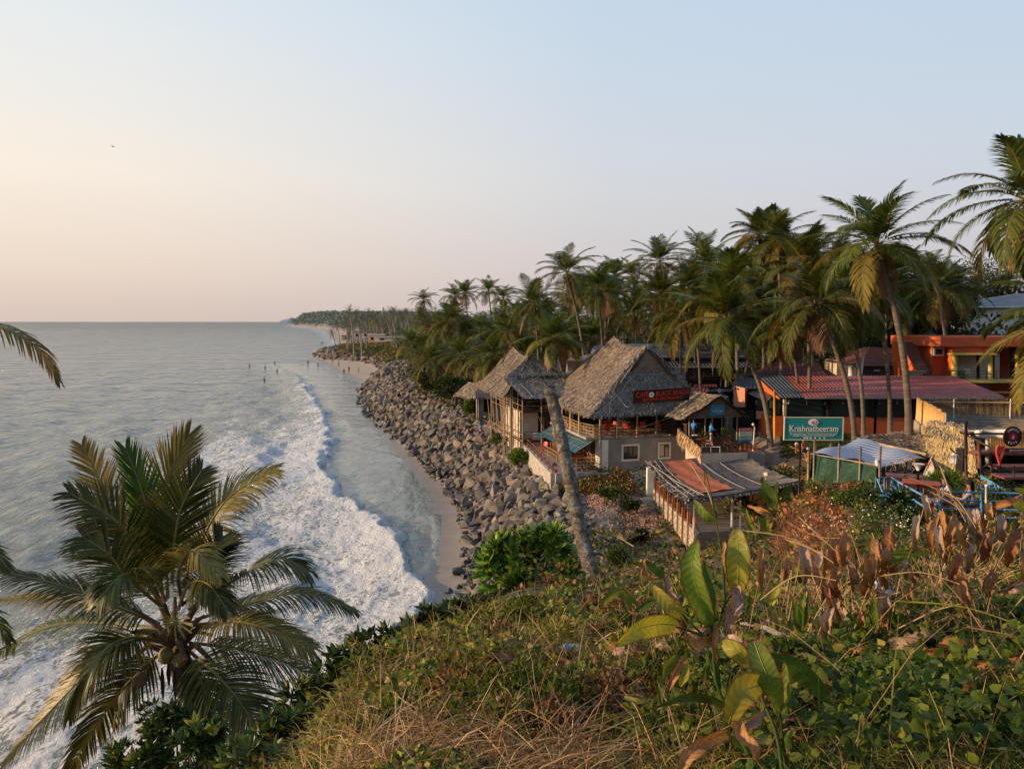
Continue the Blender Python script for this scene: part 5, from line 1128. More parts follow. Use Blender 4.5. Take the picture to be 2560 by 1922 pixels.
# wooden house and small corrugated gable left of the cafe ridge
q = at(1460, 925, 90); t = thing('wooden_house', 'wooden plank house with a pale edged flat roof glimpsed between the thatched roofs', 'house', (q.x, q.y, q.z-3))
p = MB(); p.box(q+Vector((-.2,2,-.6)), (3.4,3,3.4)); p.build('wall', M_PLANK, t)
p = MB()
for k in range(9): p.box(q+Vector((-.6,.45,-.9+k*.24)), (1.7,.08,.15))
p.build('cladding', flat('orange_plank',(0.38,0.17,0.07)), t)
p = MB(); p.box(q+Vector((1.0,.42,.0)), (.9,.08,1.1)); p.build('window', M_TEAL, t)
p = MB(); p.face([at(1448,893,89), at(1498,905,86), at(1512,893,92), at(1470,885,95)]); p.face([at(1498,905.5,86), at(1448,893.5,89), at(1448,895.5,89), at(1498,908,86)]); p.build('flat_roof', M_CONC, t)
p = MB(); p.tube([at(1490,905,86), at(1489,888,86), at(1500,886,86), at(1520,886,86)], .06, 6); p.build('roof_pipe', M_WHITE, t)
p = MB(); p.box(at(1445,932,87), (2.4,.3,.5)); p.build('parapet', M_WHITE, t)
q = at(1500, 890, 97); t = thing('small_gabled_house', 'small yellow house with a slate blue corrugated roof left of the thatched ridge', 'house', (q.x, q.y, q.z-4))
p = MB(); corr(p, at(1494,886,95), at(1560,886,95), at(1550,865,98), at(1484,865,98), .4, .05); corr(p, at(1476,884,96.5), at(1494,886,95), at(1484.5,864.5,98), at(1484,864.5,98), .4, .03); p.build('roof', M_BLUEROOF, t)
p = MB(); p.box(at(1520,905,97.5), (4.0,1.5,3.2)); p.build('wall', M_YELL, t)
# pink house far behind
q = at(1447, 830, 135); t = thing('pink_house', 'pink and white house half hidden behind the leaning pale palm trunk', 'house', (q.x, q.y, q.z-6))
p = MB(); p.box(q+Vector((0,3,-2)), (3.4,5,7.5)); p.build('wall', flat('pink_wall',(0.62,0.42,0.42)), t); p = MB(); p.box(q+Vector((0,.4,.6)), (3.7,.4,.9)); p.build('balcony_band', flat('band_red',(0.45,0.12,0.12)), t)
p = MB(); p.box(q+Vector((.1,2.5,2.0)), (4.2,6,.3)); p.build('roof_slab', M_WHITE, t)
for dx in (-.9,.9):
    p = MB(); p.box(q+Vector((dx,.45,-1.1)), (.8,.1,1.1)); p.build('window', M_GLASS, t)
q = at(1360, 905, 120); t = thing('white_house', 'pale house wall glimpsed through palms behind the bamboo guesthouse', 'house', (q.x, q.y, q.z-3)); p = MB(); p.box(q+Vector((0,3,-1)), (6,4,4)); p.build('wall', M_WHITE, t); p = MB(); p.box(q+Vector((0,2.8,1.1)), (7,5,.25)); p.build('roof', M_BLUEROOF, t)
# ================================================================== F. red roofed restaurant
FD = 62.0
def fx(px, D): return (px-1280)/FPX*D/ (CP+(-(990-961)/FPX)*SP)
q = at(1944, 1085, FD); FF_ = Fr(q.x, FD, 0); zE = at(1944,991,FD).z; zT = at(1957,940,68.5).z; z0 = q.z-.6
U = lambda px, v=0.0, py=990: FF_.on_v(px, py, v)[0]
t = thing('restaurant_building', 'long low restaurant with red corrugated roof, dark glazed front and orange plinth', 'restaurant', tuple(q)); RES = t
p = MB(); corr(p, FF_.P(U(2005),-.6,zE), FF_.P(U(2498),-.6,zE+.05), FF_.P(U(2385,6.5,940),6.5,zT), FF_.P(U(1957,6.5,940),6.5,zT), .32, .03); p.build('red_roof', M_REDROOF, t)
p = MB(); corr(p, FF_.P(U(1944),-.6,zE-.05), FF_.P(U(2005),-.62,zE-.05), FF_.P(U(1957,6.5,940),6.5,zT+.02), FF_.P(U(1893,6.5,940),6.5,zT+.02), .32, .05); p.build('blue_roof', M_BLUEROOF, t)
p = MB(); p.fbox(FF_, U(2006), U(2498), -.70, -.6, zE-.12, zE+.03); p.build('gutter', flat('gutter_pale',(0.42,0.33,0.32)), t)
a = FF_.P(U(1943),-.5,zE-.08); b_ = FF_.P(U(1893,6.5,946),6.5,zT-.1); c_ = b_-Vector((0,0,.95))
p = MB(); p.face([a, b_, c_, a-Vector((0,0,.1))]); p.build('orange_gable', M_ORANGE, t)
p = MB(); p.fbox(FF_, U(1960), U(2300), .3, .6, z0, at(2000,1045,FD).z); p.build('plinth', mat('orange_plinth',(0.52,0.13,0.05),(0.40,0.09,0.035),scale=.9), t)
p = MB(); p.fbox(FF_, U(1946), U(2440), .9, 6, z0, zE-.15); p.build('glass_screen', M_TEALG, t)
for px in (1967,2078,2195,2291,2345):
    p = MB(); p.fbox(FF_, U(px)-.11, U(px)+.11, .3, .55, z0, zE-.1); p.build('pillar', M_CREAM if px == 1967 else M_DARK, t)
p = MB(); p.fbox(FF_, U(2300), U(2440), .0, .3, z0+.4, zE-.2); p.build('side_wall', M_CONC, t)
p = MB(); p.fbox(FF_, U(1927), U(1957), -.2, -.05, z0, at(1940,1040,FD).z); p.fbox(FF_, U(1927), U(1929), -.2, 3, z0, at(1940,1040,FD).z); p.build('orange_wall', M_ORANGE, t)
for k in range(7):
    u = U(1985)+k*1.75; p = MB(); zz = at(2000,1030,FD).z; p.box(FF_.P(u,.75,zz-.55), (1.1,.6,.06)); p.build('table', [M_WOODR,M_BLUEROOF,M_DWOOD][k % 3], t)
for k in range(8):
    u = U(1980)+k*1.5; p = MB(); p.tube([FF_.P(u,.7,zE-.2), FF_.P(u,.7,zE-.55)], .015, 4); p.sphere(FF_.P(u,.7,zE-.65), .1, 0, 8, 5); p.build('hanging_lamp', M_METAL, t)
# left wing
Dw = 67
p = MB(); corr(p, at(1827,972,66), at(1900,972,66), at(1893,944,72), at(1852,944,74), .32, .05); p.build('wing_roof', M_BLUEROOF, t)
p = MB(); p.face([at(1834,964,67.5), at(1862,970,64.5), at(1862,1018,64.5), at(1834,1016,67.5)]); p.face([at(1862,970,64.5), at(1868,970,66), at(1868,1018,66), at(1862,1018,64.5)]); p.build('wing_wall', mat('faded_orange_wall',(0.62,0.24,0.13),(0.45,0.26,0.22),scale=2.2,sc=(1,1,.4)), t)
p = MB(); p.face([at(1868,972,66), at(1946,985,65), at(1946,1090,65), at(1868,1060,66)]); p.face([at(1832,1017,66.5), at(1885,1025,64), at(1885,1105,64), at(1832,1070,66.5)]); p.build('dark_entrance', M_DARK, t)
p = MB(); corr(p, at(1869,983,64.5), at(1915,1005,61.5), at(1934,990,64), at(1895,971,67), .4, .02); p.build('awning', M_TEAL, t)
p = MB(); p.tube([at(1937,1083,60.5)-Vector((0,0,.5)), at(1936,975,60.5)], .09, 8); p.build('orange_pole', flat('pole_orange',(0.80,0.33,0.05)), t)
p = MB()
for k in range(7): p.box(at(1918-k*.6,1104-k*7,63.5+k*.35), (1.5-.05*k,.5,.25))
p.build('entrance_step', M_WHITE, t)
p = MB(); p.box(at(1905,1035,64.3), (1.0,.12,.8)); p.build('menu_stand', M_CREAM, t)
p = MB(); p.box(at(1905,1013,64.3), (1.0,.3,.9)); p.build('entrance_window', M_GLASS, t)
# dark maroon roofs behind
for lab, c4, m_ in (('dark maroon hipped roof between the dark building and the tiled house', ((1862,938,80),(2068,938,76),(2040,905,84),(1945,905,84)), M_MARROOF), ('low maroon roof behind the left wing of the restaurant', ((1800,948,84),(1905,948,82),(1900,925,88),(1850,928,88)), M_MARROOF), ('dull brown slanting roof left of the orange house', ((2215,852,92),(2352,845,90),(2310,812,99),(2228,812,99)), M_BRNROOF)):
    a = [at(*x) for x in c4]; t = thing('roofed_house', lab, 'house', tuple(a[0]-Vector((0,0,3)))); p = MB(); corr(p, a[0], a[1], a[2], a[3], .5, .03); p.build('roof', m_, t)
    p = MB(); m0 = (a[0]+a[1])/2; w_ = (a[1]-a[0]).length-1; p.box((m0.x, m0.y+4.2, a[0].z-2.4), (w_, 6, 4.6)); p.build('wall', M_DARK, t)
# ================================================================== I. tiled house
q = at(2122, 935, 76); t = thing('tiled_house', 'small house with weathered red clay tile roof and white pillars', 'house', (q.x, q.y, q.z-2))
M_TILE = mat('clay_tile', (0.30,0.12,0.085), (0.15,0.06,0.05), scale=2.5, bmp=.6, third=(0.46,0.22,0.16))
a, b_, c_, d_ = at(2063,903,79), at(2148,915,73), at(2175,868,80), at(2110,876,84)
def tiles(name, a, b, c, d, par):
    p = MB(); corr(p, a, b, c, d, .28, .06, rows=1); o = p.build(name, M_TILE, par); p2 = MB()
    for k in range(1, 12):
        f = k/12; p2.tube([Vector(a).lerp(d, f)+Vector((0,0,.05)), Vector(b).lerp(c, f)+Vector((0,0,.05))], .035, 4)
    p2.build('tile_course', M_TILE, o)
tiles('left_roof', a, b_, c_, d_, t); tiles('right_roof', b_, at(2245,915,75), at(2235,872,81), c_+Vector((.02,0,0)), t)
p = MB(); p.face([at(2068,905,80), at(2080,905,79), at(2080,945,79), at(2068,945,80)]); p.box(at(2160,935,79), (7,3,3)); p.build('wall', M_CREAM, t)
for px in (2127,2146):
    p = MB(); p.tube([at(px,950,73.8), at(px,914,73.8)], .26, 10); p.build('pillar', M_WHITE, t)
p = MB(); p.box(at(2185,930,75), (3.6,.3,1.2)); p.build('blue_panel', flat('panel_blue',(0.06,0.09,0.14)), t); p = MB(); p.box(at(2192,926,74.6), (.6,.05,.2)); p.build('name_plate', M_WHITE, t)
p = MB(); p.tube([at(2152,945,72.5), at(2161,868,73)], .1, 6); p.build('pale_post', M_CREAM, t)
# ================================================================== G. orange two storey house
t = thing('orange_house', 'two storey bright orange house with an outside stair, yellow columns and a balcony', 'house', tuple(at(2300,1000,72))); GH = t
def quad(p, *c, mi=0): p.face([at(*x) for x in c], mi)
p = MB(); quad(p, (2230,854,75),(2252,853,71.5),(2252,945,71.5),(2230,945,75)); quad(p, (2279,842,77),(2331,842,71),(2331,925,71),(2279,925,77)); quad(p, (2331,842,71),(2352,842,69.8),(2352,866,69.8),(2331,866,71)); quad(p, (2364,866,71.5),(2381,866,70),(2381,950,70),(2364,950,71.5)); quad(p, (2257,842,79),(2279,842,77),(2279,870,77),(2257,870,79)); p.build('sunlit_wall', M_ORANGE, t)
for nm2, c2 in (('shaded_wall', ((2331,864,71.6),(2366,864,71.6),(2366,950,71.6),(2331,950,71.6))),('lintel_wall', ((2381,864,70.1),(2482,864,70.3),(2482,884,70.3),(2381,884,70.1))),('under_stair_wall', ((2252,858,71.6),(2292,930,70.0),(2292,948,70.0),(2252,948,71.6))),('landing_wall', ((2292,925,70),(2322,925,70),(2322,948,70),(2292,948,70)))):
    p = MB(); quad(p, *c2); p.build(nm2, M_MAROON_SHADE, t)  # faces turned from the sun: their shade is put into a darker orange
p = MB(); p.box(at(2520,905,75), (8.5,1,4)); p.build('rear_wall', M_MAROON_SHADE, t); p = MB(); p.box(at(2505,985,71.3), (5.2,.4,2.6)); p.build('lower_wall', M_MAROON_SHADE, t)
p = MB(); a = at(2352,842,69.8); p.hexa([Vector((a.x, a.y, a.z-.9)), Vector((a.x+13, a.y+.6, a.z-.9)), Vector((a.x+13, a.y+8, a.z-.9)), Vector((a.x-.6, a.y+8, a.z-.9)), Vector((a.x, a.y, a.z)), Vector((a.x+13, a.y+.6, a.z)), Vector((a.x+13, a.y+8, a.z)), Vector((a.x-.6, a.y+8, a.z))]); p.build('roof_parapet', M_MAROON_SHADE, t)
p = MB()
for k in range(14):
    f = k/13; c = at(2303.5,926,69.6).lerp(at(2265,856,74.2), f); p.box(c-Vector((0,0,.25)), (1.28,.42,.55))
p.build('stair', mat('stair_brown',(0.16,0.085,0.055),(0.10,0.055,0.04),scale=3), t)
p = MB()
for k in range(14):
    f = k/13; c = at(2303.5,926,69.6).lerp(at(2265,856,74.2), f); p.box(c-Vector((.70,0,.25)), (.14,.44,.75))
p.build('stair_string', M_ORANGE, t)
p = MB()
for k in range(4): p.box(at(2288-k*6,930+k*5,69.3-k*.1), (1.7-k*.2,.6,.25))
p.build('landing_step', M_PLANK, t)
c = at(2344,879,71.1); ac = MB(); ac.box(c, (.95,.5,.75)); aco = ac.build('air_conditioner', M_METAL, t); g_ = MB(); g_.box(c-Vector((.02,.27,0)), (.66,.04,.5)); g_.build('grille', M_DARK, aco)
p = MB()
for px in (2386,2476,2543): p.tube([at(px,950,69.9), at(px,886,69.9)], .2, 12)
for k, px in enumerate((2386,2476,2543)):
    q_ = MB(); q_.tube([at(px,950,69.9), at(px,886,69.9)], .19 if k else .24, 12); q_.build('column', M_YELL, t)
p = MB(); a = at(2379,885,69.6); p.box(a+Vector((2.0,.3,0)), (4.0,.9,.16)); a = at(2370,951,69.6); p.box(a+Vector((4.5,.8,-.08)), (9.4,1.9,.26)); a = at(2500,980,70.6); p.box(a, (1.9,.7,.14)); p.build('yellow_ledge', M_YELL, t)
p = MB(); quad(p, (2384,886,71.5),(2441,886,71.5),(2441,950,71.5),(2384,950,71.5)); quad(p, (2449,886,71.5),(2472,886,71.5),(2472,950,71.5),(2449,950,71.5)); quad(p, (2487,884,71.4),(2499,884,71.4),(2499,950,71.4),(2487,950,71.4)); p.build('curtain', M_CURT, t)
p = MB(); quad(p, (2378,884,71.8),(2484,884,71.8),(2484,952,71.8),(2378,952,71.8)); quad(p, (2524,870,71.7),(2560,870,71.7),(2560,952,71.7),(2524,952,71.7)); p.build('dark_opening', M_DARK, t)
p = MB(); rail(p, at(2372,950,69.4), at(2560,951,69.6), .82, 8, 3, .025); p.build('balcony_railing', M_BLACK, t)
p = MB(); quad(p, (2430,956,70.9),(2473,956,70.9),(2473,976,70.9),(2430,976,70.9)); p.build('grey_panel', M_CONC, t)
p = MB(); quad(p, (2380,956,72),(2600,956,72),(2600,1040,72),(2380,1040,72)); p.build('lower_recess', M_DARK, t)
chair('chair', 'white plastic chair on the balcony of the orange house', at(2421,949,70.6), 3.0, M_WHITE, 'balcony chairs', s=1.1); chair('chair', 'dark chair at the left end of the orange house balcony', at(2402,949,70.8), 1.0, M_BLACK, 'balcony chairs', s=1.0)
# ================================================================== H. white house on the hill
t = thing('white_hill_house', 'white two storey house with a low grey hipped roof behind trees at the right', 'house', tuple(at(2500,830,112)))
zE_ = at(2500,766,110).z
p = MB(); e = [at(2424,766,110), at(2660,766,112), at(2660,766,112)+Vector((0,10,0)), at(2424,766,110)+Vector((0,10,0))]; pk = [at(2537,734,115), at(2620,734,116)]
p.face([e[0], e[1], pk[1], pk[0]]); p.face([e[3], e[0], pk[0]]); p.face([e[1], e[2], pk[1]]); p.face([e[2], e[3], pk[0], pk[1]]); p.build('roof', mat('grey_sheet_roof',(0.22,0.23,0.26),(0.15,0.16,0.18),scale=.4), t)
p = MB(); p.face([at(2424,766,110), at(2424,769,110), at(2660,769,112), at(2660,766,112)]); p.build('fascia', M_WHITE, t)
p = MB(); a = at(2466,768,111.5); p.hexa([Vector((a.x,a.y,13)), Vector((a.x+14,a.y,13)), Vector((a.x+14,a.y+7,13)), Vector((a.x,a.y+7,13)), Vector((a.x,a.y,zE_)), Vector((a.x+14,a.y,zE_)), Vector((a.x+14,a.y+7,zE_)), Vector((a.x,a.y+7,zE_))]); a = at(2436,793,111); b_ = at(2466,793,111); p.hexa([Vector((a.x,a.y,13)), Vector((b_.x,a.y,13)), Vector((b_.x,a.y+7,13)), Vector((a.x,a.y+7,13)), Vector((a.x,a.y,a.z)), Vector((b_.x,a.y,a.z)), Vector((b_.x,a.y+7,a.z)), Vector((a.x,a.y+7,a.z))]); p.build('wall', M_WHITE, t)
p = MB(); quad(p, (2432,768,114),(2466,768,114),(2466,794,114),(2432,794,114)); quad(p, (2492,786,111.3),(2560,786,111.3),(2560,793,111.3),(2492,793,111.3)); p.build('dark_opening', M_DARK, t)
p = MB(); rail(p, at(2436,793,110.9), at(2466,793,110.9), .6, 3, 2, .04); rail(p, at(2492,793,111), at(2560,793,111), .7, 5, 2, .04); p.build('railing', M_BLACK, t)
p = MB(); p.tube([at(2414,782,110), at(2420,787,110), at(2438,797,110.8)], .12, 6); p.build('gutter_pipe', M_WHITE, t)
# ================================================================== buildings on the far beach
for k, (px, py, D, w_, d_, h_, m_, lab) in enumerate([(905,838,420,9,5,4,flat('far_pink',(0.55,0.42,0.40)),'tiny pale house under palms above the far beach'),(895,832,430,3,3,6,flat('far_white',(0.70,0.68,0.65)),'tiny white tower house between palm stems beyond the spit'),
        (942,846,345,7,4,3.2,flat('far_orange',(0.66,0.33,0.20)),'tiny orange house beyond the rocky spit'),(925,848,350,6,3,1.6,flat('far_blue',(0.40,0.45,0.52)),'low bluish shed left of the tiny orange house'),
        (975,848,335,13,3,1.8,flat('far_cream',(0.60,0.52,0.38)),'long low cream wall right of the tiny orange house'),(880,845,470,12,4,3,flat('far_rose',(0.42,0.28,0.26)),'low reddish shed behind the leaning palms on the spit')]):
    q = at(px, py, D); z = gz(q.x, q.y); t = thing('beach_house', lab, 'house', (q.x, q.y, z)); p = MB(); zz = max(q.z, z+h_/2); p.box((q.x, q.y, zz), (w_, d_, h_)); p.build('wall', m_, t)
    p = MB(); p.box((q.x, q.y, zz+h_/2+.15), (w_+1, d_+1, .3)); p.build('roof', m_ if k == 4 else M_REDROOF if k in (0,5) else M_WHITE, t)
    for i in range(2):
        p = MB(); p.box((q.x-w_*.25+i*w_*.5, q.y-d_/2-.03, zz), (w_*.16, .06, h_*.4)); p.build('window', M_DARK, t)
q = at(957, 775, 1000); t = thing('minaret', 'small white minaret poking above the far palms', 'tower', (q.x, q.y, 8)); p = MB(); p.tube([(q.x,q.y,6),(q.x,q.y,q.z),(q.x,q.y,q.z+2.4)], [1.6,1.5,1.3], 10); p.build('shaft', M_WHITE, t)
p = MB(); p.sphere((q.x,q.y,q.z+3.2), 1.35, sq=(1,1,1.1)); p.build('dome', M_WHITE, t); p = MB(); p.tube([(q.x,q.y,q.z+4),(q.x,q.y,q.z+6.6)], [.25,.06], 6); p.build('spire', M_WHITE, t)
# ================================================================== N. hut with bamboo roof and orange tarpaulin
NA, NB_, NC, ND = at(1714,1250,45.5), at(1998,1201,47.5), at(1848,1126,58), at(1622,1158,56)
t = thing('tarp_roof_hut', 'open hut with a grey bamboo roof patched by an orange tarpaulin', 'hut', tuple(at(1740,1325,45.5))); HN = t
NC.z -= .0
def NS(u, v, up=0.0):
    p_ = NA.lerp(NB_, u).lerp(ND.lerp(NC, u), v); return p_+Vector((0,0,-.35*math.sin(math.pi*v)-.12*math.sin(math.pi*u)+up))
p = MB(); p.grid(lambda u, v: NS(u, v, -.08), 10, 10); p.grid(lambda u, v: NS(1-u, v, -.16), 10, 10); p.build('roof_mat', M_UNDER, t)
rs5 = random.Random(5)
p = MB()
for k in range(74):
    v = (k+.5)/74; j = rs5.uniform(-.004,.004); p.tube([NS(u, min(1,max(0,v+j*(u-.5))), .0+.03*(k % 3)/2) for u in (-.01+rs5.uniform(-.01,.01),.25,.5,.75,1.0+rs5.uniform(-.02,.02))], .05, 5)
p.build('bamboo_roof', mat('grey_bamboo_roof',(0.20,0.185,0.18),(0.10,0.09,0.088),scale=2,third=(0.32,0.29,0.27)), t)
p = MB(); p.grid(lambda u, v: NS(.155+u*.315-.03*v, .09+.88*v, .13+.035*math.sin(v*34+u*2.2)+.02*math.sin(u*13+v*9)), 16, 60); p.build('tarpaulin', M_TARP, t)
p = MB()
for u in (.02,.075,.13,.52,.68): p.tube([NS(u+.012*math.sin(v*5), v, .17) for v in (0,.2,.4,.6,.8,1)], .035, 5)
p.tube([NS(-.03,1.03,.1), NS(.10,.5,.2), NS(.16,.0,.15)], .045, 5); p.build('roof_lath', M_BAMBOOG, t)
lm = LM(); n_ = 2200; u = r3.random(n_)*.15; v = r3.random(n_); P = np.array([tuple(NS(a, b, .08)) for a, b in zip(u, v)]); lm.add(leaf_quads(P, np.c_[r3.normal(0,.5,(n_,2)), r3.normal(-.15,.2,n_)]*.5, np.c_[r3.normal(0,.5,(n_,3))]*.05, None))
P = np.array([tuple(NS(a, 0, -.05)) for a in r3.random(500)]); lm.add(leaf_quads(P, np.c_[r3.normal(0,.2,(500,2)), -np.ones(500)]*.22, np.c_[r3.normal(0,1,(500,2)), np.zeros(500)]*.05, None)); lm.build('straw_edge', M_THATCHG, t)
p = MB()
Wt = [at(1637,1222,55), at(1740,1327,44.8)]; 
nb = 13
for k in range(nb):
    for j in range(9):
        f0 = (k+(j % 2)*.5)/nb; f1 = min(1, f0+1/nb-.008); a_ = Wt[0].lerp(Wt[1], f0); b2 = Wt[0].lerp(Wt[1], f1); z1 = a_.z-j*.26; z1b = b2.z-j*.26
        n_v = Vector((-(b2-a_).y, (b2-a_).x, 0)).normalized()*.12
        p.hexa([Vector((q.x,q.y,z-.235)) for q, z in ((a_-n_v,z1),(b2-n_v,z1b),(b2+n_v,z1b),(a_+n_v,z1))]+[Vector((q.x,q.y,z)) for q, z in ((a_-n_v,z1),(b2-n_v,z1b),(b2+n_v,z1b),(a_+n_v,z1))])
p.build('block_wall', mat('cement_block',(0.50,0.40,0.30),(0.34,0.27,0.20),scale=2.5,bmp=.4), t)
p = MB(); a_, b2 = Wt; wallseg(p, a_+Vector((.1,0,0)), b2+Vector((.1,0,0)), .16, a_.z-2.6, min(a_.z,b2.z)-.15); p.build('mortar', flat('mortar',(0.22,0.18,0.14)), t)
fl0 = Wt[1]; flz = fl0.z-.05
p = MB(); FL = [Wt[1]+Vector((.15,0,0)), atz(1935,1322,flz), atz(1950,1265,flz), Wt[0]+Vector((.15,0,0))]; p.hexa([Vector((q.x,q.y,flz-1.6)) for q in FL]+[Vector((q.x,q.y,flz)) for q in FL]); p.build('floor_slab', mat('hut_floor',(0.24,0.19,0.15),(0.16,0.125,0.10),scale=1), t)
for k in range(9):
    f = .04+k*.115; q = Wt[0].lerp(Wt[1], f); p = MB(); p.box(q+Vector((0,0,.33)), (.17,.17,.7)); p.build('stub_post', M_ORPOST, t)
    if k % 1 == 0 and k < 8:
        q = Wt[0].lerp(Wt[1], f+.05)+Vector((-.22,0,0)); v_ = 1-(f+.05); zt_ = NS(.03, max(0,v_)).z; p = MB(); p.tube([Vector((q.x,q.y,q.z-2.6)), Vector((q.x+.05,q.y,zt_))], .045, 6); p.build('pole', M_PLANK if k % 2 else M_WOODR, t)
for px, py, D in ((1830,1303,46),(1850,1305,46),(1735,1322,45),(1880,1300,47.5)):
    a_ = at(px, py, D); p = MB(); p.tube([Vector((a_.x,a_.y,flz)), Vector((a_.x,a_.y,flz+1.62))], .09 if px == 1830 else .05, 8); p.build('pole', M_METAL if px < 1860 else M_WOODR, t)
p = MB(); a_, b2 = at(1872,1290,51), at(1934,1312,46.5); p.hexa([Vector((q.x,q.y,flz)) for q in (a_,b2,b2+Vector((.1,.1,0)),a_+Vector((.1,.1,0)))]+[Vector((q.x,q.y,flz+1.75)) for q in (a_,b2,b2+Vector((.1,.1,0)),a_+Vector((.1,.1,0)))]); p.build('mat_wall', mat('bamboo_mat_wall',(0.62,0.36,0.13),(0.45,0.25,0.09),scale=2,sc=(1,1,.3)), t)
p = MB(); p.hexa([Vector((q.x,q.y,z)) for z in (flz-.1,flz+1.9) for q in (FL[3]+Vector((.3,.2,0)), FL[2]+Vector((0,.3,0)), FL[2]+Vector((0,.5,0)), FL[3]+Vector((.3,.4,0)))]); p.build('back_wall', M_DWOOD, t)
c = at(1925,1184,49); fl = thing('flood_lamp', 'white flood lamp on a bracket on the grey bamboo roof', 'lamp', tuple(c-Vector((0,0,.5)))); p = MB(); p.box(c, (.75,.35,.22), 0, .4, Matrix.Rotation(.4,3,'Z') @ Matrix.Rotation(-.3,3,'X')); p.build('housing', M_CREAM, fl); p = MB(); p.tube([c-Vector((.2,0,.1)), c-Vector((.3,0,.55))], .035, 5); p.build('bracket', M_METAL, fl)
c = at(1625,1205,57); p = MB(); p.box(c, (.5,.5,2.2)); p.build('gate_pillar', M_WHITE, None, 'white gate pillar behind the left corner of the bamboo roofed hut', 'pillar')
# ================================================================== L. green net hut with striped sheet roof
t = thing('net_hut', 'low hut walled with green netting under a blue and white striped sheet roof', 'hut', tuple(at(2120,1240,30)))
LA, LB, LC, LD = at(2030,1134,31.5), at(2198,1165,28), at(2316,1141,34), at(2144,1098,38)
M_STR, nt, b = newmat('striped_sheet'); v = coords(nt, (1,1,1), (0,0,rad(47))); w_ = nt.nodes.new('ShaderNodeTexWave'); w_.inputs['Scale'].default_value = .62; w_.inputs['Distortion'].default_value = .6; w_.bands_direction = 'Y'; L(nt, v, w_.inputs['Vector'])
L(nt, ramp(nt, w_.outputs['Fac'], [(0.42,(0.16,0.20,0.30)),(0.55,(0.62,0.62,0.64))]), b.inputs['Base Color']); b.inputs['Roughness'].default_value = .5
p = MB(); p.grid(lambda u, v: LA.lerp(LB, u).lerp(LD.lerp(LC, u), v)+Vector((0,0,.06*math.sin(u*11)+.08*math.sin(v*7+u*3)-.2*math.sin(math.pi*u)*math.sin(math.pi*v))), 20, 20); p.build('striped_sheet', M_STR, t)
M_NET, nt, b = newmat('green_netting'); nn = noise(nt, coords(nt), 1.4, 6, .7, 1.0); L(nt, ramp(nt, nn, [(0.25,(0.002,0.022,0.012)),(0.5,(0.004,0.045,0.022)),(0.72,(0.015,0.10,0.05))]), b.inputs['Base Color']); b.inputs['Roughness'].default_value = .6; bump(nt, nn, b, 1.0, .2)
p = MB(); p.grid(lambda u, v: LA.lerp(LB, u)+Vector((.08*math.sin(u*19+v*4), -.25*v+.09*math.sin(u*27+v*3)*v, -.06-1.75*v)), 40, 8); p.grid(lambda u, v: LA.lerp(LD, u)+Vector((-.15*v, .05*math.sin(u*19), -.06-1.75*v)), 20, 6); p.build('green_net', M_NET, t)
for f in (0.03,.42,.73,1.0):
    q = LA.lerp(LB, f); p = MB(); p.tube([q+Vector((0,-.05,-1.9)), q+Vector((0,-.05,.62 if f < 1 else .75))], .042, 6); p.build('pole', M_BAMBOOG, t)
q = at(2020,1215,31); p = MB(); p.tube([q+Vector((0,0,-.6)), at(2022,1128,31)], .05, 6); p.build('pole', M_BAMBOO, t)
p = MB(); p.tube([LA+Vector((-.2,0,.02)), LB+Vector((0,0,.02))], .03, 6); p.build('roof_beam', M_BAMBOOG, t); p = MB(); p.tube([LD, LC+Vector((0,0,.1))], .06, 6); p.build('rear_beam', M_BAMBOO, t)
p = MB(); a_ = LB.lerp(LC, .5); 
p.face([LB+Vector((.3,.4,-.1)), LC+Vector((0,0,-.1)), LC+Vector((0,0,-2)), LB+Vector((.3,.4,-2))]); p.build('dark_side', M_DARK, t)
# wares hanging under the sheet
for k, (px, py, D, s_) in enumerate(((2227,1175,28.2,.28),(2273,1162,29.5,.34),(2250,1165,30,.3))):
    q = at(px, py, D); dc = thing('dream_catcher', 'pale feathered dream catcher hanging under the striped sheet, '+['leftmost','largest, with a wide ring','dark one in the middle'][k], 'dream catcher', tuple(q), 'dream catchers under the sheet')
    p = MB(); p.tube([q+Vector((math.cos(a)*s_*.7, 0, math.sin(a)*s_)) for a in [i*.524 for i in range(13)]], .018, 5); p.build('ring', M_BAMBOO, dc)
    p = MB()
    for i in range(6): p.tube([q+Vector((math.cos(i*.524)*s_*.7,0,math.sin(i*.524)*s_)), q-Vector((math.cos(i*.524)*s_*.7,0,math.sin(i*.524)*s_))], .006, 3)
    for i in range(5): p.tube([q+Vector((-.12+.06*i,0,-s_)), q+Vector((-.12+.06*i,0,-s_-.45))], [.006,.03], 4)
    p.build('feathers', M_CREAM, dc)
# thatched roof between the net hut and the fence
t = thing('thatched_stall', 'low brown thatched roof pierced by the tallest palm trunk', 'hut', tuple(at(2250,1150,38)))
thatch('roof', t, at(2315,1143,35), at(2345,1128,37), at(2292,1068,45), at(2150,1096,41), M_THATCH, .1, 130, seed=51, straw=(.45,.05), ragged=.5, lift=.12)
thatch('front_roof', t, at(2142,1099,39), at(2318,1143,34.5), at(2300,1075,43), at(2160,1092,42), M_THATCH, .1, 90, seed=52, straw=(.45,.05), ragged=.5, lift=.12)
p = MB(); p.tube([at(2144,1096,38.8), at(2316,1140,34.4)], .06, 6); p.build('edge_bamboo', M_BAMBOOG, t)
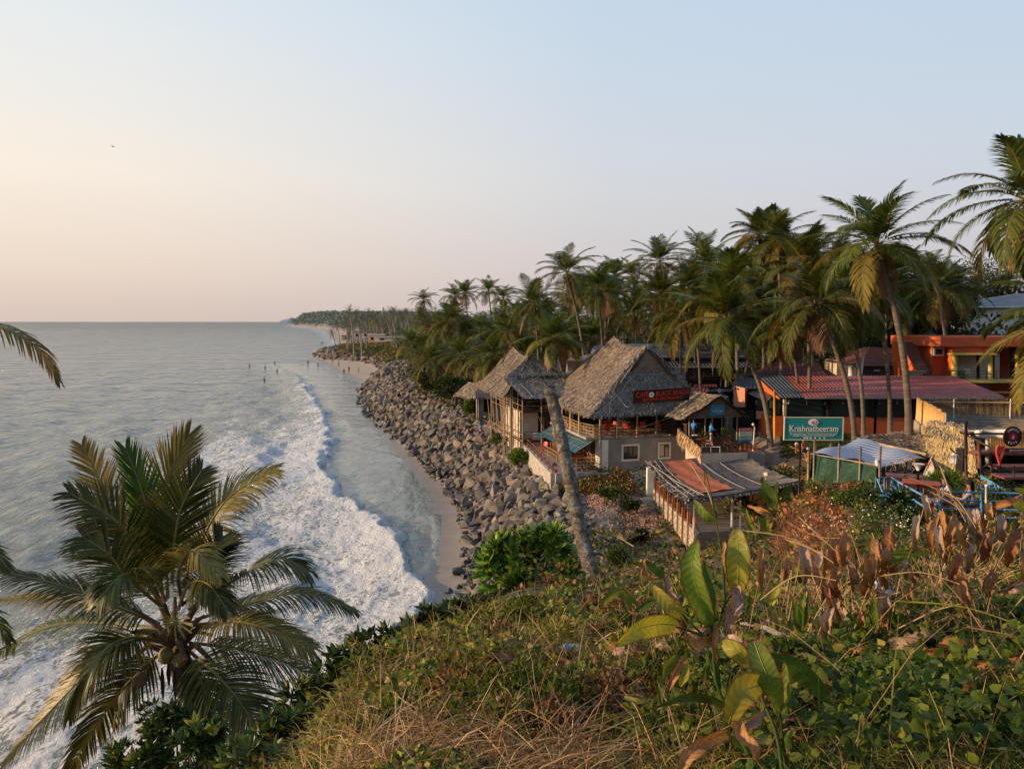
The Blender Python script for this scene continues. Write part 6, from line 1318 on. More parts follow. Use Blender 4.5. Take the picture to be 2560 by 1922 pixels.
# bamboo paling fence
t = thing('bamboo_fence', 'yellow split bamboo paling fence turning a corner above the thatched stalls', 'fence', tuple(at(2292,1050,44)))
C0, C1, C2 = at(2292,1047,44), at(2360,1070,37), at(2620,1040,44)
def pal(p, a, b, z0, z1, n, seed):
    rq = random.Random(seed)
    for k in range(n):
        q = a.lerp(b, (k+.5)/n); w_ = (b-a).length/n*.47; p.tube([Vector((q.x,q.y,z0+rq.uniform(-.03,.03))), Vector((q.x+rq.uniform(-.02,.02),q.y,z1+rq.uniform(-.04,.09)))], w_, 5)
ztop = at(2292,996,44).z
p = MB(); pal(p, C0, C1, ztop-1.25, ztop, 46, 1); p.build('sunlit_palings', mat('split_bamboo',(0.70,0.44,0.17),(0.50,0.29,0.10),scale=5), t)
p = MB(); pal(p, C0, C2, ztop-1.0, ztop-.05, 90, 2); p.build('front_palings', mat('split_bamboo_shaded',(0.36,0.25,0.13),(0.20,0.13,0.07),scale=5), t)  # darker copy of the sunlit bamboo; the front run's shade is in its colour
p = MB(); p.tube([C0+Vector((0,-.12,ztop-C0.z-.2)), C2+Vector((0,-.12,ztop-C2.z-.25))], .035, 5); p.tube([C0+Vector((-.1,-.1,ztop-C0.z-1.1)), C1+Vector((-.1,-.1,ztop-C1.z-1.15))], .035, 5); p.build('fence_bar', M_CREAM, t)
for a_ in (C0, C1, C0.lerp(C2,.27), C0.lerp(C2,.7)):
    p = MB(); p.tube([Vector((a_.x,a_.y-.12,ztop-1.7)), Vector((a_.x,a_.y-.12,ztop+.0))], .05, 6); p.build('fence_post', M_WHITE, t)
p = MB(); wallseg(p, C0+Vector((0,0,0)), C1, .3, 11, ztop-1.27); wallseg(p, C0, C2, .3, 11, ztop-1.02); p.build('fence_footing', M_CONC, t)
# bamboo pole roof and thatch wall of the right-hand cafe
t = thing('garden_cafe', 'garden cafe shelter of bamboo poles, pale pipes and hanging straw under the paling fence', 'cafe', tuple(at(2480,1190,32))); GC = t
p = MB(); rq = random.Random(8)
for k in range(36):
    f = k/35; p.tube([at(2345+rq.uniform(-6,10), 1048+f*40+rq.uniform(-3,3), 42-7*f), at(2460, 1050+f*32+rq.uniform(-4,4), 42-7.5*f), at(2640, 1052+f*24+rq.uniform(-3,3), 42-8*f)], .05, 5)
p.build('pole_roof', mat('old_poles',(0.25,0.20,0.15),(0.10,0.08,0.065),scale=2,third=(0.38,0.33,0.28)), t)
p = MB(); quad(p, (2350,1052,42.5),(2640,1054,42.5),(2640,1090,34.2),(2370,1095,34.8)); p.build('roof_underlay', M_UNDER, t)
thatch('straw_wall', t, at(2330,1150,34.5), at(2448,1225,29.5), at(2436,1095,30.5), at(2306,1068,38), M_THATCHY, -.35, 260, seed=61, straw=(.5,.035), ragged=.45, lift=.2)
thatch('straw_eave', t, at(2318,1078,36), at(2440,1120,30), at(2420,1068,32), at(2330,1055,37), M_THATCH, -.1, 160, seed=62, straw=(.45,.04), ragged=.6, lift=.15)
p = MB(); p.tube([at(2400,1078,31), at(2520,1076,30)], .05, 8); p.tube([at(2455,1076,30.5), at(2540,1083,29.8)], .07, 8); p.tube([at(2446,1082,30), at(2446,1090,30), at(2480,1090,30), at(2510,1092,30)], .065, 8); p.tube([at(2469,1090,30), at(2468,1160,30)], .075, 8); p.sphere(at(2446,1083,30), .14, 0); p.build('drain_pipe', M_WHITE, t)
p = MB(); p.tube([at(2415,1232,28), at(2415,1052,28)], .055, 6); p.build('dark_pole', M_DWOOD, t)
p = MB(); p.tube([at(2449,1170,29.5), at(2447,1100,29.5)], .08, 7); p.build('brown_post', M_WOODR, t)
p = MB(); p.tube([at(2405,1150,27.8), at(2375,1120,28.2)], .03, 5); p.tube([at(2400,1080,30), at(2470,1115,29)], .04, 5); p.tube([at(2300,1062,36), at(2300,1085,36), at(2325,1092,35)], .03, 5); p.tube([at(2415,1085,28), at(2600,1082,28)], .035, 5); p.build('twisted_branch', M_BARK, t)
p = MB()
for k in range(34): a_ = at(2474+k*4.2, 1137, 30.5); p.tube([a_, a_+Vector((0,0,1.0))], .032, 5)
p.build('reed_screen', mat('split_bamboo',(0.6,0.4,0.15)), t)
p = MB(); p.box(at(2530,1133,29.8), (3.2,.5,.10)); p.box(at(2480,1130,29.6), (1.3,.5,.1)); p.box(at(2545,1166,28.6), (2.0,.6,.09)); p.box(at(2548,1190,27.5), (1.6,.8,.08)); p.build('counter_top', flat('counter_maroon',(0.17,0.055,0.05)), t)
p = MB(); p.box(at(2500,1175,31.0), (3.4,.5,1.8)); p.box(at(2560,1215,29.5), (3.0,.5,1.3)); p.build('dark_counter', M_DARK, t)
p = MB()
for a_, b_ in (((2455,1170,28.5),(2475,1157,28.3)),((2475,1157,28.3),(2497,1200,28)),((2455,1172,28.5),(2530,1212,27.5)),((2470,1160,28.5),(2535,1180,27.6)),((2500,1200,28),(2540,1180,27.6)),((2500,1160,28),(2500,1205,27.8)),((2535,1165,27.4),(2535,1225,27)),((2478,1130,29),(2478,1190,29)),((2452,1135,29),(2452,1190,28.6)),((2497,1200,28),(2560,1240,26))): p.tube([at(*a_), at(*b_)], .03, 5)
p.build('black_frame', M_BLACK, t)
p = MB(); quad(p, (2451,1186,27.5),(2531,1234,25),(2531,1262,25),(2451,1220,27.5)); p.build('blue_wall', M_BLUE, t)
q = at(2532,1091,27.6); sg = thing('round_sign', 'round dark cafe sign with white lettering and a red badge', 'sign', tuple(q)); U1 = Vector((1,.12,0)).normalized(); N1 = Vector((.12,-1,0)).normalized(); Z1 = Vector((0,0,1))
p = MB(); disc(p, q, .36, U1, Z1, 0, 32); disc(p, q-N1*.04, .36, -U1, Z1, 0, 32); p.tube([q+(U1*math.cos(k*.1963)+Z1*math.sin(k*.1963))*.36-N1*.02 for k in range(33)], .022, 5); p.build('disc', flat('sign_plum',(0.035,0.012,0.018)), sg)
p = MB(); disc(p, q+N1*.01, .165, U1, Z1, 0, 24, 1.1); bo = p.build('badge', flat('badge_red',(0.42,0.01,0.05)), sg)
p = MB(); c0 = q+N1*.02; p.face([c0+Z1*.06+U1*-.07, c0+U1*-.02+Z1*.0, c0+U1*-.05-Z1*.08, c0+U1*.05-Z1*.08, c0+U1*.02, c0+U1*.07+Z1*.06, c0+Z1*.02]); p.build('badge_mark', MW, bo)
for i, ch in enumerate('INDUS'):
    a_ = rad(138-24*i); text(ch, .115, q+N1*.015+(U1*math.cos(a_)+Z1*math.sin(a_))*.26, U1*math.sin(a_)-Z1*math.cos(a_), N1, MW, sg)
for i, ch in enumerate('CAFE'):
    a_ = rad(-124+23*i); text(ch, .115, q+N1*.015+(U1*math.cos(a_)+Z1*math.sin(a_))*.26, -U1*math.sin(a_)+Z1*math.cos(a_), N1, MW, sg)
q = at(2499,1133,27.4); hs = thing('heart_ornament', 'tall red heart shaped frame standing below the round cafe sign', 'ornament', tuple(q))
hp_ = []
for k in range(25):
    a_ = 2*math.pi*k/24; x = 16*math.sin(a_)**3/17; y_ = (13*math.cos(a_)-5*math.cos(2*a_)-2*math.cos(3*a_)-math.cos(4*a_))/17; hp_.append((x, y_))
p = MB(); I_ = lambda s_, k, off: q+Vector((hp_[k][0]*.15*s_, off, hp_[k][1]*.44*s_))
for k in range(24):
    for off, fl_ in ((-.05, False), (.05, True)):
        f4 = [I_(1,k,off), I_(1,k+1,off), I_(.62,k+1,off), I_(.62,k,off)]; p.face(f4[::-1] if fl_ else f4)
    p.face([I_(1,k,-.05), I_(1,k,.05), I_(1,k+1,.05), I_(1,k+1,-.05)]); p.face([I_(.62,k,.05), I_(.62,k,-.05), I_(.62,k+1,-.05), I_(.62,k+1,.05)])
p.build('frame', M_RED, hs)
q = at(2535,1125,27.5); sg = thing('handle_sign', 'narrow maroon strip sign with small white writing under the round sign', 'sign', tuple(q)); p = MB(); p.box(q+Vector((.15,0,0)), (1.0,.04,.15)); p.build('board', flat('strip_maroon',(0.12,0.012,0.03)), sg); text('@theindiancafe', .1, q+Vector((.12,-.03,0)), (1,0,0), (0,-1,0), MW, sg)
q = at(2385,1146,27.6); ln = thing('lantern', 'white framed square lantern hanging against the straw wall', 'lantern', tuple(q)); p = MB(); p.tube([q+Vector((0,0,-.17)), q+Vector((0,0,.13))], [.10,.13], 4); p.build('glass', M_METAL, ln)
p = MB()
for a_ in range(4): x, y_ = math.cos(a_*1.571)*.12, math.sin(a_*1.571)*.12; p.tube([q+Vector((x,y_,-.18)), q+Vector((x*1.15,y_*1.15,.15))], .014, 4)
p.tube([q+Vector((0,0,.13)), q+Vector((0,0,.2))], [.14,.04], 6); p.build('frame', M_WHITE, ln)
# ================================================================== M. blue railed terrace
tz_ = 11.75
t = thing('blue_terrace', 'small cafe terrace enclosed by sky blue rails above the weedy slope', 'terrace', tuple(at(2300,1290,24)))
TP = [at(2196,1245,26.5), at(2345,1318,21.8), at(2650,1330,21.5), at(2650,1240,29), at(2250,1215,29)]
p = MB(); p.face([Vector((q.x,q.y,tz_)) for q in TP]); 
for a_, b_ in zip(TP, TP[1:]+TP[:1]): p.face([Vector((a_.x,a_.y,tz_-1.5)), Vector((b_.x,b_.y,tz_-1.5)), Vector((b_.x,b_.y,tz_)), Vector((a_.x,a_.y,tz_))])
p.build('floor', M_CONC, t)
def brail(pts, rows, posts, r=.028, nm='blue_rail'):
    p = MB(); (a0,a1),(b0,b1) = pts
    A0, A1, B0, B1 = at(*a0), at(*a1), at(*b0), at(*b1)
    for j in range(rows+1):
        f = j/rows if rows else 0; p.tube([A0.lerp(A1, f), B0.lerp(B1, f)], r, 6)
    for i in range(posts+1):
        f = i/posts; p.tube([A0.lerp(B0, f), A1.lerp(B1, f)], r*1.25, 6)
    p.build(nm, M_BLUE, t)
brail((((2350,1229,21.8),(2350,1312,21.8)),((2660,1235,21.8),(2660,1318,21.8))), 4, 3)
brail((((2247,1205,25.5),(2247,1248,25.5)),((2350,1262,21.9),(2350,1318,21.9))), 2, 1, .035)
brail((((2229,1193,27),(2229,1232,27)),((2247,1205,25.5),(2247,1248,25.5))), 2, 1)
brail((((2190,1194,26.5),(2190,1246,26.5)),((2232,1193,27.5),(2232,1240,27.5))), 1, 2)
p = MB(); quad(p, (2198,1200,28),(2240,1198,28.5),(2240,1240,28.5),(2198,1238,28)); p.build('pale_panel', M_CREAM, t)
p = MB(); p.tube([at(2193,1197,26), at(2215,1252,24.8)], .03, 5); p.tube([at(2230,1205,27), at(2215,1250,25)], .03, 5); p.box(at(2222,1238,25.3), (.5,.5,.05)); p.build('blue_steps', M_BLUE, t)
for k, (a_, b_, D) in enumerate((((2194,1250),(2193,1170),26.2),((2293,1285),(2295,1182),24.2))):
    q = at(*a_, D); lp = thing('lamp_post', ['black lamp post at the corner of the green net hut','black lamp post with a white fan shaped glass in front of the blue rails'][k], 'lamp post', tuple(q-Vector((0,0,.4)))); p = MB(); p.tube([q-Vector((0,0,.5)), at(*b_, D)], .04, 8); p.build('post', M_BLACK, lp)
    c = at(*b_, D)+Vector((0,0,.08)); p = MB(); p.tube([c, c+Vector((0,0,.10)), c+Vector((0,0,.22))], [.04,.09,.19 if k else .07], 10); p.build('lamp_shade', M_WHITE, lp)
q = at(2466,1312,21.4); p = MB(); p.tube([q-Vector((0,0,.3)), at(2466,1215,21.4)], .035, 8); p.sphere(at(2466,1214,21.4), .045); p.build('white_post', M_WHITE, None, 'thin white pipe post standing before the right part of the blue rails', 'post')
# furniture: red tables, maroon bench, cones
table('cafe_table', 'long red cafe table with scattered plates behind the slanting blue rail', at(2300,1252,24.3)*1 , -.5, 1.1, .5, flat('table_red',(0.35,0.06,0.035)), 'cafe tables', h=.62)
table('cafe_table', 'maroon cafe table under the dream catchers', at(2262,1235,26.3), -.3, 1.2, .6, flat('counter_maroon',(0.17,0.055,0.05)), 'cafe tables', h=.65)
p = MB(); p.grid(lambda u, v: at(2246+112*u, 1203+9*math.sin(math.pi*u)+8*v, 26.5-1.6*u+.3*v), 12, 3); o = p.build('bench_back', flat('bench_maroon',(0.20,0.03,0.05)), None, 'curved maroon bench back behind the red table', 'bench')
q = at(2328,1195,28.5); tp = thing('cloth_tent', 'cream play tent with red trim standing before the straw wall', 'tent', tuple(q-Vector((0,0,.6))))
p = MB(); a_ = at(2328,1148,28.8); b_ = at(2302,1200,28.4); c_ = at(2345,1196,27.8); d_ = at(2372,1190,29); p.face([a_,b_,c_]); p.build('panel', flat('tent_cream',(0.55,0.42,0.32)), tp); p = MB(); p.face([a_+Vector((.2,0,-.45)),c_,d_]); p.build('red_panel', M_RED, tp)
p = MB(); p.tube([b_, a_+Vector((.05,0,.15))], .02, 5); p.tube([d_, a_+Vector((-.05,0,.15))], .02, 5); p.build('stick', M_CREAM, tp)
p = MB(); rq = random.Random(3); c = at(2322,1163,28.3)
for k in range(6): a1 = k*1.05; p.face([c, c+Vector((math.cos(a1)*.2,-.05,math.sin(a1)*.11+.03)), c+Vector((math.cos(a1+.5)*.17,.0,math.sin(a1+.5)*.12))])
p.build('red_bow', M_RED, tp)
def bushy(px, py, D, R, n, ll, ww, m, label, name='bush', group=None, up=.5, cat='bush', zoff=None):
    q = at(px, py, D); t = thing(name, label, cat, tuple(q-Vector((0,0,R*.8))), group); lm = LM(); rs_ = np.random.default_rng(int(px*3+py))
    for k in range(max(3, int(R*6))): 
        o_ = rs_.normal(0, .45, 3)*R; lm.add(leafball(np.array(q)+o_*np.array([1,1,.45]), max(8, n//max(3,int(R*6))), (R*.55,R*.55,R*.42), ll, ww, rs_, up=up, shell=.25))
    ml = m if isinstance(m, list) else [m]; lm.build('foliage', ml, t); p = MB(); p.tube([q-Vector((0,0,R*1.0)), q], [.05*max(R,.4),.02], 5); p.build('stem', M_BARK, t); return t
bushy(2380,1210,25,.38,420,.42,.035,M_BRIGHT,'arching green potted palm between the two seated people','potted_palm',cat='plant',up=1.2)
bushy(2500,1245,22.5,.55,500,.10,.06,M_BUSH,'leafy flowering shrub growing through the right end of the blue rails')
# ------------------------------------------------------------------ cliff top: where a line of sight meets the ground
def hit(px, py, lo=1.6, hi=90.0, steps=90):
    px = np.asarray(px, float); py = np.asarray(py, float); a = (px-1280)/FPX; u = -(py-961)/FPX
    dx = a; dy = CP+u*SP; dz = -SP+u*CP; t = np.geomspace(lo, hi, steps); res = np.full(px.shape, np.nan); prev = np.full(px.shape, lo)
    for k in range(steps):
        T = t[k]/dy; gzv = gfast(dx*T, dy*T); below = CAMZ+dz*T < gzv; new = below & np.isnan(res); res[new] = (t[k]+t[max(0,k-1)])/2
    a_ = np.maximum(res*(hi/lo)**(-.75/(steps-1)), lo*.9); b__ = res*(hi/lo)**(.75/(steps-1))
    for _ in range(9):
        m_ = (a_+b__)/2; T = m_/dy; bl = CAMZ+dz*T < gfast(np.nan_to_num(dx*T), np.nan_to_num(dy*T)); b__ = np.where(bl, m_, b__); a_ = np.where(bl, a_, m_)
    res = np.where(np.isnan(res), np.nan, b__)
    T = res/dy; ok = ~np.isnan(res); x, y = dx*T, dy*T; return x, y, np.where(ok, gfast(np.nan_to_num(x), np.nan_to_num(y)), np.nan), ok
M_VINE = leafmat('vine_leaf', (0.07,0.11,0.014), (0.02,0.04,0.007), (0.15,0.18,0.022), scale=1.1, trans=0.35, iw=0.6)
M_VINEY = leafmat('vine_yellow', (0.20,0.20,0.03), (0.09,0.11,0.02), (0.33,0.27,0.05), scale=2, trans=0.35, iw=0.6)
M_VINEB = leafmat('vine_brown', (0.20,0.10,0.045), (0.08,0.045,0.022), (0.33,0.19,0.09), scale=2, trans=0.2, iw=0.7)
M_BLADE = leafmat('grass_blade', (0.17,0.16,0.035), (0.08,0.095,0.022), (0.30,0.23,0.08), scale=1.2, trans=0.3, iw=0.6)
M_STRAW = leafmat('dry_straw', (0.36,0.22,0.11), (0.17,0.095,0.05), (0.50,0.34,0.19), scale=2, trans=0.2, iw=0.7)
M_RUST = leafmat('rusty_grass', (0.24,0.075,0.028), (0.10,0.04,0.018), (0.36,0.15,0.06), scale=1, trans=0.2, iw=0.6)
M_TWIG = mat('twig', (0.16,0.11,0.08), (0.08,0.055,0.04), scale=9)
g5 = np.random.default_rng(55)
def hexleaf(P, D, Wv, curl=None):
    """heart shaped leaf folded along its rib: three rib points, three points a side"""
    n = len(P); nm = np.cross(D, Wv); nm /= np.linalg.norm(nm, axis=1)[:,None]+1e-9; h = np.linalg.norm(Wv, axis=1)[:,None]; V = np.empty((n*9,3)); V[0::9] = P; V[1::9] = P+D*.5-nm*h*.10; V[2::9] = P+D-nm*h*.55
    for k, sg in ((3,1),(6,-1)): V[k::9] = P+D*.06+Wv*.72*sg+nm*h*.12; V[k+1::9] = P+D*.42+Wv*1.0*sg+nm*h*.16; V[k+2::9] = P+D*.78+Wv*.50*sg-nm*h*.08
    b_ = np.arange(n)[:,None]*9; return V, np.vstack([b_+[0,3,4,1], b_+[1,4,5,2], b_+[0,1,7,6], b_+[1,2,8,7]])
def blades(P, D, L_, w, bend, r=g5):
    """grass blades: three joints bending over"""
    n = len(P); side = np.cross(D, r.normal(size=(n,3))); side /= np.linalg.norm(side, axis=1)[:,None]+1e-9; W_ = side*w[:,None]*.5
    d1 = D; b3 = bend[:,None]*np.array([0,0,-1.0]); p1 = P+d1*L_[:,None]*.4; d2 = d1+b3*.8; d2 /= np.linalg.norm(d2, axis=1)[:,None]; p2 = p1+d2*L_[:,None]*.35; d3 = d2+b3*1.1; d3 /= np.linalg.norm(d3, axis=1)[:,None]; p3 = p2+d3*L_[:,None]*.3
    V = np.empty((n*8,3)); V[0::8]=P-W_; V[1::8]=P+W_; V[2::8]=p1-W_*.9; V[3::8]=p1+W_*.9; V[4::8]=p2-W_*.7; V[5::8]=p2+W_*.7; V[6::8]=p3-W_*.1; V[7::8]=p3+W_*.1
    b_ = np.arange(n)[:,None]*8; return V, np.vstack([b_+[0,1,3,2], b_+[2,3,5,4], b_+[4,5,7,6]])
def unit(a): return a/(np.linalg.norm(a, axis=1)[:,None]+1e-9)
def cover(n, pxr, pyr, dens=None, margin=0):
    px = g5.uniform(pxr[0], pxr[1], n); py = g5.uniform(pyr[0], pyr[1], n); x, y, z, ok = hit(px, py); D = np.hypot(x, y)
    ok &= (D > 1.7)
    if dens is not None: ok &= g5.random(n) < dens(px, py)
    return px[ok], py[ok], x[ok], y[ok], z[ok], D[ok]
def edge(px): return np.interp(px, [500,600,820,1000,1150,1250,1400,1500,1600,1800,2000,2200,2560], [1760,1730,1700,1600,1530,1500,1480,1460,1440,1420,1400,1400,1400])
# --- leafy creepers over the cliff top
n_ = 150000; px, py, x, y, z, D = cover(n_, (500, 2760), (1380, 2080), lambda a, b: np.where(b > edge(a), 1, 0.0)*np.clip(.42+.9*(fbm(a/60, b/40, 3, 5)-.35)+.35*(a > 1850)*(b > 1600), .12, 1))
cl = fbm(x*1.6, y*1.6, 3, 12); H_ = (.03+.40*np.clip(cl-.38,0,1)*1.5)*np.clip(D/4, .5, 1.2)*np.where(px < 1900, np.clip(1.5-D/12, .4, 1), 1)
P = np.c_[x, y, z+g5.random(len(x))**.7*H_]; d_ = unit(np.c_[g5.normal(0,1,(len(x),2)), g5.normal(.35,.4,len(x))]); w_ = unit(np.cross(d_, unit(g5.normal(size=(len(x),3))*.55+[0,-.35,1])))
s_ = g5.uniform(.020,.052,len(x))*np.clip(D/4.5, .85, 1.8)*np.where((px < 1600), .62, 1)*np.where((px > 1850) & (py > 1600), .72, 1); ml = np.where((px > 1880) & (py > 1560), g5.choice(2, len(x), p=[.96,.04]), g5.choice(3, len(x), p=[.66,.2,.14]))
ml = np.where((px < 1600) & (g5.random(len(x)) < .30), 2, ml); ml = np.where((px < 1500) & (g5.random(len(x)) < .35), 1, ml)
V_, Q_ = hexleaf(P, d_*s_[:,None]*1.5, w_*s_[:,None]*.62); mesh_np('creeper_leaves', V_, Q_, [M_VINE, M_VINEY, M_VINEB], mi=np.r_[ml, ml, ml, ml], smooth=True, label='green and yellowing creeper leaves covering the cliff top', cat='creeper', kind='stuff')
# --- grass and straw
n_ = 85000; px, py, x, y, z, D = cover(n_, (640, 2760), (1400, 2080), lambda a, b: np.where(b > edge(a)+10, 1, 0.0)*np.clip(1.1-(a-1300)/900, .34, 1)*np.clip(.35+1.4*fbm(a/70, b/50, 3, 8), .2, 1))
n = len(x); d_ = unit(np.c_[g5.normal(0,.75,(n,2)), np.abs(g5.normal(.75,.4,n))]); L_ = g5.uniform(.10,.34,n)*np.clip(D/5,.8,1.2)*np.where(px < 1900, np.clip(1.6-D/12, .5, 1), 1); ml = g5.choice(3, n, p=[.66,.16,.18])
kk = fbm(x*1.1, y*1.1, 3, 101) > g5.uniform(.30,.52,n); x, y, z, d_, L_, ml, D = x[kk], y[kk], z[kk], d_[kk], L_[kk], ml[kk], D[kk]; n = len(x)
V_, Q_ = blades(np.c_[x,y,z-.01], d_, L_, g5.uniform(.003,.006,n)*np.clip(D/4,.9,2.4), g5.uniform(.2,1.1,n)); mesh_np('wild_grass', V_, Q_, [M_BLADE, M_STRAW, M_RUST], mi=np.r_[ml, ml, ml], label='wild green and dry grass along the cliff top', cat='grass', kind='stuff')
n_ = 30000; px, py, x, y, z, D = cover(n_, (720, 1750), (1600, 2060), lambda a, b: np.clip((b-(1840+35*np.sin(a/90)))/70, 0, 1)*.7*(a < 1480)*np.clip(fbm(a/50,b/30,3,77)*3.2-1.1, .06, 1)+.5*np.exp(-((a-1300)/110)**2-((b-1690)/38)**2)+.22*np.exp(-((a-1010)/90)**2-((b-1700)/60)**2)+.02)
n = len(x); th = g5.normal(.4, .9, n); d_ = unit(np.c_[np.cos(th), np.sin(th)*.8, g5.normal(.20,.22,n)]); L_ = g5.uniform(.15,.5,n)
V_, Q_ = blades(np.c_[x,y,z+g5.random(n)*.16], d_, L_, g5.uniform(.003,.0065,n), g5.uniform(.1,.6,n)); ml = g5.choice(2, n, p=[.8,.2]); mesh_np('straw_litter', V_, Q_, [M_STRAW, M_RUST], mi=np.r_[ml,ml,ml], label='matted dry straw lying at the bottom of the cliff top slope', cat='straw', kind='stuff')
# --- slope towards the beach, rusty patch, yard weeds (farther, coarser)
n_ = 36000; px, py, x, y, z, D = cover(n_, (1290, 2660), (1170, 1480), lambda a, b: np.where(b < edge(a)+20, 1, 0)*np.clip(.25+1.2*fbm(a/45, b/30, 3, 15), .1, 1)*np.where((a > 1300) & (a < 1640) & (b < 1330) & (b > 1240), .18, 1))
k = (D > 9) & (D < 66) & (z > 3.2); px, py, x, y, z, D = (q[k] for q in (px, py, x, y, z, D)); n = len(x)
rz = (px > 1930) & (px < 2130) & (py > 1200) & (g5.random(n) < .8); s_ = g5.uniform(.05,.12,n)*np.clip(D/22,.7,2.0); H_ = np.clip(fbm(x*.8,y*.8,3,4)-.35,0,1)*1.4
P = np.c_[x,y,z+g5.random(n)*H_]; d_ = unit(np.c_[g5.normal(0,1,(n,2)), g5.normal(.5,.4,n)]); w_ = unit(np.cross(d_, unit(g5.normal(size=(n,3))))); ml = np.where(rz, 2, g5.choice(3, n, p=[.62,.18,.2]))
V_, Q_ = leaf_quads(P, d_*s_[:,None]*1.6, w_*s_[:,None]*.45, None); mesh_np('slope_weeds', V_, Q_, [M_BUSH, M_VINEY, M_RUST], mi=ml, label='low weeds and reddish grass on the slope below the cliff top', cat='weeds', kind='stuff')
n = 5500; px = g5.uniform(1940,2140,n); py = g5.uniform(1215,1480,n); x, y, z, ok = hit(px, py); x, y, z = x[ok], y[ok], z[ok]; n = len(x); d_ = unit(np.c_[g5.normal(0,.5,(n,2)), np.ones(n)])
V_, Q_ = blades(np.c_[x,y,z], d_, g5.uniform(.15,.5,n), g5.uniform(.008,.018,n), g5.uniform(.2,.8,n)); ml = g5.choice(2, n, p=[.7,.3]); mesh_np('rusty_grass_patch', V_, Q_, [M_RUST, M_STRAW], mi=np.r_[ml,ml,ml], label='rust red grass on the slope between the bamboo roofed hut and the green net hut', cat='grass', kind='stuff')
# weeds in front of the cafe plinth and on the spit
lm = LM()
for k in range(130):
    px_, py_ = g5.uniform(1400,1565), g5.uniform(1195,1232); x1, y1, z1, ok = hit(np.array([px_]), np.array([py_]), 30); 
    if ok[0]: lm.add(leafball((x1[0], y1[0], z1[0]+.15), 70, (.8,.8,.4), .22, .1, g5), int(g5.random() < .45))
lm.build('plinth_weeds', [M_BUSH, M_RUST], label='green and rusty weeds below the white cafe plinth', cat='weeds', kind='stuff')
lm = LM()
for k in range(900):
    px_, D1 = g5.uniform(850,1060), g5.uniform(260,430); q = at(px_, 880, D1); z1 = gz(q.x, q.y)
    if z1 > 2.6: lm.add(leafball((q.x, q.y, z1+.7), 40, (2.6,2.6,1.2), .9, .4, g5), int(g5.random() < .3))
for k in range(200):
    px_, D1 = g5.uniform(1040,1230), g5.uniform(95,190); q = at(px_, 930, D1); z1 = gz(q.x, q.y)
    if z1 > 4.7: lm.add(leafball((q.x, q.y, z1+.2), 50, (1.6,1.6,.7), .5, .25, g5), int(g5.random() < .3))
lm.build('bank_scrub', [M_BUSH, M_VINEB], label='brownish green scrub capping the rocky spit and boulder bank', cat='scrub', kind='stuff')
# pinkish brick rubble by the dead trunk
n = 1500; px = np.r_[g5.normal(1475,32,n//2), g5.normal(1610,38,n//2)]; py = np.r_[g5.normal(1258,14,n//2), g5.normal(1300,12,n//2)]; x, y, z, ok = hit(px, py, 25); x,y,z = x[ok],y[ok],z[ok]; VV = []; FF = []; c = 0
for i in range(len(x)):
    V, F, me = ROCKS[i % 10]; R = np.array(rrot()); VV.append((V*g5.uniform(.10,.26))@R.T+np.array([x[i],y[i],z[i]+.04])); FF.append(F+c); c += len(V)
mesh_np('brick_rubble', np.vstack(VV), np.vstack(FF), mat('rubble_pink',(0.42,0.24,0.19),(0.28,0.15,0.12),scale=6,third=(0.55,0.40,0.33)), label='pinkish brick rubble strewn beside the bare palm trunk', cat='rubble', kind='stuff')
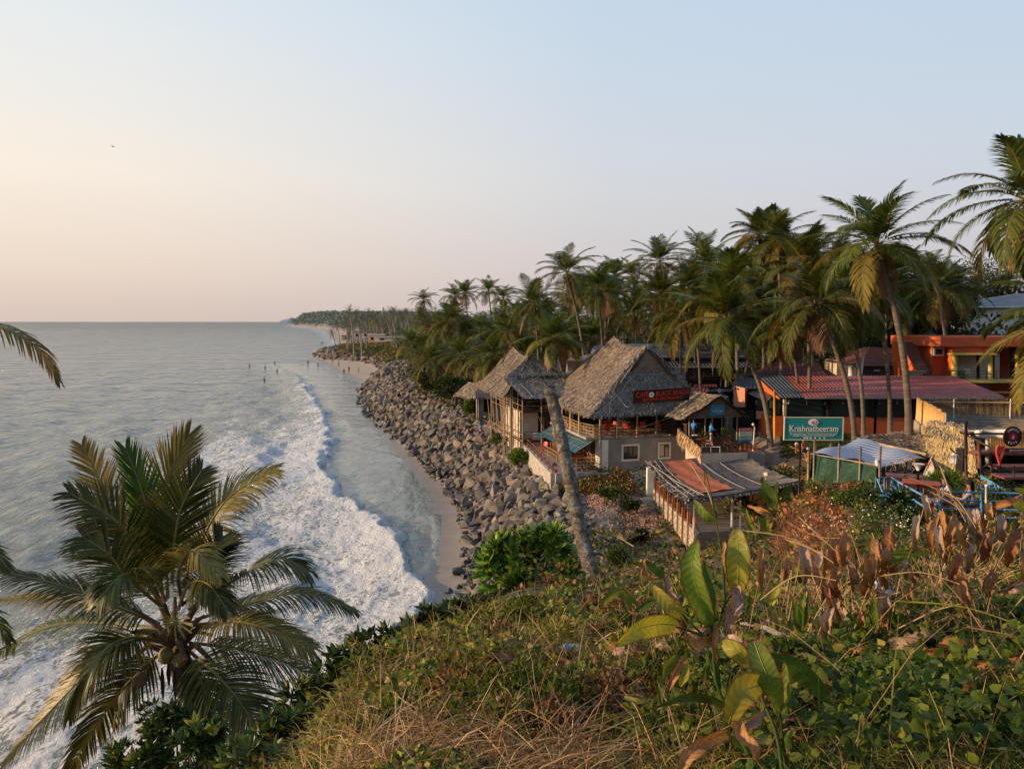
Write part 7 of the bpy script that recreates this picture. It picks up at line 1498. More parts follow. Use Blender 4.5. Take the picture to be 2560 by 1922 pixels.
# ------------------------------------------------------------------ leaves laid along a line seen in the picture
def curve(pts, n):
    P = [at(*p) for p in pts]; m = len(P)-1; out = []
    for i in range(n+1):
        f = i/n*m; k = min(m-1, int(f)); t = f-k; p0 = P[max(0,k-1)]; p1 = P[k]; p2 = P[k+1]; p3 = P[min(m,k+2)]
        out.append(0.5*((2*p1)+(p2-p0)*t+(2*p0-5*p1+4*p2-p3)*t*t+(3*p1-p0-3*p2+p3)*t**3))
    return out
def blade_leaf(parent, pts, wpx, m, fold=.35, roll=0.0, wave=.06, name='leaf', n=18, tipsharp=.75):
    dry = m.name.startswith('dry') or m.name.startswith('pale'); C_ = curve(pts, n); D0 = pts[len(pts)//2][2]; W0 = wpx/FPX*D0*.5; rows = []; rq = random.Random(int(pts[0][0]*13+pts[-1][1])); K_ = 8
    ph = rq.uniform(0,6); tw = rq.uniform(-1.6,1.6) if dry else rq.uniform(-.35,.35); V = []; ed = []; pa = []; jl = 1.0; jr = 1.0
    if dry: wave = max(wave, .16); fold = fold*1.2
    for i, p in enumerate(C_):
        T = (C_[min(n,i+1)]-C_[max(0,i-1)]).normalized(); vd = (Vector((0,0,CAMZ))-p).normalized(); S = T.cross(vd); S = S.normalized() if S.length > .05 else Vector((1,0,0)); Nn = S.cross(T).normalized()
        t = i/n; r_ = roll+tw*(t-.4); S = (S*math.cos(r_)+Nn*math.sin(r_)); Nn = S.cross(T); w = W0*max(.03, math.sin(math.pi*min(1,(t*.93+.05)**.85)))**tipsharp
        jl = .7*jl+.3*rq.uniform(.55 if dry else .82, 1.15); jr = .7*jr+.3*rq.uniform(.55 if dry else .82, 1.15)
        for k in range(K_+1):
            a = k/K_*2-1; aa = abs(a); ww = w*(jl if a < 0 else jr)
            up_ = fold*w*aa**1.5+wave*W0*1.6*math.sin(t*13+ph+a*1.3)*aa+(wave*W0*(.9 if dry else .12))*math.sin(t*31+a*9+ph)*(.3+aa)
            V.append(p+S*a*ww+Nn*up_); ed.append(max(aa**3, ((t-.80)/.2 if t > .8 else 0))); pa.append(t*(D0*abs(pts[0][1]-pts[-1][1])+D0*abs(pts[0][0]-pts[-1][0]))/FPX*210+aa*7)
    mb = MB(); mb.v = [tuple(q) for q in V]
    for i in range(n):
        for k in range(K_): a = i*(K_+1)+k; mb.f.append((a,a+1,a+K_+2,a+K_+1)); mb.m.append(0); mb.sm.append(True)
    mb.tube([p+(Vector((0,0,CAMZ))-p).normalized()*.0012 for p in C_], [W0*.045*(1-.8*i/n) for i in range(n+1)], 4, 1)
    o = mb.build(name, [m, M_MIDRIB if not dry else m], parent); pad = len(mb.v)-len(V)
    for an_, av in (('margin', ed), ('vein', pa)):
        at_ = o.data.attributes.new(an_, 'FLOAT', 'POINT'); at_.data.foreach_set('value', np.array(av+[0]*pad, dtype=np.float32))
    return o
def veined(name, c1, c2, c3, trans=.35):
    m = leafmat(name, c1, c2, c3, scale=9, trans=trans, rough=.42, objvar=.2, facevar=False); nt = m.node_tree; b = nt.nodes['Principled BSDF']; src = b.inputs['Base Color'].links[0].from_socket
    vn = math_(nt, 'SINE', N(nt, 'ShaderNodeAttribute', attribute_name='vein').outputs['Fac']); vn = math_(nt, 'MULTIPLY_ADD', vn, .5, .5)
    c = mixc(nt, math_(nt, 'MULTIPLY', vn, .22), src, (0.02,0.03,0.01)); n5 = noise(nt, coords(nt), 38, 4, .7)
    e = math_(nt, 'MULTIPLY', math_(nt, 'SUBTRACT', math_(nt, 'ADD', N(nt, 'ShaderNodeAttribute', attribute_name='margin').outputs['Fac'], n5), 1.12), 5, clamp=True)
    e2 = math_(nt, 'GREATER_THAN', noise(nt, coords(nt), 16, 3, .6), .665); c = mixc(nt, math_(nt, 'MAXIMUM', math_(nt, 'MULTIPLY', e, .85), math_(nt, 'MULTIPLY', e2, .6)), c, (0.13,0.065,0.028)); L(nt, c, b.inputs['Base Color'])
    for nd in nt.nodes:
        if nd.type == 'BSDF_TRANSLUCENT': L(nt, mixc(nt, 1.0, c, (1.25,1.2,0.55), 'MULTIPLY'), nd.inputs['Color'])
    bump(nt, vn, b, .35, .003); return m
M_MIDRIB = mat('leaf_rib', (0.30,0.30,0.10), (0.2,0.2,0.06), scale=4)
M_CANNA = veined('canna_green', (0.15,0.20,0.025), (0.075,0.12,0.018), (0.27,0.28,0.04)); M_CANNAY = veined('canna_yellow', (0.33,0.30,0.045), (0.18,0.21,0.03), (0.45,0.32,0.06)); M_CANNAD = veined('canna_deep', (0.06,0.11,0.02), (0.03,0.065,0.012), (0.12,0.16,0.03))
M_DRYL = veined('dry_leaf_brown', (0.40,0.18,0.075), (0.18,0.08,0.035), (0.54,0.30,0.14), .18); M_DRYP = veined('dry_leaf_pale', (0.42,0.28,0.21), (0.24,0.14,0.10), (0.55,0.40,0.31), .15)
CT_ = thing('canna_plant', 'large yellow green broad leaved plant with upright and folded leaves in the centre foreground', 'plant', tuple(at(1956,1990,2.75)))
def stem(parent, pts, rpx, m=None, n=10, name='stem'):
    C_ = curve(pts, n); r = rpx/FPX*pts[0][2]*.5; mb = MB(); mb.tube(C_, [r*(1-.45*i/n) for i in range(n+1)], 6); return mb.build(name, m or M_CANNAD, parent)
for pts, wd in (([(1962,2010,2.7),(1945,1850,2.8),(1905,1745,2.9),(1880,1690,2.95)],14),([(1970,2010,2.72),(1958,1860,2.8),(1950,1780,2.8)],10),([(1935,2010,2.8),(1830,1800,2.95),(1790,1700,3.0),(1783,1594,3.05),(1772,1550,3.05)],15),([(1800,1720,3.0),(1790,1600,3.1),(1812,1510,3.15),(1840,1470,3.15)],10),([(1785,1600,3.05),(1720,1575,3.1),(1665,1561,3.1)],9),([(1785,1610,3.1),(1740,1570,3.1),(1706,1535,3.12)],8),([(1795,1640,3.0),(1830,1640,2.95),(1885,1610,2.9)],8),([(1812,1510,3.15),(1806,1400,3.2),(1795,1330,3.25),(1783,1300,3.3)],7),([(1800,1355,3.2),(1765,1180,3.3),(1762,1215,3.3)],4)): stem(CT_, pts, wd)
LV = [([(1772,1560,3.05),(1744,1480,3.0),(1730,1410,3.0),(1744,1350,3.05)],62,M_CANNA,.45,.2),([(1776,1565,3.06),(1772,1490,3.04),(1758,1400,3.1)],34,M_CANNAD,.4,-.3),
 ([(1843,1478,3.15),(1846,1420,3.05),(1845,1370,3.05),(1842,1318,3.15)],66,M_CANNAY,.30,.1),([(1838,1470,3.14),(1818,1420,3.12),(1812,1350,3.16)],22,M_DRYL,.5,.9),
 ([(1838,1466,3.1),(1840,1505,3.05),(1826,1540,3.05),(1812,1580,3.05)],46,M_DRYP,.6,.2),([(1708,1537,3.12),(1672,1510,3.1),(1628,1462,3.15)],42,M_CANNAY,.4,.2),
 ([(1690,1562,3.1),(1650,1560,3.05),(1600,1572,2.95),(1538,1614,2.9)],66,M_CANNAY,.3,.5),([(1806,1608,2.95),(1840,1625,2.9),(1868,1652,2.9),(1886,1668,2.9)],50,M_CANNAY,.3,-.3),
 ([(1886,1606,2.9),(1906,1660,2.8),(1930,1715,2.78),(1953,1778,2.8)],66,M_CANNA,.3,.2),([(1905,1712,2.8),(1868,1722,2.7),(1842,1752,2.68),(1820,1812,2.75)],84,M_CANNAY,.25,.3),
 ([(1950,1775,2.8),(1966,1710,2.82),(1962,1648,2.85)],26,M_CANNA,.5,.5),([(1915,1640,3.0),(1985,1665,3.05),(2040,1715,3.1),(2085,1768,3.1)],52,M_CANNAD,.3,-.2),
 ([(1816,1764,2.9),(1770,1742,2.85),(1710,1740,2.85),(1634,1768,2.85)],34,M_CANNAD,.5,.8),([(1814,1770,2.92),(1760,1752,2.9),(1690,1758,2.9),(1640,1775,2.9)],22,M_DRYP,.6,-.8),
 ([(1784,1302,3.3),(1762,1285,3.3),(1735,1248,3.35)],26,M_CANNA,.4,.3),([(1786,1302,3.3),(1792,1285,3.3),(1789,1262,3.3)],16,M_CANNAD,.4,.6),
 ([(1778,1600,3.05),(1745,1600,3.0),(1712,1578,3.0)],44,M_DRYL,.6,.4),([(1790,1560,3.05),(1784,1610,3.0),(1786,1660,3.0)],20,M_DRYL,.7,.4),([(1800,1596,3.0),(1845,1605,2.95),(1865,1650,2.95)],26,M_DRYP,.6,.6),
 ([(1712,1640,3.05),(1690,1680,3.0),(1668,1730,3.0)],24,M_DRYL,.6,.2),([(1706,1640,3.1),(1712,1680,3.05),(1700,1715,3.05)],26,M_CANNAY,.4,.2),([(1690,1640,3.1),(1668,1668,3.05),(1660,1695,3.05)],26,M_CANNA,.4,.4),
 ([(1846,1800,2.75),(1850,1840,2.65),(1880,1870,2.6),(1895,1905,2.6)],42,M_DRYL,.6,.3),([(1815,1830,2.75),(1770,1850,2.65),(1720,1890,2.6),(1700,1940,2.6)],48,M_DRYL,.5,.3),([(1905,1780,2.8),(1880,1800,2.75),(1850,1815,2.75)],36,M_DRYP,.6,.6),
 ([(1560,1742,3.0),(1590,1752,2.98),(1614,1756,2.98)],16,M_CANNAY,.4,.5)]
for k, (pts, w_, m_, fo, ro) in enumerate(LV): blade_leaf(CT_, pts, w_, m_, fo, ro, name='leaf' if m_ not in (M_DRYL, M_DRYP) else 'dry_leaf')
def leafy(label, base, leaves, stems=(), cat='plant', name='leafy_plant', group=None):
    t = thing(name, label, cat, tuple(base), group)
    for s_ in stems: stem(t, s_[0], s_[1], s_[2] if len(s_) > 2 else None)
    for l_ in leaves: blade_leaf(t, *l_)
    return t
leafy('young plant with five narrow upright bright green leaves amid the dry litter', at(2003,1590,4.2), [([(2003,1580,4.2),(2002,1520,4.1),(2012,1482,4.1)],17,M_CANNA),([(2003,1580,4.2),(1990,1530,4.2),(1982,1490,4.2)],15,M_CANNA),([(2004,1580,4.2),(2016,1540,4.2),(2022,1475,4.2)],14,M_CANNAD),([(2002,1580,4.2),(1990,1555,4.1),(1992,1500,4.1)],12,M_CANNAD)])
leafy('single pale green pointed leaf on a thin stalk right of the central plant', at(1925,1530,4.4), [([(1928,1512,4.4),(1936,1480,4.4),(1950,1455,4.4)],24,M_CANNAY)], [([(1925,1560,4.4),(1926,1530,4.4),(1928,1510,4.4)],3)])
leafy('single narrow dark green leaf standing before the torn white bag', at(2192,1590,4.0), [([(2192,1572,4.0),(2186,1530,4.0),(2183,1485,4.0)],18,M_CANNA)])
leafy('plant with two long horizontal green leaves above the dry stalks', at(2140,1450,5.0), [([(2205,1412,5),(2250,1385,5),(2335,1384,5)],22,M_CANNA),([(2205,1420,5),(2235,1408,5),(2262,1392,5)],14,M_CANNAY),([(2150,1428,5),(2180,1415,5),(2216,1421,5)],24,M_CANNAY),([(2150,1385,5),(2170,1368,5),(2192,1372,5)],12,M_CANNA)], [([(2140,1460,5),(2170,1430,5),(2210,1418,5)],4),([(2143,1450,5),(2140,1400,5),(2137,1366,5)],4)])
leafy('yellow green leaf reaching in at the right edge below the blue rails', at(2620,1330,4.0), [([(2610,1300,4),(2570,1270,4),(2528,1262,4)],34,M_CANNAY),([(2630,1290,4),(2580,1240,4),(2534,1220,4)],24,M_CANNAY)])
leafy('low plant with arching pale green leaves at the foot of the bare palm trunk', at(1600,1560,5.0), [([(1580,1520,5),(1550,1482,5),(1514,1500,5),(1508,1520,5)],22,M_CANNA),([(1590,1530,5),(1620,1510,5),(1640,1500,5)],20,M_CANNAD),([(1600,1520,5),(1575,1490,5),(1560,1470,5)],12,M_CANNA)], [([(1612,1560,5),(1590,1525,5),(1575,1505,5)],4)])
leafy('curled green and brown leaf on a bent stalk behind the central plant', at(1660,1490,5.0), [([(1660,1440,5),(1640,1425,5),(1612,1400,5)],22,M_CANNAD),([(1655,1450,5),(1620,1445,5),(1610,1405,5),(1622,1398,5)],12,M_DRYL),([(1605,1410,5),(1600,1440,5),(1608,1466,5)],9,M_DRYL),([(1660,1440,5),(1672,1480,5),(1695,1500,5)],34,M_DRYP)], [([(1700,1560,5),(1672,1500,5),(1658,1440,5)],4)])
# dried stalks with hanging brown leaves on the right
DRY = [((2000,1365),(2013,1460),28),((1903,1368),(1902,1480),15),((2043,1426),(2053,1512),16),((2087,1470),(2098,1562),22),((2335,1300),(2365,1396),36),((2396,1384),(2372,1452),20),((2304,1236),(2320,1308),16),((2356,1277),(2372,1407),28),((2385,1300),(2412,1380),26),((2392,1400),(2375,1460),20),((2470,1260),(2478,1300),18),((2490,1262),(2562,1252),18),((2260,1400),(2266,1450),13),((2540,1320),(2520,1420),24),((2450,1330),(2470,1400),20),((2500,1480),(2560,1450),18),((2278,1420),(2290,1460),12),((2160,1440),(2166,1500),14),((2425,1275),(2440,1330),20),((1965,1400),(1960,1450),12),((2555,1380),(2560,1460),18),((2010,1490),(2018,1540),12)]
rq = random.Random(311)
for k in range(34):
    a_ = (rq.uniform(2040,2570), rq.uniform(1260,1540)); DRY.append((a_, (a_[0]+rq.uniform(-22,22), a_[1]+rq.uniform(50,110)), rq.uniform(12,28)))
for k, (a, b_, w_) in enumerate(DRY):
    w_ = w_*1.25
    D = 4.6+.8*((k*37) % 5)/5; t = thing('dried_plant', 'dried stalk with a hanging crumpled brown leaf on the right of the cliff top', 'plant', tuple(at(b_[0], b_[1]+70, D)), 'dried stalks with hanging brown leaves')
    rq = random.Random(k); mx = (a[0]+b_[0])/2+rq.uniform(-8,8); my = (a[1]+b_[1])/2
    blade_leaf(t, [(a[0],a[1],D),(mx,my,D-.1),(b_[0],b_[1],D)], w_, M_DRYL if k % 3 else M_DRYP, .8, rq.uniform(-.6,.6), .16, 'dry_leaf'); blade_leaf(t, [(a[0]+3,a[1]+2,D),(mx+9,my-6,D+.05),(b_[0]+9,b_[1]-18,D+.05)], w_*.6, M_DRYP if k % 2 else M_DRYL, .9, rq.uniform(-.9,.9), .2, 'dry_leaf')
    stem(t, [(a[0]+rq.uniform(-60,60), b_[1]+rq.uniform(60,120), D+.1),(a[0]+rq.uniform(-15,15),(a[1]+b_[1])/2,D+.1),(a[0],a[1],D)], 3.2, M_STRAW)
ST = [[(1960,1347),(2030,1372),(2085,1407)],[(1992,1287),(2060,1350),(2144,1426)],[(2258,1187),(2378,1244),(2448,1339)],[(2350,1163),(2380,1240),(2415,1304)],[(2228,1502),(2400,1515),(2545,1560)],[(1850,1325),(1990,1350),(2120,1440)],[(1960,1300),(2040,1340),(2100,1345)],[(2320,1225),(2420,1290),(2500,1420)],[(2200,1440),(2300,1430),(2400,1460)],[(2300,1600),(2420,1440),(2560,1330)],[(2180,1330),(2220,1420),(2300,1480)],[(2460,1500),(2500,1400),(2560,1300)],[(1900,1500),(1990,1440),(2090,1450)],[(1720,1150),(1770,1230),(1790,1300)],[(2420,1420),(2500,1430),(2600,1400)],[(2350,1480),(2440,1500),(2560,1480)],[(2360,1230),(2395,1250),(2440,1320)],[(2050,1460),(2150,1500),(2250,1480)]]
for k, P_ in enumerate(ST):
    D = 4.4+.5*(k % 4); t = thing('fallen_stalk', 'bright yellow long bent stalk lying across the leaves at right' if k == 4 else 'bare dry stalk leaning across the weeds on the right', 'stalk', tuple(at(P_[0][0], P_[0][1], D)), None if k == 4 else 'bare dry stalks'); stem(t, [(a, b_, D-.12*i) for i, (a, b_) in enumerate(P_)], 6 if k in (2,4) else 4, M_STRAW if k != 4 else M_CANNAY)
# litter: curled leaves, bark strips, scraps
rq = random.Random(91)
for k in range(120):
    px_ = rq.choice([rq.uniform(1480,1780), rq.uniform(1480,2060), rq.uniform(1900,2560), rq.uniform(1150,1500)]); py_ = rq.uniform(1500,1780) if px_ > 1480 else rq.uniform(1640,1800)
    x1, y1, z1, ok = hit(np.array([px_]), np.array([py_]))
    if not ok[0]: continue
    D = float(y1[0])*.925; s_ = rq.uniform(40,120)*4.5/D; an = rq.uniform(-.5,.5); up_ = 10*4/D
    t = thing('fallen_leaf', 'curled dry brown leaf lying in the litter of the cliff top', 'leaf', (float(x1[0]),float(y1[0]),float(z1[0])), 'fallen dry leaves')
    blade_leaf(t, [(px_-s_*.5, py_-up_+s_*.2*math.sin(an), D), (px_, py_-up_-rq.uniform(4,16), D-.05), (px_+s_*.5, py_-up_-s_*.2*math.sin(an), D)], s_*rq.uniform(.22,.42), M_DRYL if k % 2 else M_DRYP, rq.uniform(.5,1.1), rq.uniform(-.6,.6), .2, 'blade', 8)
M_PALE = mat('pale_bark', (0.52,0.46,0.43), (0.30,0.26,0.24), scale=5, sc=(1,1,1))
for k, (a, b_, c_, w_, D, lab) in enumerate([((1475,1752),(1560,1735),(1655,1725),22,3.6,'long pale grey strip of dry palm sheath left of the central plant'),((1400,1790),(1440,1765),(1470,1775),30,3.4,'curled pale strip of dry sheath at the end of the litter'),((1900,1570),(1945,1590),(1965,1600),22,4.2,'broken pale husk among the litter behind the folded leaf'),
        ((2000,1600),(2040,1585),(2060,1600),26,4.1,'curled white and brown husk right of the pale husk'),((1560,1700),(1600,1680),(1640,1660),16,3.8,'thin weathered stick-like sheath in the litter'),((1850,1560),(1900,1565),(1950,1575),12,4.2,'narrow whitish sheath lying behind the plant'),((2120,1560),(2180,1535),(2210,1525),16,4.2,'brown flat stalk lying beside the torn bag')]):
    x1, y1, z1, ok = hit(np.array([float(b_[0])]), np.array([float(b_[1])+4])); D = float(y1[0])*.90 if ok[0] else D
    t = thing('palm_sheath', lab, 'sheath', tuple(at(*b_, D))); blade_leaf(t, [(*a,D),(*b_,D-.06),(*c_,D)], w_, M_PALE, .9, .3, .1, 'strip', 12, .4)
BD = float(hit(np.array([2205.]), np.array([1562.]))[1][0]); q = at(2215,1500,BD); t = thing('plastic_bag', 'torn pale blue white plastic bag caught on the dry stalks', 'plastic bag', tuple(at(2200,1560,BD)))
p = MB(); rq = random.Random(4); p.grid(lambda u, v: at(2178+20*v+(58-30*v)*u+7*math.sin(v*9+u*4), 1560-118*(1-v)*1.0+10*math.sin(u*6), BD-.10*math.sin(u*9+v*5)-.05*math.sin(v*17)), 12, 16); p.build('film', mat('bag_film',(0.60,0.64,0.70),(0.42,0.47,0.55),scale=6,rough=.35,bmp=.6), t)
for k, (px_, py_) in enumerate(((2082,1612),(2135,1590),(1975,1600))):
    D = float(hit(np.array([float(px_)]), np.array([float(py_)+8]))[1][0]); t = thing('paper_scrap', 'crumpled white paper scrap in the litter, '+['nearest','beside the bag','left of the curled husk'][k], 'litter', tuple(at(px_,py_,D))); p = MB(); p.grid(lambda u, v: at(px_-13+26*u, py_-14+26*v+5*math.sin(u*5), D-.03*math.sin(u*7)*math.cos(v*6)), 6, 6); p.build('scrap', M_WHITE, t)
# blue labelled bottle
BO = float(hit(np.array([1420.]), np.array([1650.]))[1][0]); b0_, b1_ = at(1398,1620,BO), at(1448,1618,BO); ax = (b1_-b0_); t = thing('plastic_bottle', 'crushed clear plastic bottle with a blue label lying in the grass', 'bottle', tuple(b0_))
M_CLR, nt, b = newmat('clear_plastic'); b.inputs['Base Color'].default_value = (0.55,0.62,0.62,1); b.inputs['Roughness'].default_value = .25; b.inputs['Alpha'].default_value = .7
p = MB(); pr_ = [(0,.012),(.04,.014),(.06,.02),(.16,.034),(.3,.035),(.62,.035),(.66,.031),(.7,.035),(.74,.031),(.78,.035),(.82,.031),(.86,.035),(.95,.033),(1,.015)]; p.tube([b0_+ax*f for f, r_ in pr_], [r_ for f, r_ in pr_], 12); p.build('bottle_body', M_CLR, t)
p = MB(); p.tube([b0_+ax*.28, b0_+ax*.58], .0365, 12); p.build('label_band', flat('label_blue',(0.02,0.32,0.70)), t); p = MB(); p.tube([b0_-ax*.04, b0_+ax*.03], .016, 10); p.build('cap', MATS['label_blue'], t)
# taller weeds: thin yellow stalks standing over the leaves, and seed-headed grass
n_ = 5200; px, py, x, y, z, D = cover(n_, (820, 2760), (1440, 2000), lambda a, b: np.where(b > edge(a)+5, 1, 0.0)*np.where(a > 1850, np.clip((1680-b)/120, .05, 1), .35))
n = len(x); d_ = unit(np.c_[g5.normal(0,.55,(n,2)), np.ones(n)]); V_, Q_ = blades(np.c_[x,y,z], d_, g5.uniform(.3,.75,n)*np.where(px > 1850, 1.15, .75), g5.uniform(.004,.008,n)*np.clip(D/4,.9,1.8), g5.uniform(.15,.8,n)); ml = g5.choice(2, n, p=[.75,.25]); mesh_np('dry_stalks', V_, Q_, [M_STRAW, M_BLADE], mi=np.r_[ml,ml,ml], label='thin dry yellow stalks standing over the creepers', cat='weeds', kind='stuff')
n_ = 2600; px, py, x, y, z, D = cover(n_, (1300, 2700), (1450, 1800), lambda a, b: np.where(b > edge(a)+10, 1, 0.0)*np.where((a < 1980) & (b > 1500), .8, .35)*np.clip((1820-b)/120, 0, 1))
n = len(x); d_ = unit(np.c_[g5.normal(0,1,(n,2)), g5.normal(.15,.25,n)]); s_ = g5.uniform(.05,.16,n); w_ = unit(np.cross(d_, unit(g5.normal(size=(n,3))*.5+[0,0,1]))); V_, Q_ = hexleaf(np.c_[x,y,z+g5.uniform(.02,.10,n)], d_*s_[:,None], w_*s_[:,None]*.20); ml = g5.choice(2, n, p=[.65,.35]); mesh_np('leaf_litter', V_, Q_, [M_VINEB, M_STRAW], mi=np.r_[ml,ml,ml,ml], smooth=True, label='brown and pale dead leaf litter around the central plant', cat='leaf litter', kind='stuff')
n = 900; px, py, x, y, z, D = cover(n, (1850, 2700), (1600, 1990), None); n = len(x); d_ = unit(np.c_[g5.normal(0,1,(n,2)), g5.normal(.5,.3,n)]); s_ = g5.uniform(.04,.065,n); w_ = unit(np.cross(d_, unit(g5.normal(size=(n,3))*.4+[0,-.5,1]))); V_, Q_ = hexleaf(np.c_[x,y,z+g5.uniform(.10,.32,n)], d_*s_[:,None], w_*s_[:,None]*.42); ml = g5.choice(2, n, p=[.86,.14]); mesh_np('broad_creeper_leaves', V_, Q_, [M_VINE, M_VINEY], mi=np.r_[ml,ml,ml,ml], smooth=True, label='larger creeper leaves over the dark thicket at the lower right', cat='creeper', kind='stuff')
lm = LM()
for k in range(95):
    px_, py_ = g5.uniform(860,2000), g5.uniform(1480,1900); x1, y1, z1, ok = hit(np.array([px_]), np.array([py_]))
    if not ok[0] or (px_ < 1500 and py_ < float(edge(px_))+30): continue
    R_ = g5.uniform(.08,.22); n = int(150+900*R_); d0 = rdir(n, g5); c_ = np.array([x1[0], y1[0], z1[0]+R_*.6])+d0*g5.uniform(.4,1,n)[:,None]*np.array([R_,R_,R_*1.1]); d_ = unit(d0*.7+np.c_[g5.normal(0,.6,(n,2)), g5.normal(.5,.4,n)]); w_ = unit(np.cross(d_, unit(g5.normal(size=(n,3))))); s_ = g5.uniform(.014,.034,n)[:,None]; V_, Q_ = hexleaf(c_, d_*s_*1.5, w_*s_*.5); lm.add((V_, Q_), int(g5.choice(3, p=[.62,.16,.22])))
lm.build('weed_clumps', [M_VINE, M_VINEY, M_VINEB], label='bushy clumps of small leaved weeds rising from the slope', cat='weeds', kind='stuff')
# bright yellow green leaf clumps at the foot of the central plant and over the slope
lm = LM()
for k in range(70):
    px_, py_ = (g5.uniform(1660,1890), g5.uniform(1690,1930)) if k < 34 else (g5.uniform(900,1650), g5.uniform(1540,1800)); x1, y1, z1, ok = hit(np.array([px_]), np.array([py_]))
    if not ok[0]: continue
    n = 46; c_ = np.array([x1[0], y1[0], z1[0]+.05])+g5.normal(0,1,(n,3))*np.array([.09,.09,.06]); d_ = unit(np.c_[g5.normal(0,1,(n,2)), g5.normal(.5,.3,n)]); w_ = unit(np.cross(d_, unit(g5.normal(size=(n,3))*.5+[0,-.5,1]))); s_ = g5.uniform(.025,.05,n)[:,None]; V_, Q_ = hexleaf(c_, d_*s_*1.2, w_*s_*.5); lm.add((V_, Q_), int(g5.random() < .45))
lm.build('yellow_green_creeper', [M_VINEY, M_VINE], label='bright yellow green creeper clumps around the central plant', cat='creeper', kind='stuff')
# white trumpet flowers
for k, (px_, py_) in enumerate([(2445,1543),(2130,1540),(2372,1604),(2220,1663),(2298,1615),(2150,1775),(2297,1703),(2302,1488),(1735,1648),(1615,1503),(2500,1595),(1276,1640),(1280,1585),(2022,1565),(1225,1610),(2275,1483)]):
    x1, y1, z1, ok = hit(np.array([px_]), np.array([py_+25.0])); D = float(y1[0]) if ok[0] else 5; q = at(px_, py_, D); t = thing('white_flower', 'white trumpet flower of the creeper among green leaves', 'flower', (q.x,q.y,float(gfast(q.x,q.y))), 'white creeper flowers')
    s_ = .026; nrm = (Vector((0,0,CAMZ))-q).normalized()+Vector((math.sin(k)*.5,0,.4+.3*math.cos(k*2))); nrm.normalize(); U1_ = nrm.cross(Vector((0,0,1))).normalized(); V1_ = nrm.cross(U1_)
    p = MB(); c = q-nrm*.02
    for j in range(10):
        r0 = s_*(1.0 if j % 2 else .82); r1 = s_*(.82 if j % 2 else 1.0); a0, a1 = j*.628, (j+1)*.628; p.face([c, q+(U1_*math.cos(a0)+V1_*math.sin(a0))*r0, q+(U1_*math.cos(a1)+V1_*math.sin(a1))*r1])
    p.build('petals', flat('petal_white',(0.85,0.85,0.78)), t); p = MB(); zt = float(gfast(q.x,q.y)); p.tube([c, c-Vector((0,0,.06)), Vector((q.x,q.y,zt))], .002, 4); p.build('stem', M_VINE, t)
# ------------------------------------------------------------------ shrubs with whorled leaves
def whorl_shrub(px, py, D, Rx, Rz, nw, ll, m, label, ratio=.42, name='leafy_shrub'):
    q = at(px, py, D); gzv = gz(q.x, q.y); base = Vector((q.x+.2, q.y+.3, min(gzv, q.z-Rz))); t = thing(name, label, 'shrub', tuple(base)); rs_ = np.random.default_rng(int(px+py)); mb = MB(); lm = LM(); gap = min(3.0, max(0, q.z-Rz-gzv)); nw = int(nw*(1+.5*gap))
    for k in range(nw):
        d = rs_.normal(size=3); d /= np.linalg.norm(d); d[1] *= .8; c = np.array(q)+d*np.array([Rx,Rx*.7,Rz])*rs_.uniform(.35,1); ax_ = unit((d*.8+np.array([0,-.1,.9]))[None])[0]; nl = int(rs_.integers(7,12))
        if gap > .3 and k % 2: c[2] -= abs(rs_.normal())*gap*.45
        a1 = np.cross(ax_, [0.3,0.5,0.1]); a1 /= np.linalg.norm(a1); a2 = np.cross(ax_, a1); an = np.arange(nl)*2.4+rs_.random(); el_ = rs_.uniform(.15,.9,nl)
        dd = (a1*np.cos(an)[:,None]+a2*np.sin(an)[:,None])*np.cos(el_)[:,None]+ax_*np.sin(el_)[:,None]; LL = ll*rs_.uniform(.7,1.25,nl)[:,None]; w = unit(np.cross(dd, ax_+rs_.normal(0,.25,(nl,3))))
        lm.add(hexleaf(c+dd*.02, dd*LL, w*LL*ratio*.5), 1 if rs_.random() < .12 else 0)
        if k % 3 == 0: dd_ = (base-Vector(c)).normalized()*min(.7, (base-Vector(c)).length); mb.tube([tuple(Vector(c)+dd_), tuple(Vector(c)+dd_*.5+Vector((.02,0,.03))), tuple(c)], [.018,.013,.007], 5)
    lm.build('foliage', [m, M_VINEY], t); mb.build('stem', M_TWIG, t); return t
M_SHRUB = leafmat('shrub_glossy', (0.11,0.21,0.025), (0.045,0.09,0.015), (0.22,0.30,0.04), scale=1.5, trans=.3, rough=.3, iw=.6); M_SHRUBD = leafmat('shrub_dark', (0.035,0.065,0.014), (0.014,0.026,0.008), (0.08,0.11,0.02), scale=1.5, trans=.25, rough=.35, iw=.6)
whorl_shrub(1285,1378,16,.64,.45,46,.25,M_SHRUB,'bright glossy large leaved shrub against the boulders left of the bare trunk'); whorl_shrub(1375,1362,16,.46,.45,34,.25,M_SHRUB,'bright glossy large leaved shrub right beside the bare trunk'); whorl_shrub(1230,1400,16,.3,.25,10,.24,M_SHRUB,'small spray of glossy leaves at the left of the bright shrub')
bushy(1385,1452,14.5,.6,2200,.11,.06,[M_VINE],'tangle of small leaved creeper hanging over the bright shrub',cat='creeper',name='creeper_mound'); bushy(1400,1490,13.5,.5,1800,.10,.055,[M_VINE],'creeper mound at the left foot of the bare trunk',cat='creeper',name='creeper_mound'); bushy(1330,1500,12.5,.6,1800,.09,.05,[M_VINEB],'browning creeper mound on the cliff edge',cat='creeper',name='creeper_mound'); bushy(1400,1545,11.5,.4,1500,.08,.045,[M_VINE],'low green creeper mound in front of the bare trunk',cat='creeper',name='creeper_mound')
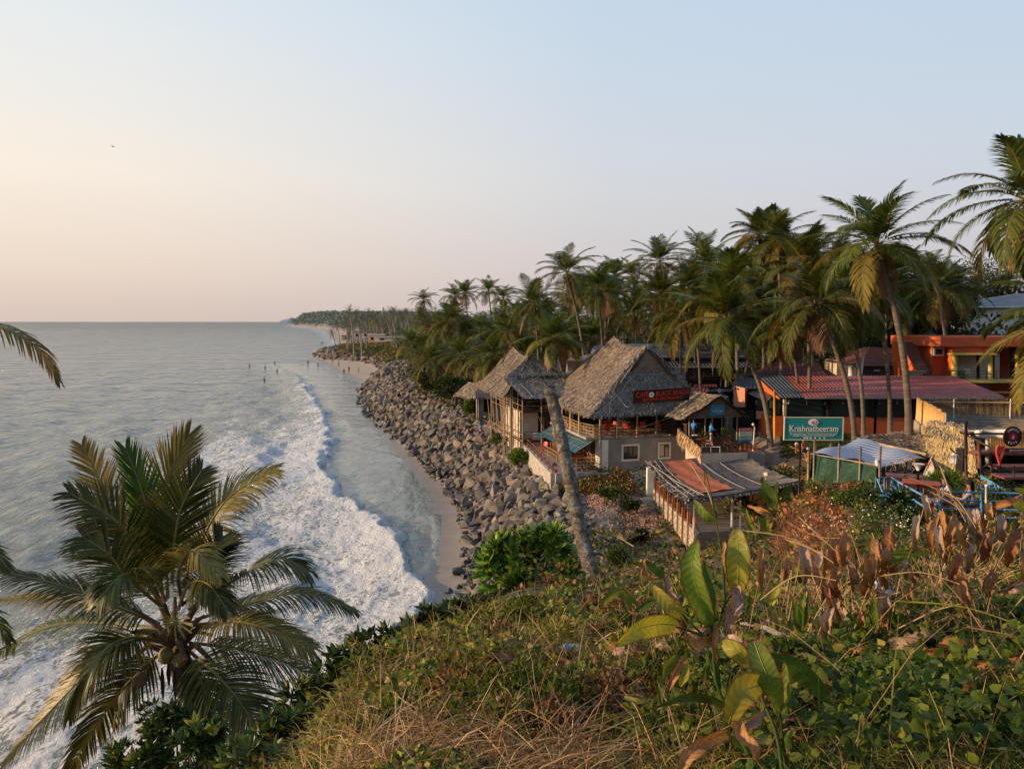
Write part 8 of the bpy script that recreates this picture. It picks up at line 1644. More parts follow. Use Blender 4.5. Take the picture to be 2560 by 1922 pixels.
for k, (px_, py_, D, Rx, Rz, nw, lab) in enumerate([(1215,1520,12.5,.42,.22,26,'dark leaved shrub on the cliff edge nearest the boulders'),(1150,1530,12,.45,.26,30,'dark leaved shrub on the cliff edge, second from the boulders'),(1070,1555,11.5,.42,.26,30,'dark leaved shrub on the cliff edge over the foam, widest one'),(1000,1610,10.5,.36,.3,26,'dark leaved shrub on the cliff edge with a yellowed leaf'),(920,1620,10.5,.22,.4,16,'tall thin dark shrub on the cliff edge against white foam'),(860,1665,9.5,.3,.3,22,'dark leaved shrub where the straw slope begins'),(950,1660,9,.3,.2,16,'low dark shrub below the tall thin one'),
        (780,1740,9.5,.38,.3,26,'dark shrub under the right fronds of the big foreground palm'),(720,1850,8.5,.5,.4,40,'dense dark shrub at the left border of the straw slope'),(640,1880,9,.45,.35,30,'dark shrub right of the foreground palm trunk'),(500,1850,10.5,.4,.3,26,'dark shrub left of the foreground palm trunk'),(410,1810,11.5,.45,.35,28,'leafy shrub with yellow tints at the lower left over the water'),(340,1890,11,.5,.25,28,'lowest leafy shrub at the bottom left'),(690,1930,8,.5,.45,40,'dark shrub at the bottom edge, lowest one left of the straw'),(770,1930,7,.4,.35,26,'dark shrub at the bottom edge beside the straw')]): whorl_shrub(px_,py_,D,Rx,Rz,nw+10,.15,M_SHRUBD,lab)
# flowering mound and bushes on the slope
t = bushy(2200,1345,15.5,1.0,9000,.05,.03,[leafmat('mound_leaf',(0.15,0.165,0.05),(0.07,0.085,0.025),(0.26,0.26,0.09),scale=1,iw=.6)],'rounded pale green mound dotted with tiny white flowers below the blue terrace'); n = 700; P = np.array(at(2200,1335,15.0))+g5.normal(0,1,(n,3))*np.array([.75,.35,.36]); V_, Q_ = leaf_quads(P, unit(g5.normal(size=(n,3)))*.035, unit(g5.normal(size=(n,3)))*.014, None); mesh_np('tiny_flowers', V_, Q_, MATS['petal_white'], t)
bushy(2290,1385,14,.6,3200,.05,.03,[MATS['mound_leaf']],'lower right shoulder of the flowering mound'); bushy(2120,1370,15,.55,2600,.05,.03,[MATS['mound_leaf']],'left shoulder of the flowering mound next to rusty grass')
bushy(2180,1262,22,.8,2200,.12,.07,[M_SHRUBD],'dark leafy bush under the green net beside the blue steps'); bushy(2240,1275,21,.6,1200,.12,.07,[M_SHRUBD],'dark leafy bush at the foot of the slanting blue rail'); bushy(2050,1228,27,.6,1400,.10,.06,[MATS['mound_leaf']],'pale weedy bush at the left corner of the green net'); bushy(2120,1245,25,.7,1600,.11,.06,[M_VINE],'green bush along the bottom of the green net')
bushy(1537,1238,55,.8,900,.22,.12,[M_BUSH],'round green bush in the weedy yard, upper one'); bushy(1572,1256,53,.85,900,.22,.12,[M_BUSHD],'dark green bush in the weedy yard beside the stub posts'); bushy(1300,1144,72,1.0,1300,.28,.14,[M_BRIGHT],'bright green round bush on the boulders beside the sea terrace'); bushy(1172,1022,97,1.1,900,.4,.2,[M_BRIGHT],'bright leafy bush on the bank before the low thatched hut'); bushy(1205,1010,100,1.0,700,.4,.2,[M_BUSH],'darker bush beside the bright bank bush'); bushy(1250,1100,78,.9,600,.3,.12,[M_BUSH],'scrubby bush under the guesthouse poles')
bushy(1600,1340,42,.7,900,.2,.1,[M_BUSHD],'dark bush at the foot of the block wall'); bushy(1545,1390,34,.8,1500,.14,.07,[M_BUSH],'low green bush on the slope left of the block wall')
# banana plants beside the hut
def banana(label, base, leaves, trunk):
    t = thing('banana_plant', label, 'banana plant', tuple(base), 'banana plants beside the hut')
    p = MB(); C_ = curve(trunk, 8); p.tube(C_, [.14,.13,.12,.11,.10,.09,.08,.07,.06], 8); p.build('trunk', mat('banana_stem',(0.28,0.17,0.09),(0.15,0.09,0.05),scale=4), t)
    for l_ in leaves: blade_leaf(t, *l_, name='leaf')
    return t
Dn = 31
banana('banana plant with upright torn leaves and a pale unfurling spear beside the hut', at(1955,1400,Dn), [([(1945,1285,Dn),(1925,1240,Dn),(1905,1192,Dn)],34,M_CANNAD,.4,.2,.2),([(1950,1285,Dn),(1962,1245,Dn),(1975,1212,Dn)],34,M_CANNAD,.4,-.2,.2),([(1946,1285,Dn),(1940,1245,Dn),(1943,1205,Dn)],15,M_CANNAY,.8,.2,.3),([(1955,1290,Dn),(1985,1310,Dn),(2035,1290,Dn-1),(2070,1280,Dn-1)],26,M_CANNAD,.6,.4,.2),([(1945,1292,Dn),(1905,1275,Dn),(1870,1262,Dn+.5)],20,M_DRYL,.7,.3,.3),([(1955,1295,Dn),(1975,1330,Dn),(2000,1345,Dn)],22,M_CANNAD,.6,.4,.2)], [(1955,1400,Dn),(1952,1340,Dn),(1948,1285,Dn)])
Dn = 24
banana('smaller banana plant with two upright pale green leaves in front of the hut', at(1905,1400,Dn), [([(1905,1365,Dn),(1915,1330,Dn),(1910,1290,Dn)],30,M_CANNA,.4,.2,.1),([(1895,1360,Dn),(1875,1310,Dn),(1864,1270,Dn)],16,M_CANNA,.5,.2,.1),([(1910,1365,Dn),(1930,1335,Dn),(1938,1300,Dn)],18,M_CANNAD,.5,-.2,.1)], [(1905,1420,Dn),(1903,1385,Dn),(1904,1355,Dn)])
# fallen frond on the slope
t = thing('fallen_frond', 'dry fan shaped palm frond lying on the green slope below the bare trunk', 'frond', tuple(at(1550,1350,36))); p = MB()
for k in range(16): a_ = at(1562,1352,35); p.tube([a_, a_+Vector((-.9+.12*k, .3, .55-.03*abs(k-5))), ], [.02,.006], 3)
p.tube([at(1562,1352,35), at(1585,1366,34)], .03, 4); p.build('leaflets', M_STRAW, t)
# ------------------------------------------------------------------ the bare trunk
t = thing('bare_palm_trunk', 'tall leaning crownless palm trunk with lichen patches in front of the cafe', 'tree', tuple(at(1494,1510,13)))
M_LICH, nt, b = newmat('lichen_bark'); v = coords(nt, (1,1,1)); n1 = noise(nt, v, 4.5, 7, .7, .4); n2 = noise(nt, v, 14, 5, .7); vr = coords(nt, (.5,.5,7)); n3 = noise(nt, vr, 2.2, 4, .6)
c = ramp(nt, math_(nt,'ADD',math_(nt,'MULTIPLY',n1,.6),math_(nt,'MULTIPLY',n2,.4)), [(0.40,(0.02,0.018,0.016)),(0.46,(0.065,0.058,0.048)),(0.50,(0.17,0.13,0.085)),(0.53,(0.05,0.055,0.038)),(0.565,(0.36,0.36,0.33)),(0.60,(0.08,0.07,0.052)),(0.64,(0.28,0.26,0.22))])
c = mixc(nt, .7, c, ramp(nt, n3, [(0.38,(0.35,0.33,0.3)),(0.55,(1,1,1))]), 'MULTIPLY'); L(nt, c, b.inputs['Base Color']); b.inputs['Roughness'].default_value = .9; bump(nt, math_(nt,'ADD',n2,n3), b, .9, .03)
p = MB(); P_ = curve([(1500,1560,12.7),(1494,1500,12.9),(1478,1430,13.2),(1452,1330,13.7),(1428,1215,14.2),(1404,1100,14.7),(1386,1020,15.0),(1374,972,15.2)], 44); n = len(P_)
p.tube(P_, [(.16-.045*(i/n)**.6)*(1+.035*((i*7) % 3-1))+(.06*max(0,1-i/5)) for i in range(n)], 14); p.build('trunk', M_LICH, t)
# ------------------------------------------------------------------ the big foreground palm, frond by frond
def frond_along(parent, pts, leafL, nl, w, mi_mat, ang=58, hang=.6, tilt=0.0, label=None, jag=.05, wind=(0.15,0,0), asym=1.0):
    C_ = curve(pts, 22); V = []; F = []; MI = []; n = len(C_)-1; rq = random.Random(int(pts[-1][0]*3+pts[-1][1])); mb = MB(); mb.tube(C_, [.032*(1-i/n)**.8+.004 for i in range(n+1)], 5, 1)
    V += mb.v; F += mb.f; MI += [1]*len(mb.f)
    def PT(t): x = min(max(t,0),.9999)*n; i = int(x); return C_[i].lerp(C_[i+1], x-i), (C_[min(n,i+2)]-C_[max(0,i-1)]).normalized()
    for i in range(nl):
        t = .14+.86*(i+.5)/nl
        if rq.random() < jag: continue
        p_, T = PT(t); S0 = T.cross(Vector((0,0,1))); S0 = S0.normalized() if S0.length > .15 else Vector((1,0,0)).cross(T).normalized(); vd = (Vector((0,0,CAMZ))-p_).normalized(); S1 = T.cross(vd).normalized()
        if S1.dot(S0) < 0: S1 = -S1
        S0 = (S0*(1-tilt)+S1*tilt).normalized(); U0 = S0.cross(T).normalized(); U0 = U0 if U0.z > 0 else -U0
        ll = leafL*(math.sin(math.pi*min(1,.16+.80*t)))**.65*rq.uniform(.85,1.1); ll = max(ll, leafL*.3); fa = rad(ang*(1-.55*t)+rq.uniform(-5,5))
        for sg in (-1,1):
            d = (S0*sg*math.sin(fa)+T*math.cos(fa)+U0*.22*(1-t)).normalized(); q = p_.copy(); sl = ll/4*(asym if sg > 0 else 1); g = hang*rq.uniform(.6,1.4); n1 = len(V); wv = (T-d*T.dot(d)).normalized()
            V += [tuple(q-wv*w*.3), tuple(q+wv*w*.3)]
            for k in range(4):
                q = q+d*sl; d = (d+Vector((0,0,-1))*g*.3+Vector(wind)*.15).normalized(); ww = w*(.5,.48,.36,.03)[k]; V += [tuple(q-wv*ww), tuple(q+wv*ww)]; F.append((n1+2*k,n1+2*k+1,n1+2*k+3,n1+2*k+2)); MI.append(0 if not (k == 3 and rq.random() < .25) else 2)
    me = mesh_from('frond', V, F, MI, [mi_mat, M_RACHIS, M_FRONDD]); off = LOC[parent.name]
    me.transform(Matrix.Translation(-off)); o = link('frond', me, parent)
    if label: o['label'] = label
    return o
M_HF = leafmat('frond_near', (0.075,0.09,0.025), (0.03,0.042,0.014), (0.16,0.14,0.04), scale=1.2, trans=.3, rough=.4, objvar=.35, iw=.5)
M_HFY = leafmat('frond_near_gold', (0.21,0.17,0.045), (0.09,0.09,0.025), (0.36,0.24,0.08), scale=1.2, trans=.35, rough=.4, objvar=.2, iw=.5); M_HFG = leafmat('frond_near_green', (0.05,0.12,0.018), (0.025,0.06,0.012), (0.09,0.16,0.03), scale=1.2, trans=.35, rough=.35, objvar=.1, iw=.4)
HPm = thing('foreground_palm', 'big dark coconut palm in the left foreground with fronds spreading over the surf', 'palm tree', tuple(at(700,2350,12.6)))
K = lambda x, y_, D=14: (x*.5249, 1050+y_*.5249, D)
FR = [([K(770,900),K(640,620,14.3),(K(520,380,14.6)),K(390,120,14.8)],.75,M_HFY,.25,.7),([K(780,860),K(740,600,14),K(680,350,14),K(600,140,14)],.75,M_HFG,.05,.9),([K(800,850),K(790,560,14.4),K(800,300,14.6),K(900,70,14.8)],.95,M_HFY,.15,.9),
 ([K(820,760),K(835,560,13.6),K(870,400,13.5),K(960,240,13.6)],.75,M_HF,.2,.8),([K(870,800),K(960,570,14.3),K(1090,370,14.5),K(1310,235,14.6)],.78,M_HFY,.9,.5),([K(790,860),K(680,640,13.6),K(540,470,13.3),K(330,345,13.2)],.85,M_HF,.5,.6),([K(760,880),K(620,760,13.2),K(520,640,12.9),K(400,560,12.8)],.85,M_HF,.6,.6),
 ([K(760,970),K(560,890,13.6),K(300,790,13.4),K(-10,715,13.3)],.80,M_HF,.95,.25),([K(740,990),K(480,965,14.5),K(220,985,14.8),K(-40,1130,14.9)],.80,M_HF,.9,.3),([K(740,960),K(450,880,15.2),K(200,840,15.6),K(0,850,15.8)],.45,M_HFY,.8,.4),
 ([K(770,1030),K(560,1080,13),K(330,1290,12.6),K(10,1640,12.4)],.78,M_HFY,.8,.4),([K(780,1060),K(600,1040,12.8),K(450,1150,12.5),K(330,1420,12.4)],.75,M_HF,.9,.3),([K(800,1080),K(620,1240,13.3),K(480,1420,13.2),K(320,1680,13.1)],.72,M_HF,.7,.6),
 ([K(900,900),K(1120,760,13.6),K(1320,655,13.5),K(1465,720,13.5)],.90,M_HF,1.1,.2),([K(930,950),K(1160,880,14.4),K(1440,820,14.6),K(1690,905,14.7)],.70,M_HF,1.1,.2),([K(900,980),K(1120,960,13.2),K(1320,1010,13),K(1490,1090,12.9)],.72,M_HFY,1.0,.3),
 ([K(900,1060),K(1150,1090,14.2),K(1400,1170,14.4),K(1610,1310,14.5)],.95,M_HF,1.2,.2),([K(890,1090),K(1040,1220,12.8),K(1180,1400,12.5),K(1300,1680,12.3)],.95,M_HF,.6,.6),([K(870,880),K(850,730,12.9),K(920,620,12.4),K(1050,740,12.0)],.6,M_HFY,1.0,.4),
 ([K(770,880),K(680,760,12.9),K(580,740,12.3),K(470,860,12.0)],.7,M_HF,1.0,.3),([K(880,870),K(980,740,13.3),K(1020,650,13.1),K(1060,560,13.2)],.7,M_HF,.6,.6),([K(880,1090),K(960,1250,13.6),K(1010,1450,13.8),K(1030,1680,13.9)],.8,M_HF,.7,.6),([K(850,900),K(900,780,12.6),K(990,780,12.1),K(1080,900,11.9)],.6,M_HF,1.0,.4)]
for k, (pts, ll, m_, hg, tl) in enumerate(FR):
    frond_along(HPm, pts, ll*1.08, 96, .031, m_, 60 if k not in (1,2) else 42, hg, tl, label='bright green unfurling frond' if k == 1 else None, jag=.03 if k < 13 else .02)
# sheaths, flower stalk, coconuts, dead fibres
C0_ = at(*K(830,1000,13.9)); p = MB()
for k in range(15):
    a_ = k*2.4; d = Vector((math.cos(a_)*.75, math.sin(a_)*.5, .9-.09*k)).normalized(); p.tube([C0_+Vector((0,0,-.25-.02*k)), C0_+d*.45+Vector((0,0,-.1)), C0_+d*.9+Vector((0,0,.05-.03*k))], [.09,.06,.03], 6)
p.build('leaf_base', mat('leaf_base',(0.20,0.13,0.06),(0.09,0.06,0.03),scale=5,bmp=.8), HPm)
p = MB(); c = at(*K(835,960,13.2))
for k in range(30): a_ = k*.53; p.tube([c, c+Vector((math.cos(a_)*.16,-.05,math.sin(a_)*.14)), c+Vector((math.cos(a_)*.34,-.06,math.sin(a_)*.30-.06))], [.012,.008,.004], 4)
p.build('flower_stalk', flat('stalk_olive',(0.26,0.24,0.07)), HPm)
c = at(*K(668,1235,13.0)); p = MB(); p.sphere(c, .125, 0, 14, 10, (1,1,1.1)); p.build('coconut', mat('coconut_brown',(0.16,0.09,0.05),(0.08,0.05,0.03),scale=8), HPm)
for dx, dy, s_ in ((790,1120,.14),(860,1140,.12)):
    c = at(*K(dx,dy,13.5)); p = MB(); p.sphere(c, s_, 0, 12, 8, (1,1,1.15)); p.build('coconut', M_NUTG, HPm)
for x_, y_, l_ in ((770,1180,.62),(830,1200,.55),(800,1160,.45)):
    c = at(*K(x_,y_,13.2)); p = MB(); p.grid(lambda u, v: c+Vector(((u-.5)*.07*math.sin(math.pi*(v*.9+.1)), .02*u, -l_*v)), 2, 8); p.build('dead_spathe', M_DARK, HPm)
p = MB(); P_ = curve([K(820,1010,13.95),K(845,1110,13.9),K(880,1230,13.7),K(945,1420,13.5),K(1030,1670,13.2),(640,2080,12.9),(690,2340,12.7)], 50); n = len(P_); p.tube(P_, [(.20+.03*i/n)*(1+.04*((i*5) % 3-1)) for i in range(n)], 14); p.build('trunk', mat('near_trunk',(0.11,0.085,0.065),(0.05,0.038,0.03),scale=2.5,sc=(1,1,5),bmp=1,bdist=.05), HPm)
# palms beyond the left edge: only frond tips reach into view
LP1 = thing('palm_tree', 'palm outside the left edge, only one drooping brown tipped frond reaching into view', 'palm tree', tuple(at(-620,2600,9.5)))
frond_along(LP1, [(-520,960,9.5),(-300,830,9.2),(-60,808,9),(80,858,8.9),(148,952,8.9)], .42, 80, .022, M_HFY, 55, 1.3, .2)
for P_ in ([(-520,960,9.5),(-700,760,9.5),(-900,700,9.5)],[(-520,960,9.5),(-560,700,9.5),(-640,480,9.5)],[(-520,960,9.5),(-740,1060,9.3),(-860,1250,9.2)]): frond_along(LP1, P_, .6, 50, .03, M_HF, 55, .8, .3)
p = MB(); p.tube(curve([(-520,960,9.5),(-560,1500,9.5),(-640,2700,9.5)], 12), .16, 8); p.build('trunk', M_TRUNK, LP1)
LP2 = thing('palm_tree', 'palm outside the lower left edge, thin dark frond tips reaching into view over the water', 'palm tree', tuple(at(-560,2900,12)))
for P_ in ([(-460,1500,12),(-250,1390,12),(-60,1360,12),(22,1420,12)],[(-460,1500,12),(-260,1480,12),(-60,1510,12),(26,1600,12)],[(-460,1500,12),(-620,1400,12),(-800,1500,12)],[(-460,1500,12),(-500,1300,12),(-600,1150,12)]): frond_along(LP2, P_, .5, 60, .03, M_HF, 55, .9, .3)
p = MB(); p.tube(curve([(-460,1500,12),(-480,2000,12),(-560,2900,12)], 12), .17, 8); p.build('trunk', M_TRUNK, LP2)
# ------------------------------------------------------------------ people
def skin_mesh(name, chains, mat_, parent, sub=1, off=(0,0,0)):
    """one continuous surface grown round a skeleton; chains share joints by position"""
    idx = {}; V = []; E = []; R = []
    for ch in chains:
        prev = None
        for (p_, r_) in ch:
            key = tuple(round(c, 3) for c in p_)
            if key not in idx: idx[key] = len(V); V.append(p_); R.append(r_)
            i = idx[key]
            if prev is not None and prev != i: E.append((prev, i))
            prev = i
    me = bpy.data.meshes.new(name); me.from_pydata([tuple(v) for v in V], E, []); me.materials.append(mat_); o = link(name, me, parent)
    o.modifiers.new('skin', 'SKIN'); 
    for i, sv in enumerate(me.skin_vertices[0].data if me.skin_vertices else []): pass
    if not me.skin_vertices: 
        bm_ = bmesh.new(); bm_.from_mesh(me); bm_.verts.layers.skin.verify(); bm_.to_mesh(me); bm_.free()
    for i, sv in enumerate(me.skin_vertices[0].data):
        r_ = R[i]; sv.radius = (r_, r_) if isinstance(r_, (int, float)) else r_; sv.use_root = (i == 0)
    m_ = o.modifiers.new('sub', 'SUBSURF'); m_.levels = sub; m_.render_levels = sub; o.modifiers['skin'].use_smooth_shade = True
    return o
POSE = {'stand': dict(pe=(0,0,.94), ch=(0,-.01,1.27), nk=(0,0,1.45), kl=(-.11,.02,.50), kr=(.11,.02,.50), al=(-.12,-.03,.09), ar=(.12,-.03,.09), el=(-.27,-.02,1.14), er=(.27,-.02,1.14), wl=(-.27,.08,.90), wr=(.27,.08,.90)),
 'walk': dict(pe=(0,0,.92), ch=(0,.03,1.26), nk=(0,.05,1.44), kl=(-.10,.20,.52), kr=(.10,-.05,.50), al=(-.10,.26,.11), ar=(.10,-.32,.18), el=(-.26,-.12,1.14), er=(.26,.08,1.13), wl=(-.25,-.12,.90), wr=(.24,.26,.96)),
 'sit': dict(pe=(0,0,.50), ch=(0,.04,.84), nk=(0,.07,1.02), kl=(-.13,.42,.50), kr=(.13,.42,.50), al=(-.13,.42,.09), ar=(.13,.42,.09), el=(-.25,.10,.74), er=(.25,.12,.74), wl=(-.14,.34,.72), wr=(.14,.34,.74)),
 'think': dict(pe=(0,0,.50), ch=(0,.10,.84), nk=(0,.16,1.01), kl=(-.13,.42,.50), kr=(.13,.42,.50), al=(-.13,.42,.09), ar=(.13,.42,.09), el=(-.22,.34,.74), er=(.20,.32,.74), wl=(-.08,.44,.74), wr=(.03,.25,.97)),
 'reach': dict(pe=(0,0,.94), ch=(0,.02,1.27), nk=(0,.04,1.45), kl=(-.11,.02,.50), kr=(.11,.02,.50), al=(-.12,-.03,.09), ar=(.12,-.03,.09), el=(-.24,.12,1.12), er=(.24,.12,1.12), wl=(-.17,.36,1.14), wr=(.17,.36,1.10)),
 'wade': dict(pe=(0,0,.20), ch=(0,.02,.52), nk=(0,.04,.70), kl=(-.11,.02,-.24), kr=(.11,.02,-.24), al=(-.12,-.03,-.6), ar=(.12,-.03,-.6), el=(-.32,.05,.42), er=(.32,.05,.42), wl=(-.36,.25,.30), wr=(.36,.25,.30))}
def person(label, p, yaw, pose='stand', shirt=(0.2,0.2,0.2), legs=(0.05,0.05,0.07), shorts=False, hair=M_HAIR, near=False, s=1.0, long_hair=False, bare=False, group=None, lit=None):
    J = POSE[pose]; t = thing('person', label, 'person', tuple(p), group); t.rotation_euler = (0,0,yaw); t.scale = (s,s,s); LOC[t.name] = Vector((0,0,0))
    v = lambda k: Vector(J[k]); pe, ch, nk = v('pe'), v('ch'), v('nk'); up_ = (nk-ch).normalized(); fw = Vector((0,1,0)); hd = nk+Vector((0,.02,.10)); sk = hd+Vector((0,.0,.09))
    chains = [[(tuple(pe),(.13,.10)),(tuple((pe+ch)/2),(.115,.085)),(tuple(ch),(.145,.095)),(tuple(nk),.052),(tuple(hd),(.066,.075)),(tuple(sk),(.078,.095)),(tuple(sk+Vector((0,-.005,.085))),.055)]]
    for sx, e, w in ((-1,'el','wl'),(1,'er','wr')):
        sh = nk+Vector((sx*.17,0,-.06)); hand = v(w)+(v(w)-v(e)).normalized()*.08; chains.append([(tuple(ch),.1),(tuple(sh),.055),(tuple(v(e)),.04),(tuple(v(w)),.026),(tuple(hand),(.034,.016))])
        if near:
            dv = (v(w)-v(e)).normalized(); sd_ = dv.cross(Vector((0,0,1))); sd_ = sd_.normalized() if sd_.length > .1 else Vector((1,0,0))
            for q in range(4): b0 = hand+sd_*(q-1.5)*.019+dv*.02; chains.append([(tuple(hand),.02),(tuple(b0),.009),(tuple(b0+dv*(.035-.004*abs(q-1.5))+Vector((0,0,-.008))),.008),(tuple(b0+dv*.055+Vector((0,0,-.026))),.006)])
            chains.append([(tuple(v(w)),.026),(tuple(v(w)+sd_*sx*-.03+dv*.03),.010),(tuple(v(w)+sd_*sx*-.045+dv*.06),.008)])
    for sx, k_, a_ in ((-1,'kl','al'),(1,'kr','ar')):
        hp = pe+Vector((sx*.09,0,-.03)); chains.append([(tuple(pe),.12),(tuple(hp),.085),(tuple(v(k_)),.055),(tuple((v(k_)*.6+v(a_)*.4)),.05),(tuple(v(a_)),.034),(tuple(v(a_)+Vector((0,.05,-.05))),.034),(tuple(v(a_)+Vector((0,.16,-.06))),.026)])
    skin_mesh('body', chains, M_SKINN, t, 1)
    if not bare:
        sc_ = [[(tuple(pe+Vector((0,0,.02))),(.145,.115)),(tuple((pe+ch)/2),(.135,.105)),(tuple(ch),(.165,.115)),(tuple(nk-Vector((0,0,.03))),.075)]]
        for sx, e in ((-1,'el'),(1,'er')): sh = nk+Vector((sx*.17,0,-.06)); sc_.append([(tuple(ch),.11),(tuple(sh),.072),(tuple(sh.lerp(v(e), .7 if not near else .95)),.056)])
        skin_mesh('shirt', sc_, shirt if not isinstance(shirt, tuple) else flat('cloth_%d_%d_%d' % tuple(int(c*100) for c in shirt), shirt, .8), t, 1)
    lc = []
    for sx, k_, a_ in ((-1,'kl','al'),(1,'kr','ar')):
        hp = pe+Vector((sx*.09,0,-.03)); kk = v(k_); c_ = [(tuple(pe),.135),(tuple(hp),.10)]; c_ += [(tuple(hp.lerp(kk,.8)),.075)] if shorts else [(tuple(kk),.068),(tuple(kk.lerp(v(a_),.9)),.05)]; lc.append(c_)
    skin_mesh('shorts' if shorts else 'trousers', lc, flat('cloth_%d_%d_%d' % tuple(int(c*100) for c in legs), legs, .8), t, 1)
    p_ = MB(); p_.grid(lambda a, b: sk+Vector((math.cos(2*math.pi*a)*math.sin(math.pi*b*.62)*.098, math.sin(2*math.pi*a)*math.sin(math.pi*b*.62)*.105-.018, math.cos(math.pi*b*.62)*.11+.02)), 12, 7)
    if long_hair: p_.grid(lambda a, b: sk+Vector(((a-.5)*.20, -.085-.05*math.sin(math.pi*a)-.03*b, .06-.42*b)), 8, 8); p_.grid(lambda a, b: sk+Vector(((a-.5)*.20, -.04-.05*math.sin(math.pi*a)-.03*b, .06-.40*b)), 8, 8)
    p_.build('hair', hair, t, local=True)
    if near:
        q = MB(); q.tube([sk+Vector((0,.085,.0)), sk+Vector((0,.108,-.03))], [.010,.014], 5); q.build('nose', M_SKINN, t, local=True)
        q = MB(); q.sphere(sk+Vector((-.032,.086,.005)), .011); q.sphere(sk+Vector((.032,.086,.005)), .011); q.box(sk+Vector((0,.083,-.058)), (.045,.012,.010)); q.build('face_features', M_DARK, t, local=True)
    return t
M_CHECK, nt, b = newmat('checked_cloth'); ck = nt.nodes.new('ShaderNodeTexChecker'); ck.inputs['Scale'].default_value = 14; ck.inputs['Color1'].default_value = (.5,.5,.52,1); ck.inputs['Color2'].default_value = (.03,.035,.05,1); L(nt, coords(nt), ck.inputs['Vector']); L(nt, ck.outputs['Color'], b.inputs['Base Color'])
def stool(p, label):
    t = thing('stool', label, 'stool', tuple(p), 'stools behind the blue rails'); a = MB(); a.box(Vector(p)+Vector((0,0,.40)), (.42,.42,.05)); a.build('seat', M_WOODR, t)
    for x, y_ in ((-.16,-.16),(.16,-.16),(-.16,.16),(.16,.16)): a = MB(); a.tube([Vector(p)+Vector((x,y_,.38)), Vector(p)+Vector((x,y_,0))], .02, 5); a.build('leg', M_WOODR, t)
pw = at(2438,1260,22.6); pm = at(2365,1240,24.0); pw.z = pm.z = tz_; 
dzw = at(2432,1207,22.6).z-(tz_+1.24)
person('woman with long dark hair in a grey top, chin on hand, behind blue rails', (pw.x, pw.y, tz_+dzw), rad(62), 'think', (0.30,0.29,0.32), (0.03,0.03,0.05), near=True, long_hair=True)
dzm = at(2352,1193,24.0).z-(tz_+1.24); person('man with black hair in a checked shirt leaning over the red cafe table', (pm.x, pm.y, tz_+dzm), rad(95), 'sit', M_CHECK, (0.25,0.14,0.10), shorts=True, near=True)
stool((pw.x,pw.y,tz_), 'stool under the woman in the grey top'); stool((pm.x,pm.y,tz_), 'stool under the man in the checked shirt')
q = at(1733,1090,61); person('waiter in a bright blue shirt standing at the left edge of the bar hut', (q.x, q.y, zf+.03), rad(-40), 'reach', (0.02,0.22,0.62), (0.02,0.02,0.03), near=True)
q = at(1776,1100,59.5); person('waiter in a bright blue shirt facing away in the middle of the bar hut', (q.x, q.y, zf+.03), rad(-75), 'reach', (0.02,0.22,0.62), (0.02,0.02,0.03), near=True)
q = at(1779,1128,57); person('grey haired woman in a pale top seated at a low table on the bar platform', (q.x, q.y, zf-.05), rad(75), 'sit', (0.45,0.30,0.22), (0.25,0.12,0.1), hair=flat('hair_grey',(0.42,0.37,0.33)), near=True)
q = at(2007,1190,55); person('barefoot man in an orange shirt and dark shorts walking up the sandy path', (q.x, q.y, gz(q.x,q.y)+.05), rad(20), 'walk', (0.52,0.13,0.02), (0.02,0.02,0.03), shorts=True, near=True)
q = at(1512,1160,66.5); person('person in a light dress sitting by the cafe entrance column', (q.x, q.y, GA+.0), rad(100), 'sit', (0.60,0.45,0.42), (0.5,0.3,0.28), near=False)
for px_, py_, yw, ps, sh, lg, lab, s_ in [(1239,1140,30,'stand',(0.70,0.68,0.68),(0.32,0.26,0.22),'person in a white shirt standing on the boulders below the guesthouse',1.0),(1200,1092,-20,'sit',(0.02,0.25,0.62),(0.5,0.12,0.10),'person in a bright blue top sitting high on the boulders',1.05),(1146,1105,10,'stand',(0.45,0.09,0.06),(0.03,0.03,0.04),'person in red standing on the boulders',1.0),(1009,985,10,'sit',(0.5,0.17,0.12),(0.2,0.1,0.1),'person in orange red sitting on the far boulders',1.2),(996,966,10,'stand',(0.10,0.09,0.09),(0.05,0.05,0.05),'dark figure standing on the far boulders',1.2),(1115,1100,40,'sit',(0.45,0.25,0.20),(0.2,0.15,0.12),'person in a pink top sitting among the lower boulders',1.0)]:
    x1, y1, z1, ok = hit(np.array([px_]), np.array([py_]), 30, 300, 160); q = at(px_, py_, float(y1[0]) if ok[0] else 90); person(lab, (q.x,q.y,float(z1[0])+.3 if ok[0] else q.z), rad(yw), ps, sh, lg, s=s_)
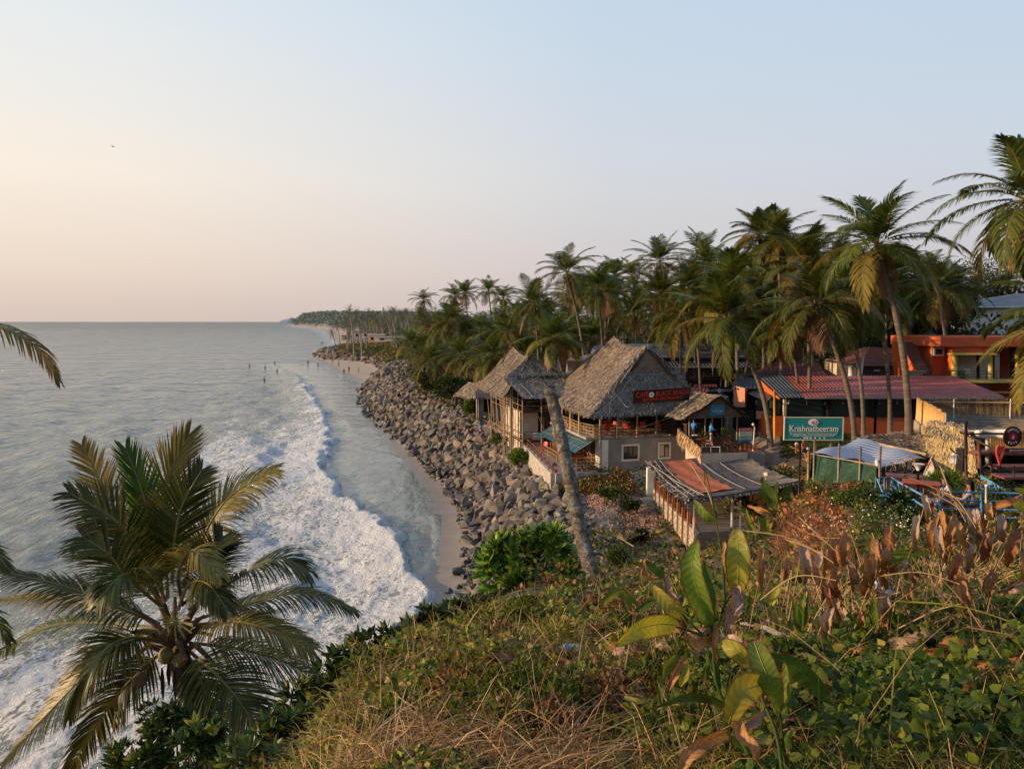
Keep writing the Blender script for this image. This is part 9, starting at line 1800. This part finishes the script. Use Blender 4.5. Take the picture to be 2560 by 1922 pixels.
for px_, py_, yw, ps, sh, lg, lab in [(770,912,20,'stand',(0.04,0.04,0.05),(0.03,0.03,0.04),'dark figure wading alone left of the rocky spit tip'),(795,918,50,'stand',(0.25,0.2,0.18),(0.05,0.05,0.06),'second wader just right of the lone dark wader'),(831,909,10,'stand',(0.4,0.25,0.2),(0.2,0.15,0.15),'person at the wet edge of the cove sand nearest the spit'),(847,917,70,'walk',(0.05,0.03,0.03),(0.10,0.03,0.03),'dark figure walking on the shining wet sand of the cove'),(860,936,0,'stand',(0.05,0.05,0.06),(0.03,0.03,0.04),'leftmost of three people close together at the water edge of the cove'),(871,935,90,'walk',(0.6,0.55,0.5),(0.3,0.25,0.25),'middle pale one of three people at the water edge of the cove'),(873,930,30,'stand',(0.06,0.03,0.03),(0.03,0.03,0.03),'rightmost dark one of three people at the water edge of the cove'),(896,934,0,'stand',(0.45,0.3,0.22),(0.3,0.2,0.15),'person standing alone on the pale sand right of the three'),(914,912,0,'sit',(0.05,0.04,0.04),(0.05,0.04,0.04),'dark figure sitting on the upper cove sand'),(937,917,60,'sit',(0.03,0.03,0.04),(0.03,0.03,0.04),'dark figure crouching near the boulders of the cove'),(803,861,0,'stand',(0.25,0.1,0.1),(0.1,0.05,0.05),'left one of a pair at the far beach edge'),(807,860,0,'stand',(0.08,0.06,0.06),(0.05,0.05,0.05),'right one of a pair at the far beach edge'),(785,836,0,'stand',(0.06,0.05,0.05),(0.04,0.04,0.04),'tiny lone figure at the distant water edge')]:
    q = atz(px_, py_, .15); z1 = gz(q.x, q.y); person(lab, (q.x,q.y,max(z1,-.35)), rad(yw), ps, sh, lg, s=1.25 if py_ > 880 else 1.6)
for px_, py_, lab, b_ in [(624,915,'swimmer far out, leftmost head in the water',1),(663,921,'bather standing in the swell behind the others',0),(687,908,'bather farthest from shore in the swell',1),(693,930,'bather in a pink top near the end of the foam',0),(661,951,'nearest dark bather in front of the breaking foam',1)]:
    q = atz(px_, py_+2, .0); person(lab, (q.x,q.y,.0 if b_ else .25), rad(30), 'wade', (0.5,0.2,0.2) if not b_ else (0.05,0.05,0.05), (0.04,0.04,0.05), bare=bool(b_), s=1.35)
# boats on the horizon, a bird
for px_, lab in ((186,'tiny fishing boat on the horizon, the right one of two'),(170,'tiny fishing boat on the horizon, the left one of two')):
    q = atz(px_, 809.5, 0); t = thing('fishing_boat', lab, 'boat', tuple(q)); p = MB(); p.grid(lambda u, v: q+Vector(((u-.5)*26, math.sin(math.pi*u)*3*(v-.5), 1.2+2.6*(2*u-1)**2-2*math.sin(math.pi*v)*math.sin(math.pi*u))), 10, 4); p.build('hull', M_DWOOD, t); p = MB(); p.box(q+Vector((3,0,3)), (5,2.2,2.6)); p.build('cabin', M_WHITE, t)
q = at(282,367,55); t = thing('bird', 'small dark bird gliding in the pale sky on the left', 'bird', tuple(q)); q = at(282,367,100); t.location = q; LOC[t.name] = Vector(q); p = MB(); p.tube([q+Vector((-.16,0,-.03)), q, q+Vector((.14,0,.05))], [.01,.045,.02], 6); o_ = p.build('body', M_DARK, t)
for s_ in (-1,1): p = MB(); p.face([q+Vector((-.04,0,0)), q+Vector((-.10,s_*.3-.1,.16)), q+Vector((.0,s_*.62,.08)), q+Vector((.08,0,.03))]); p.build('wing', M_DARK, t)
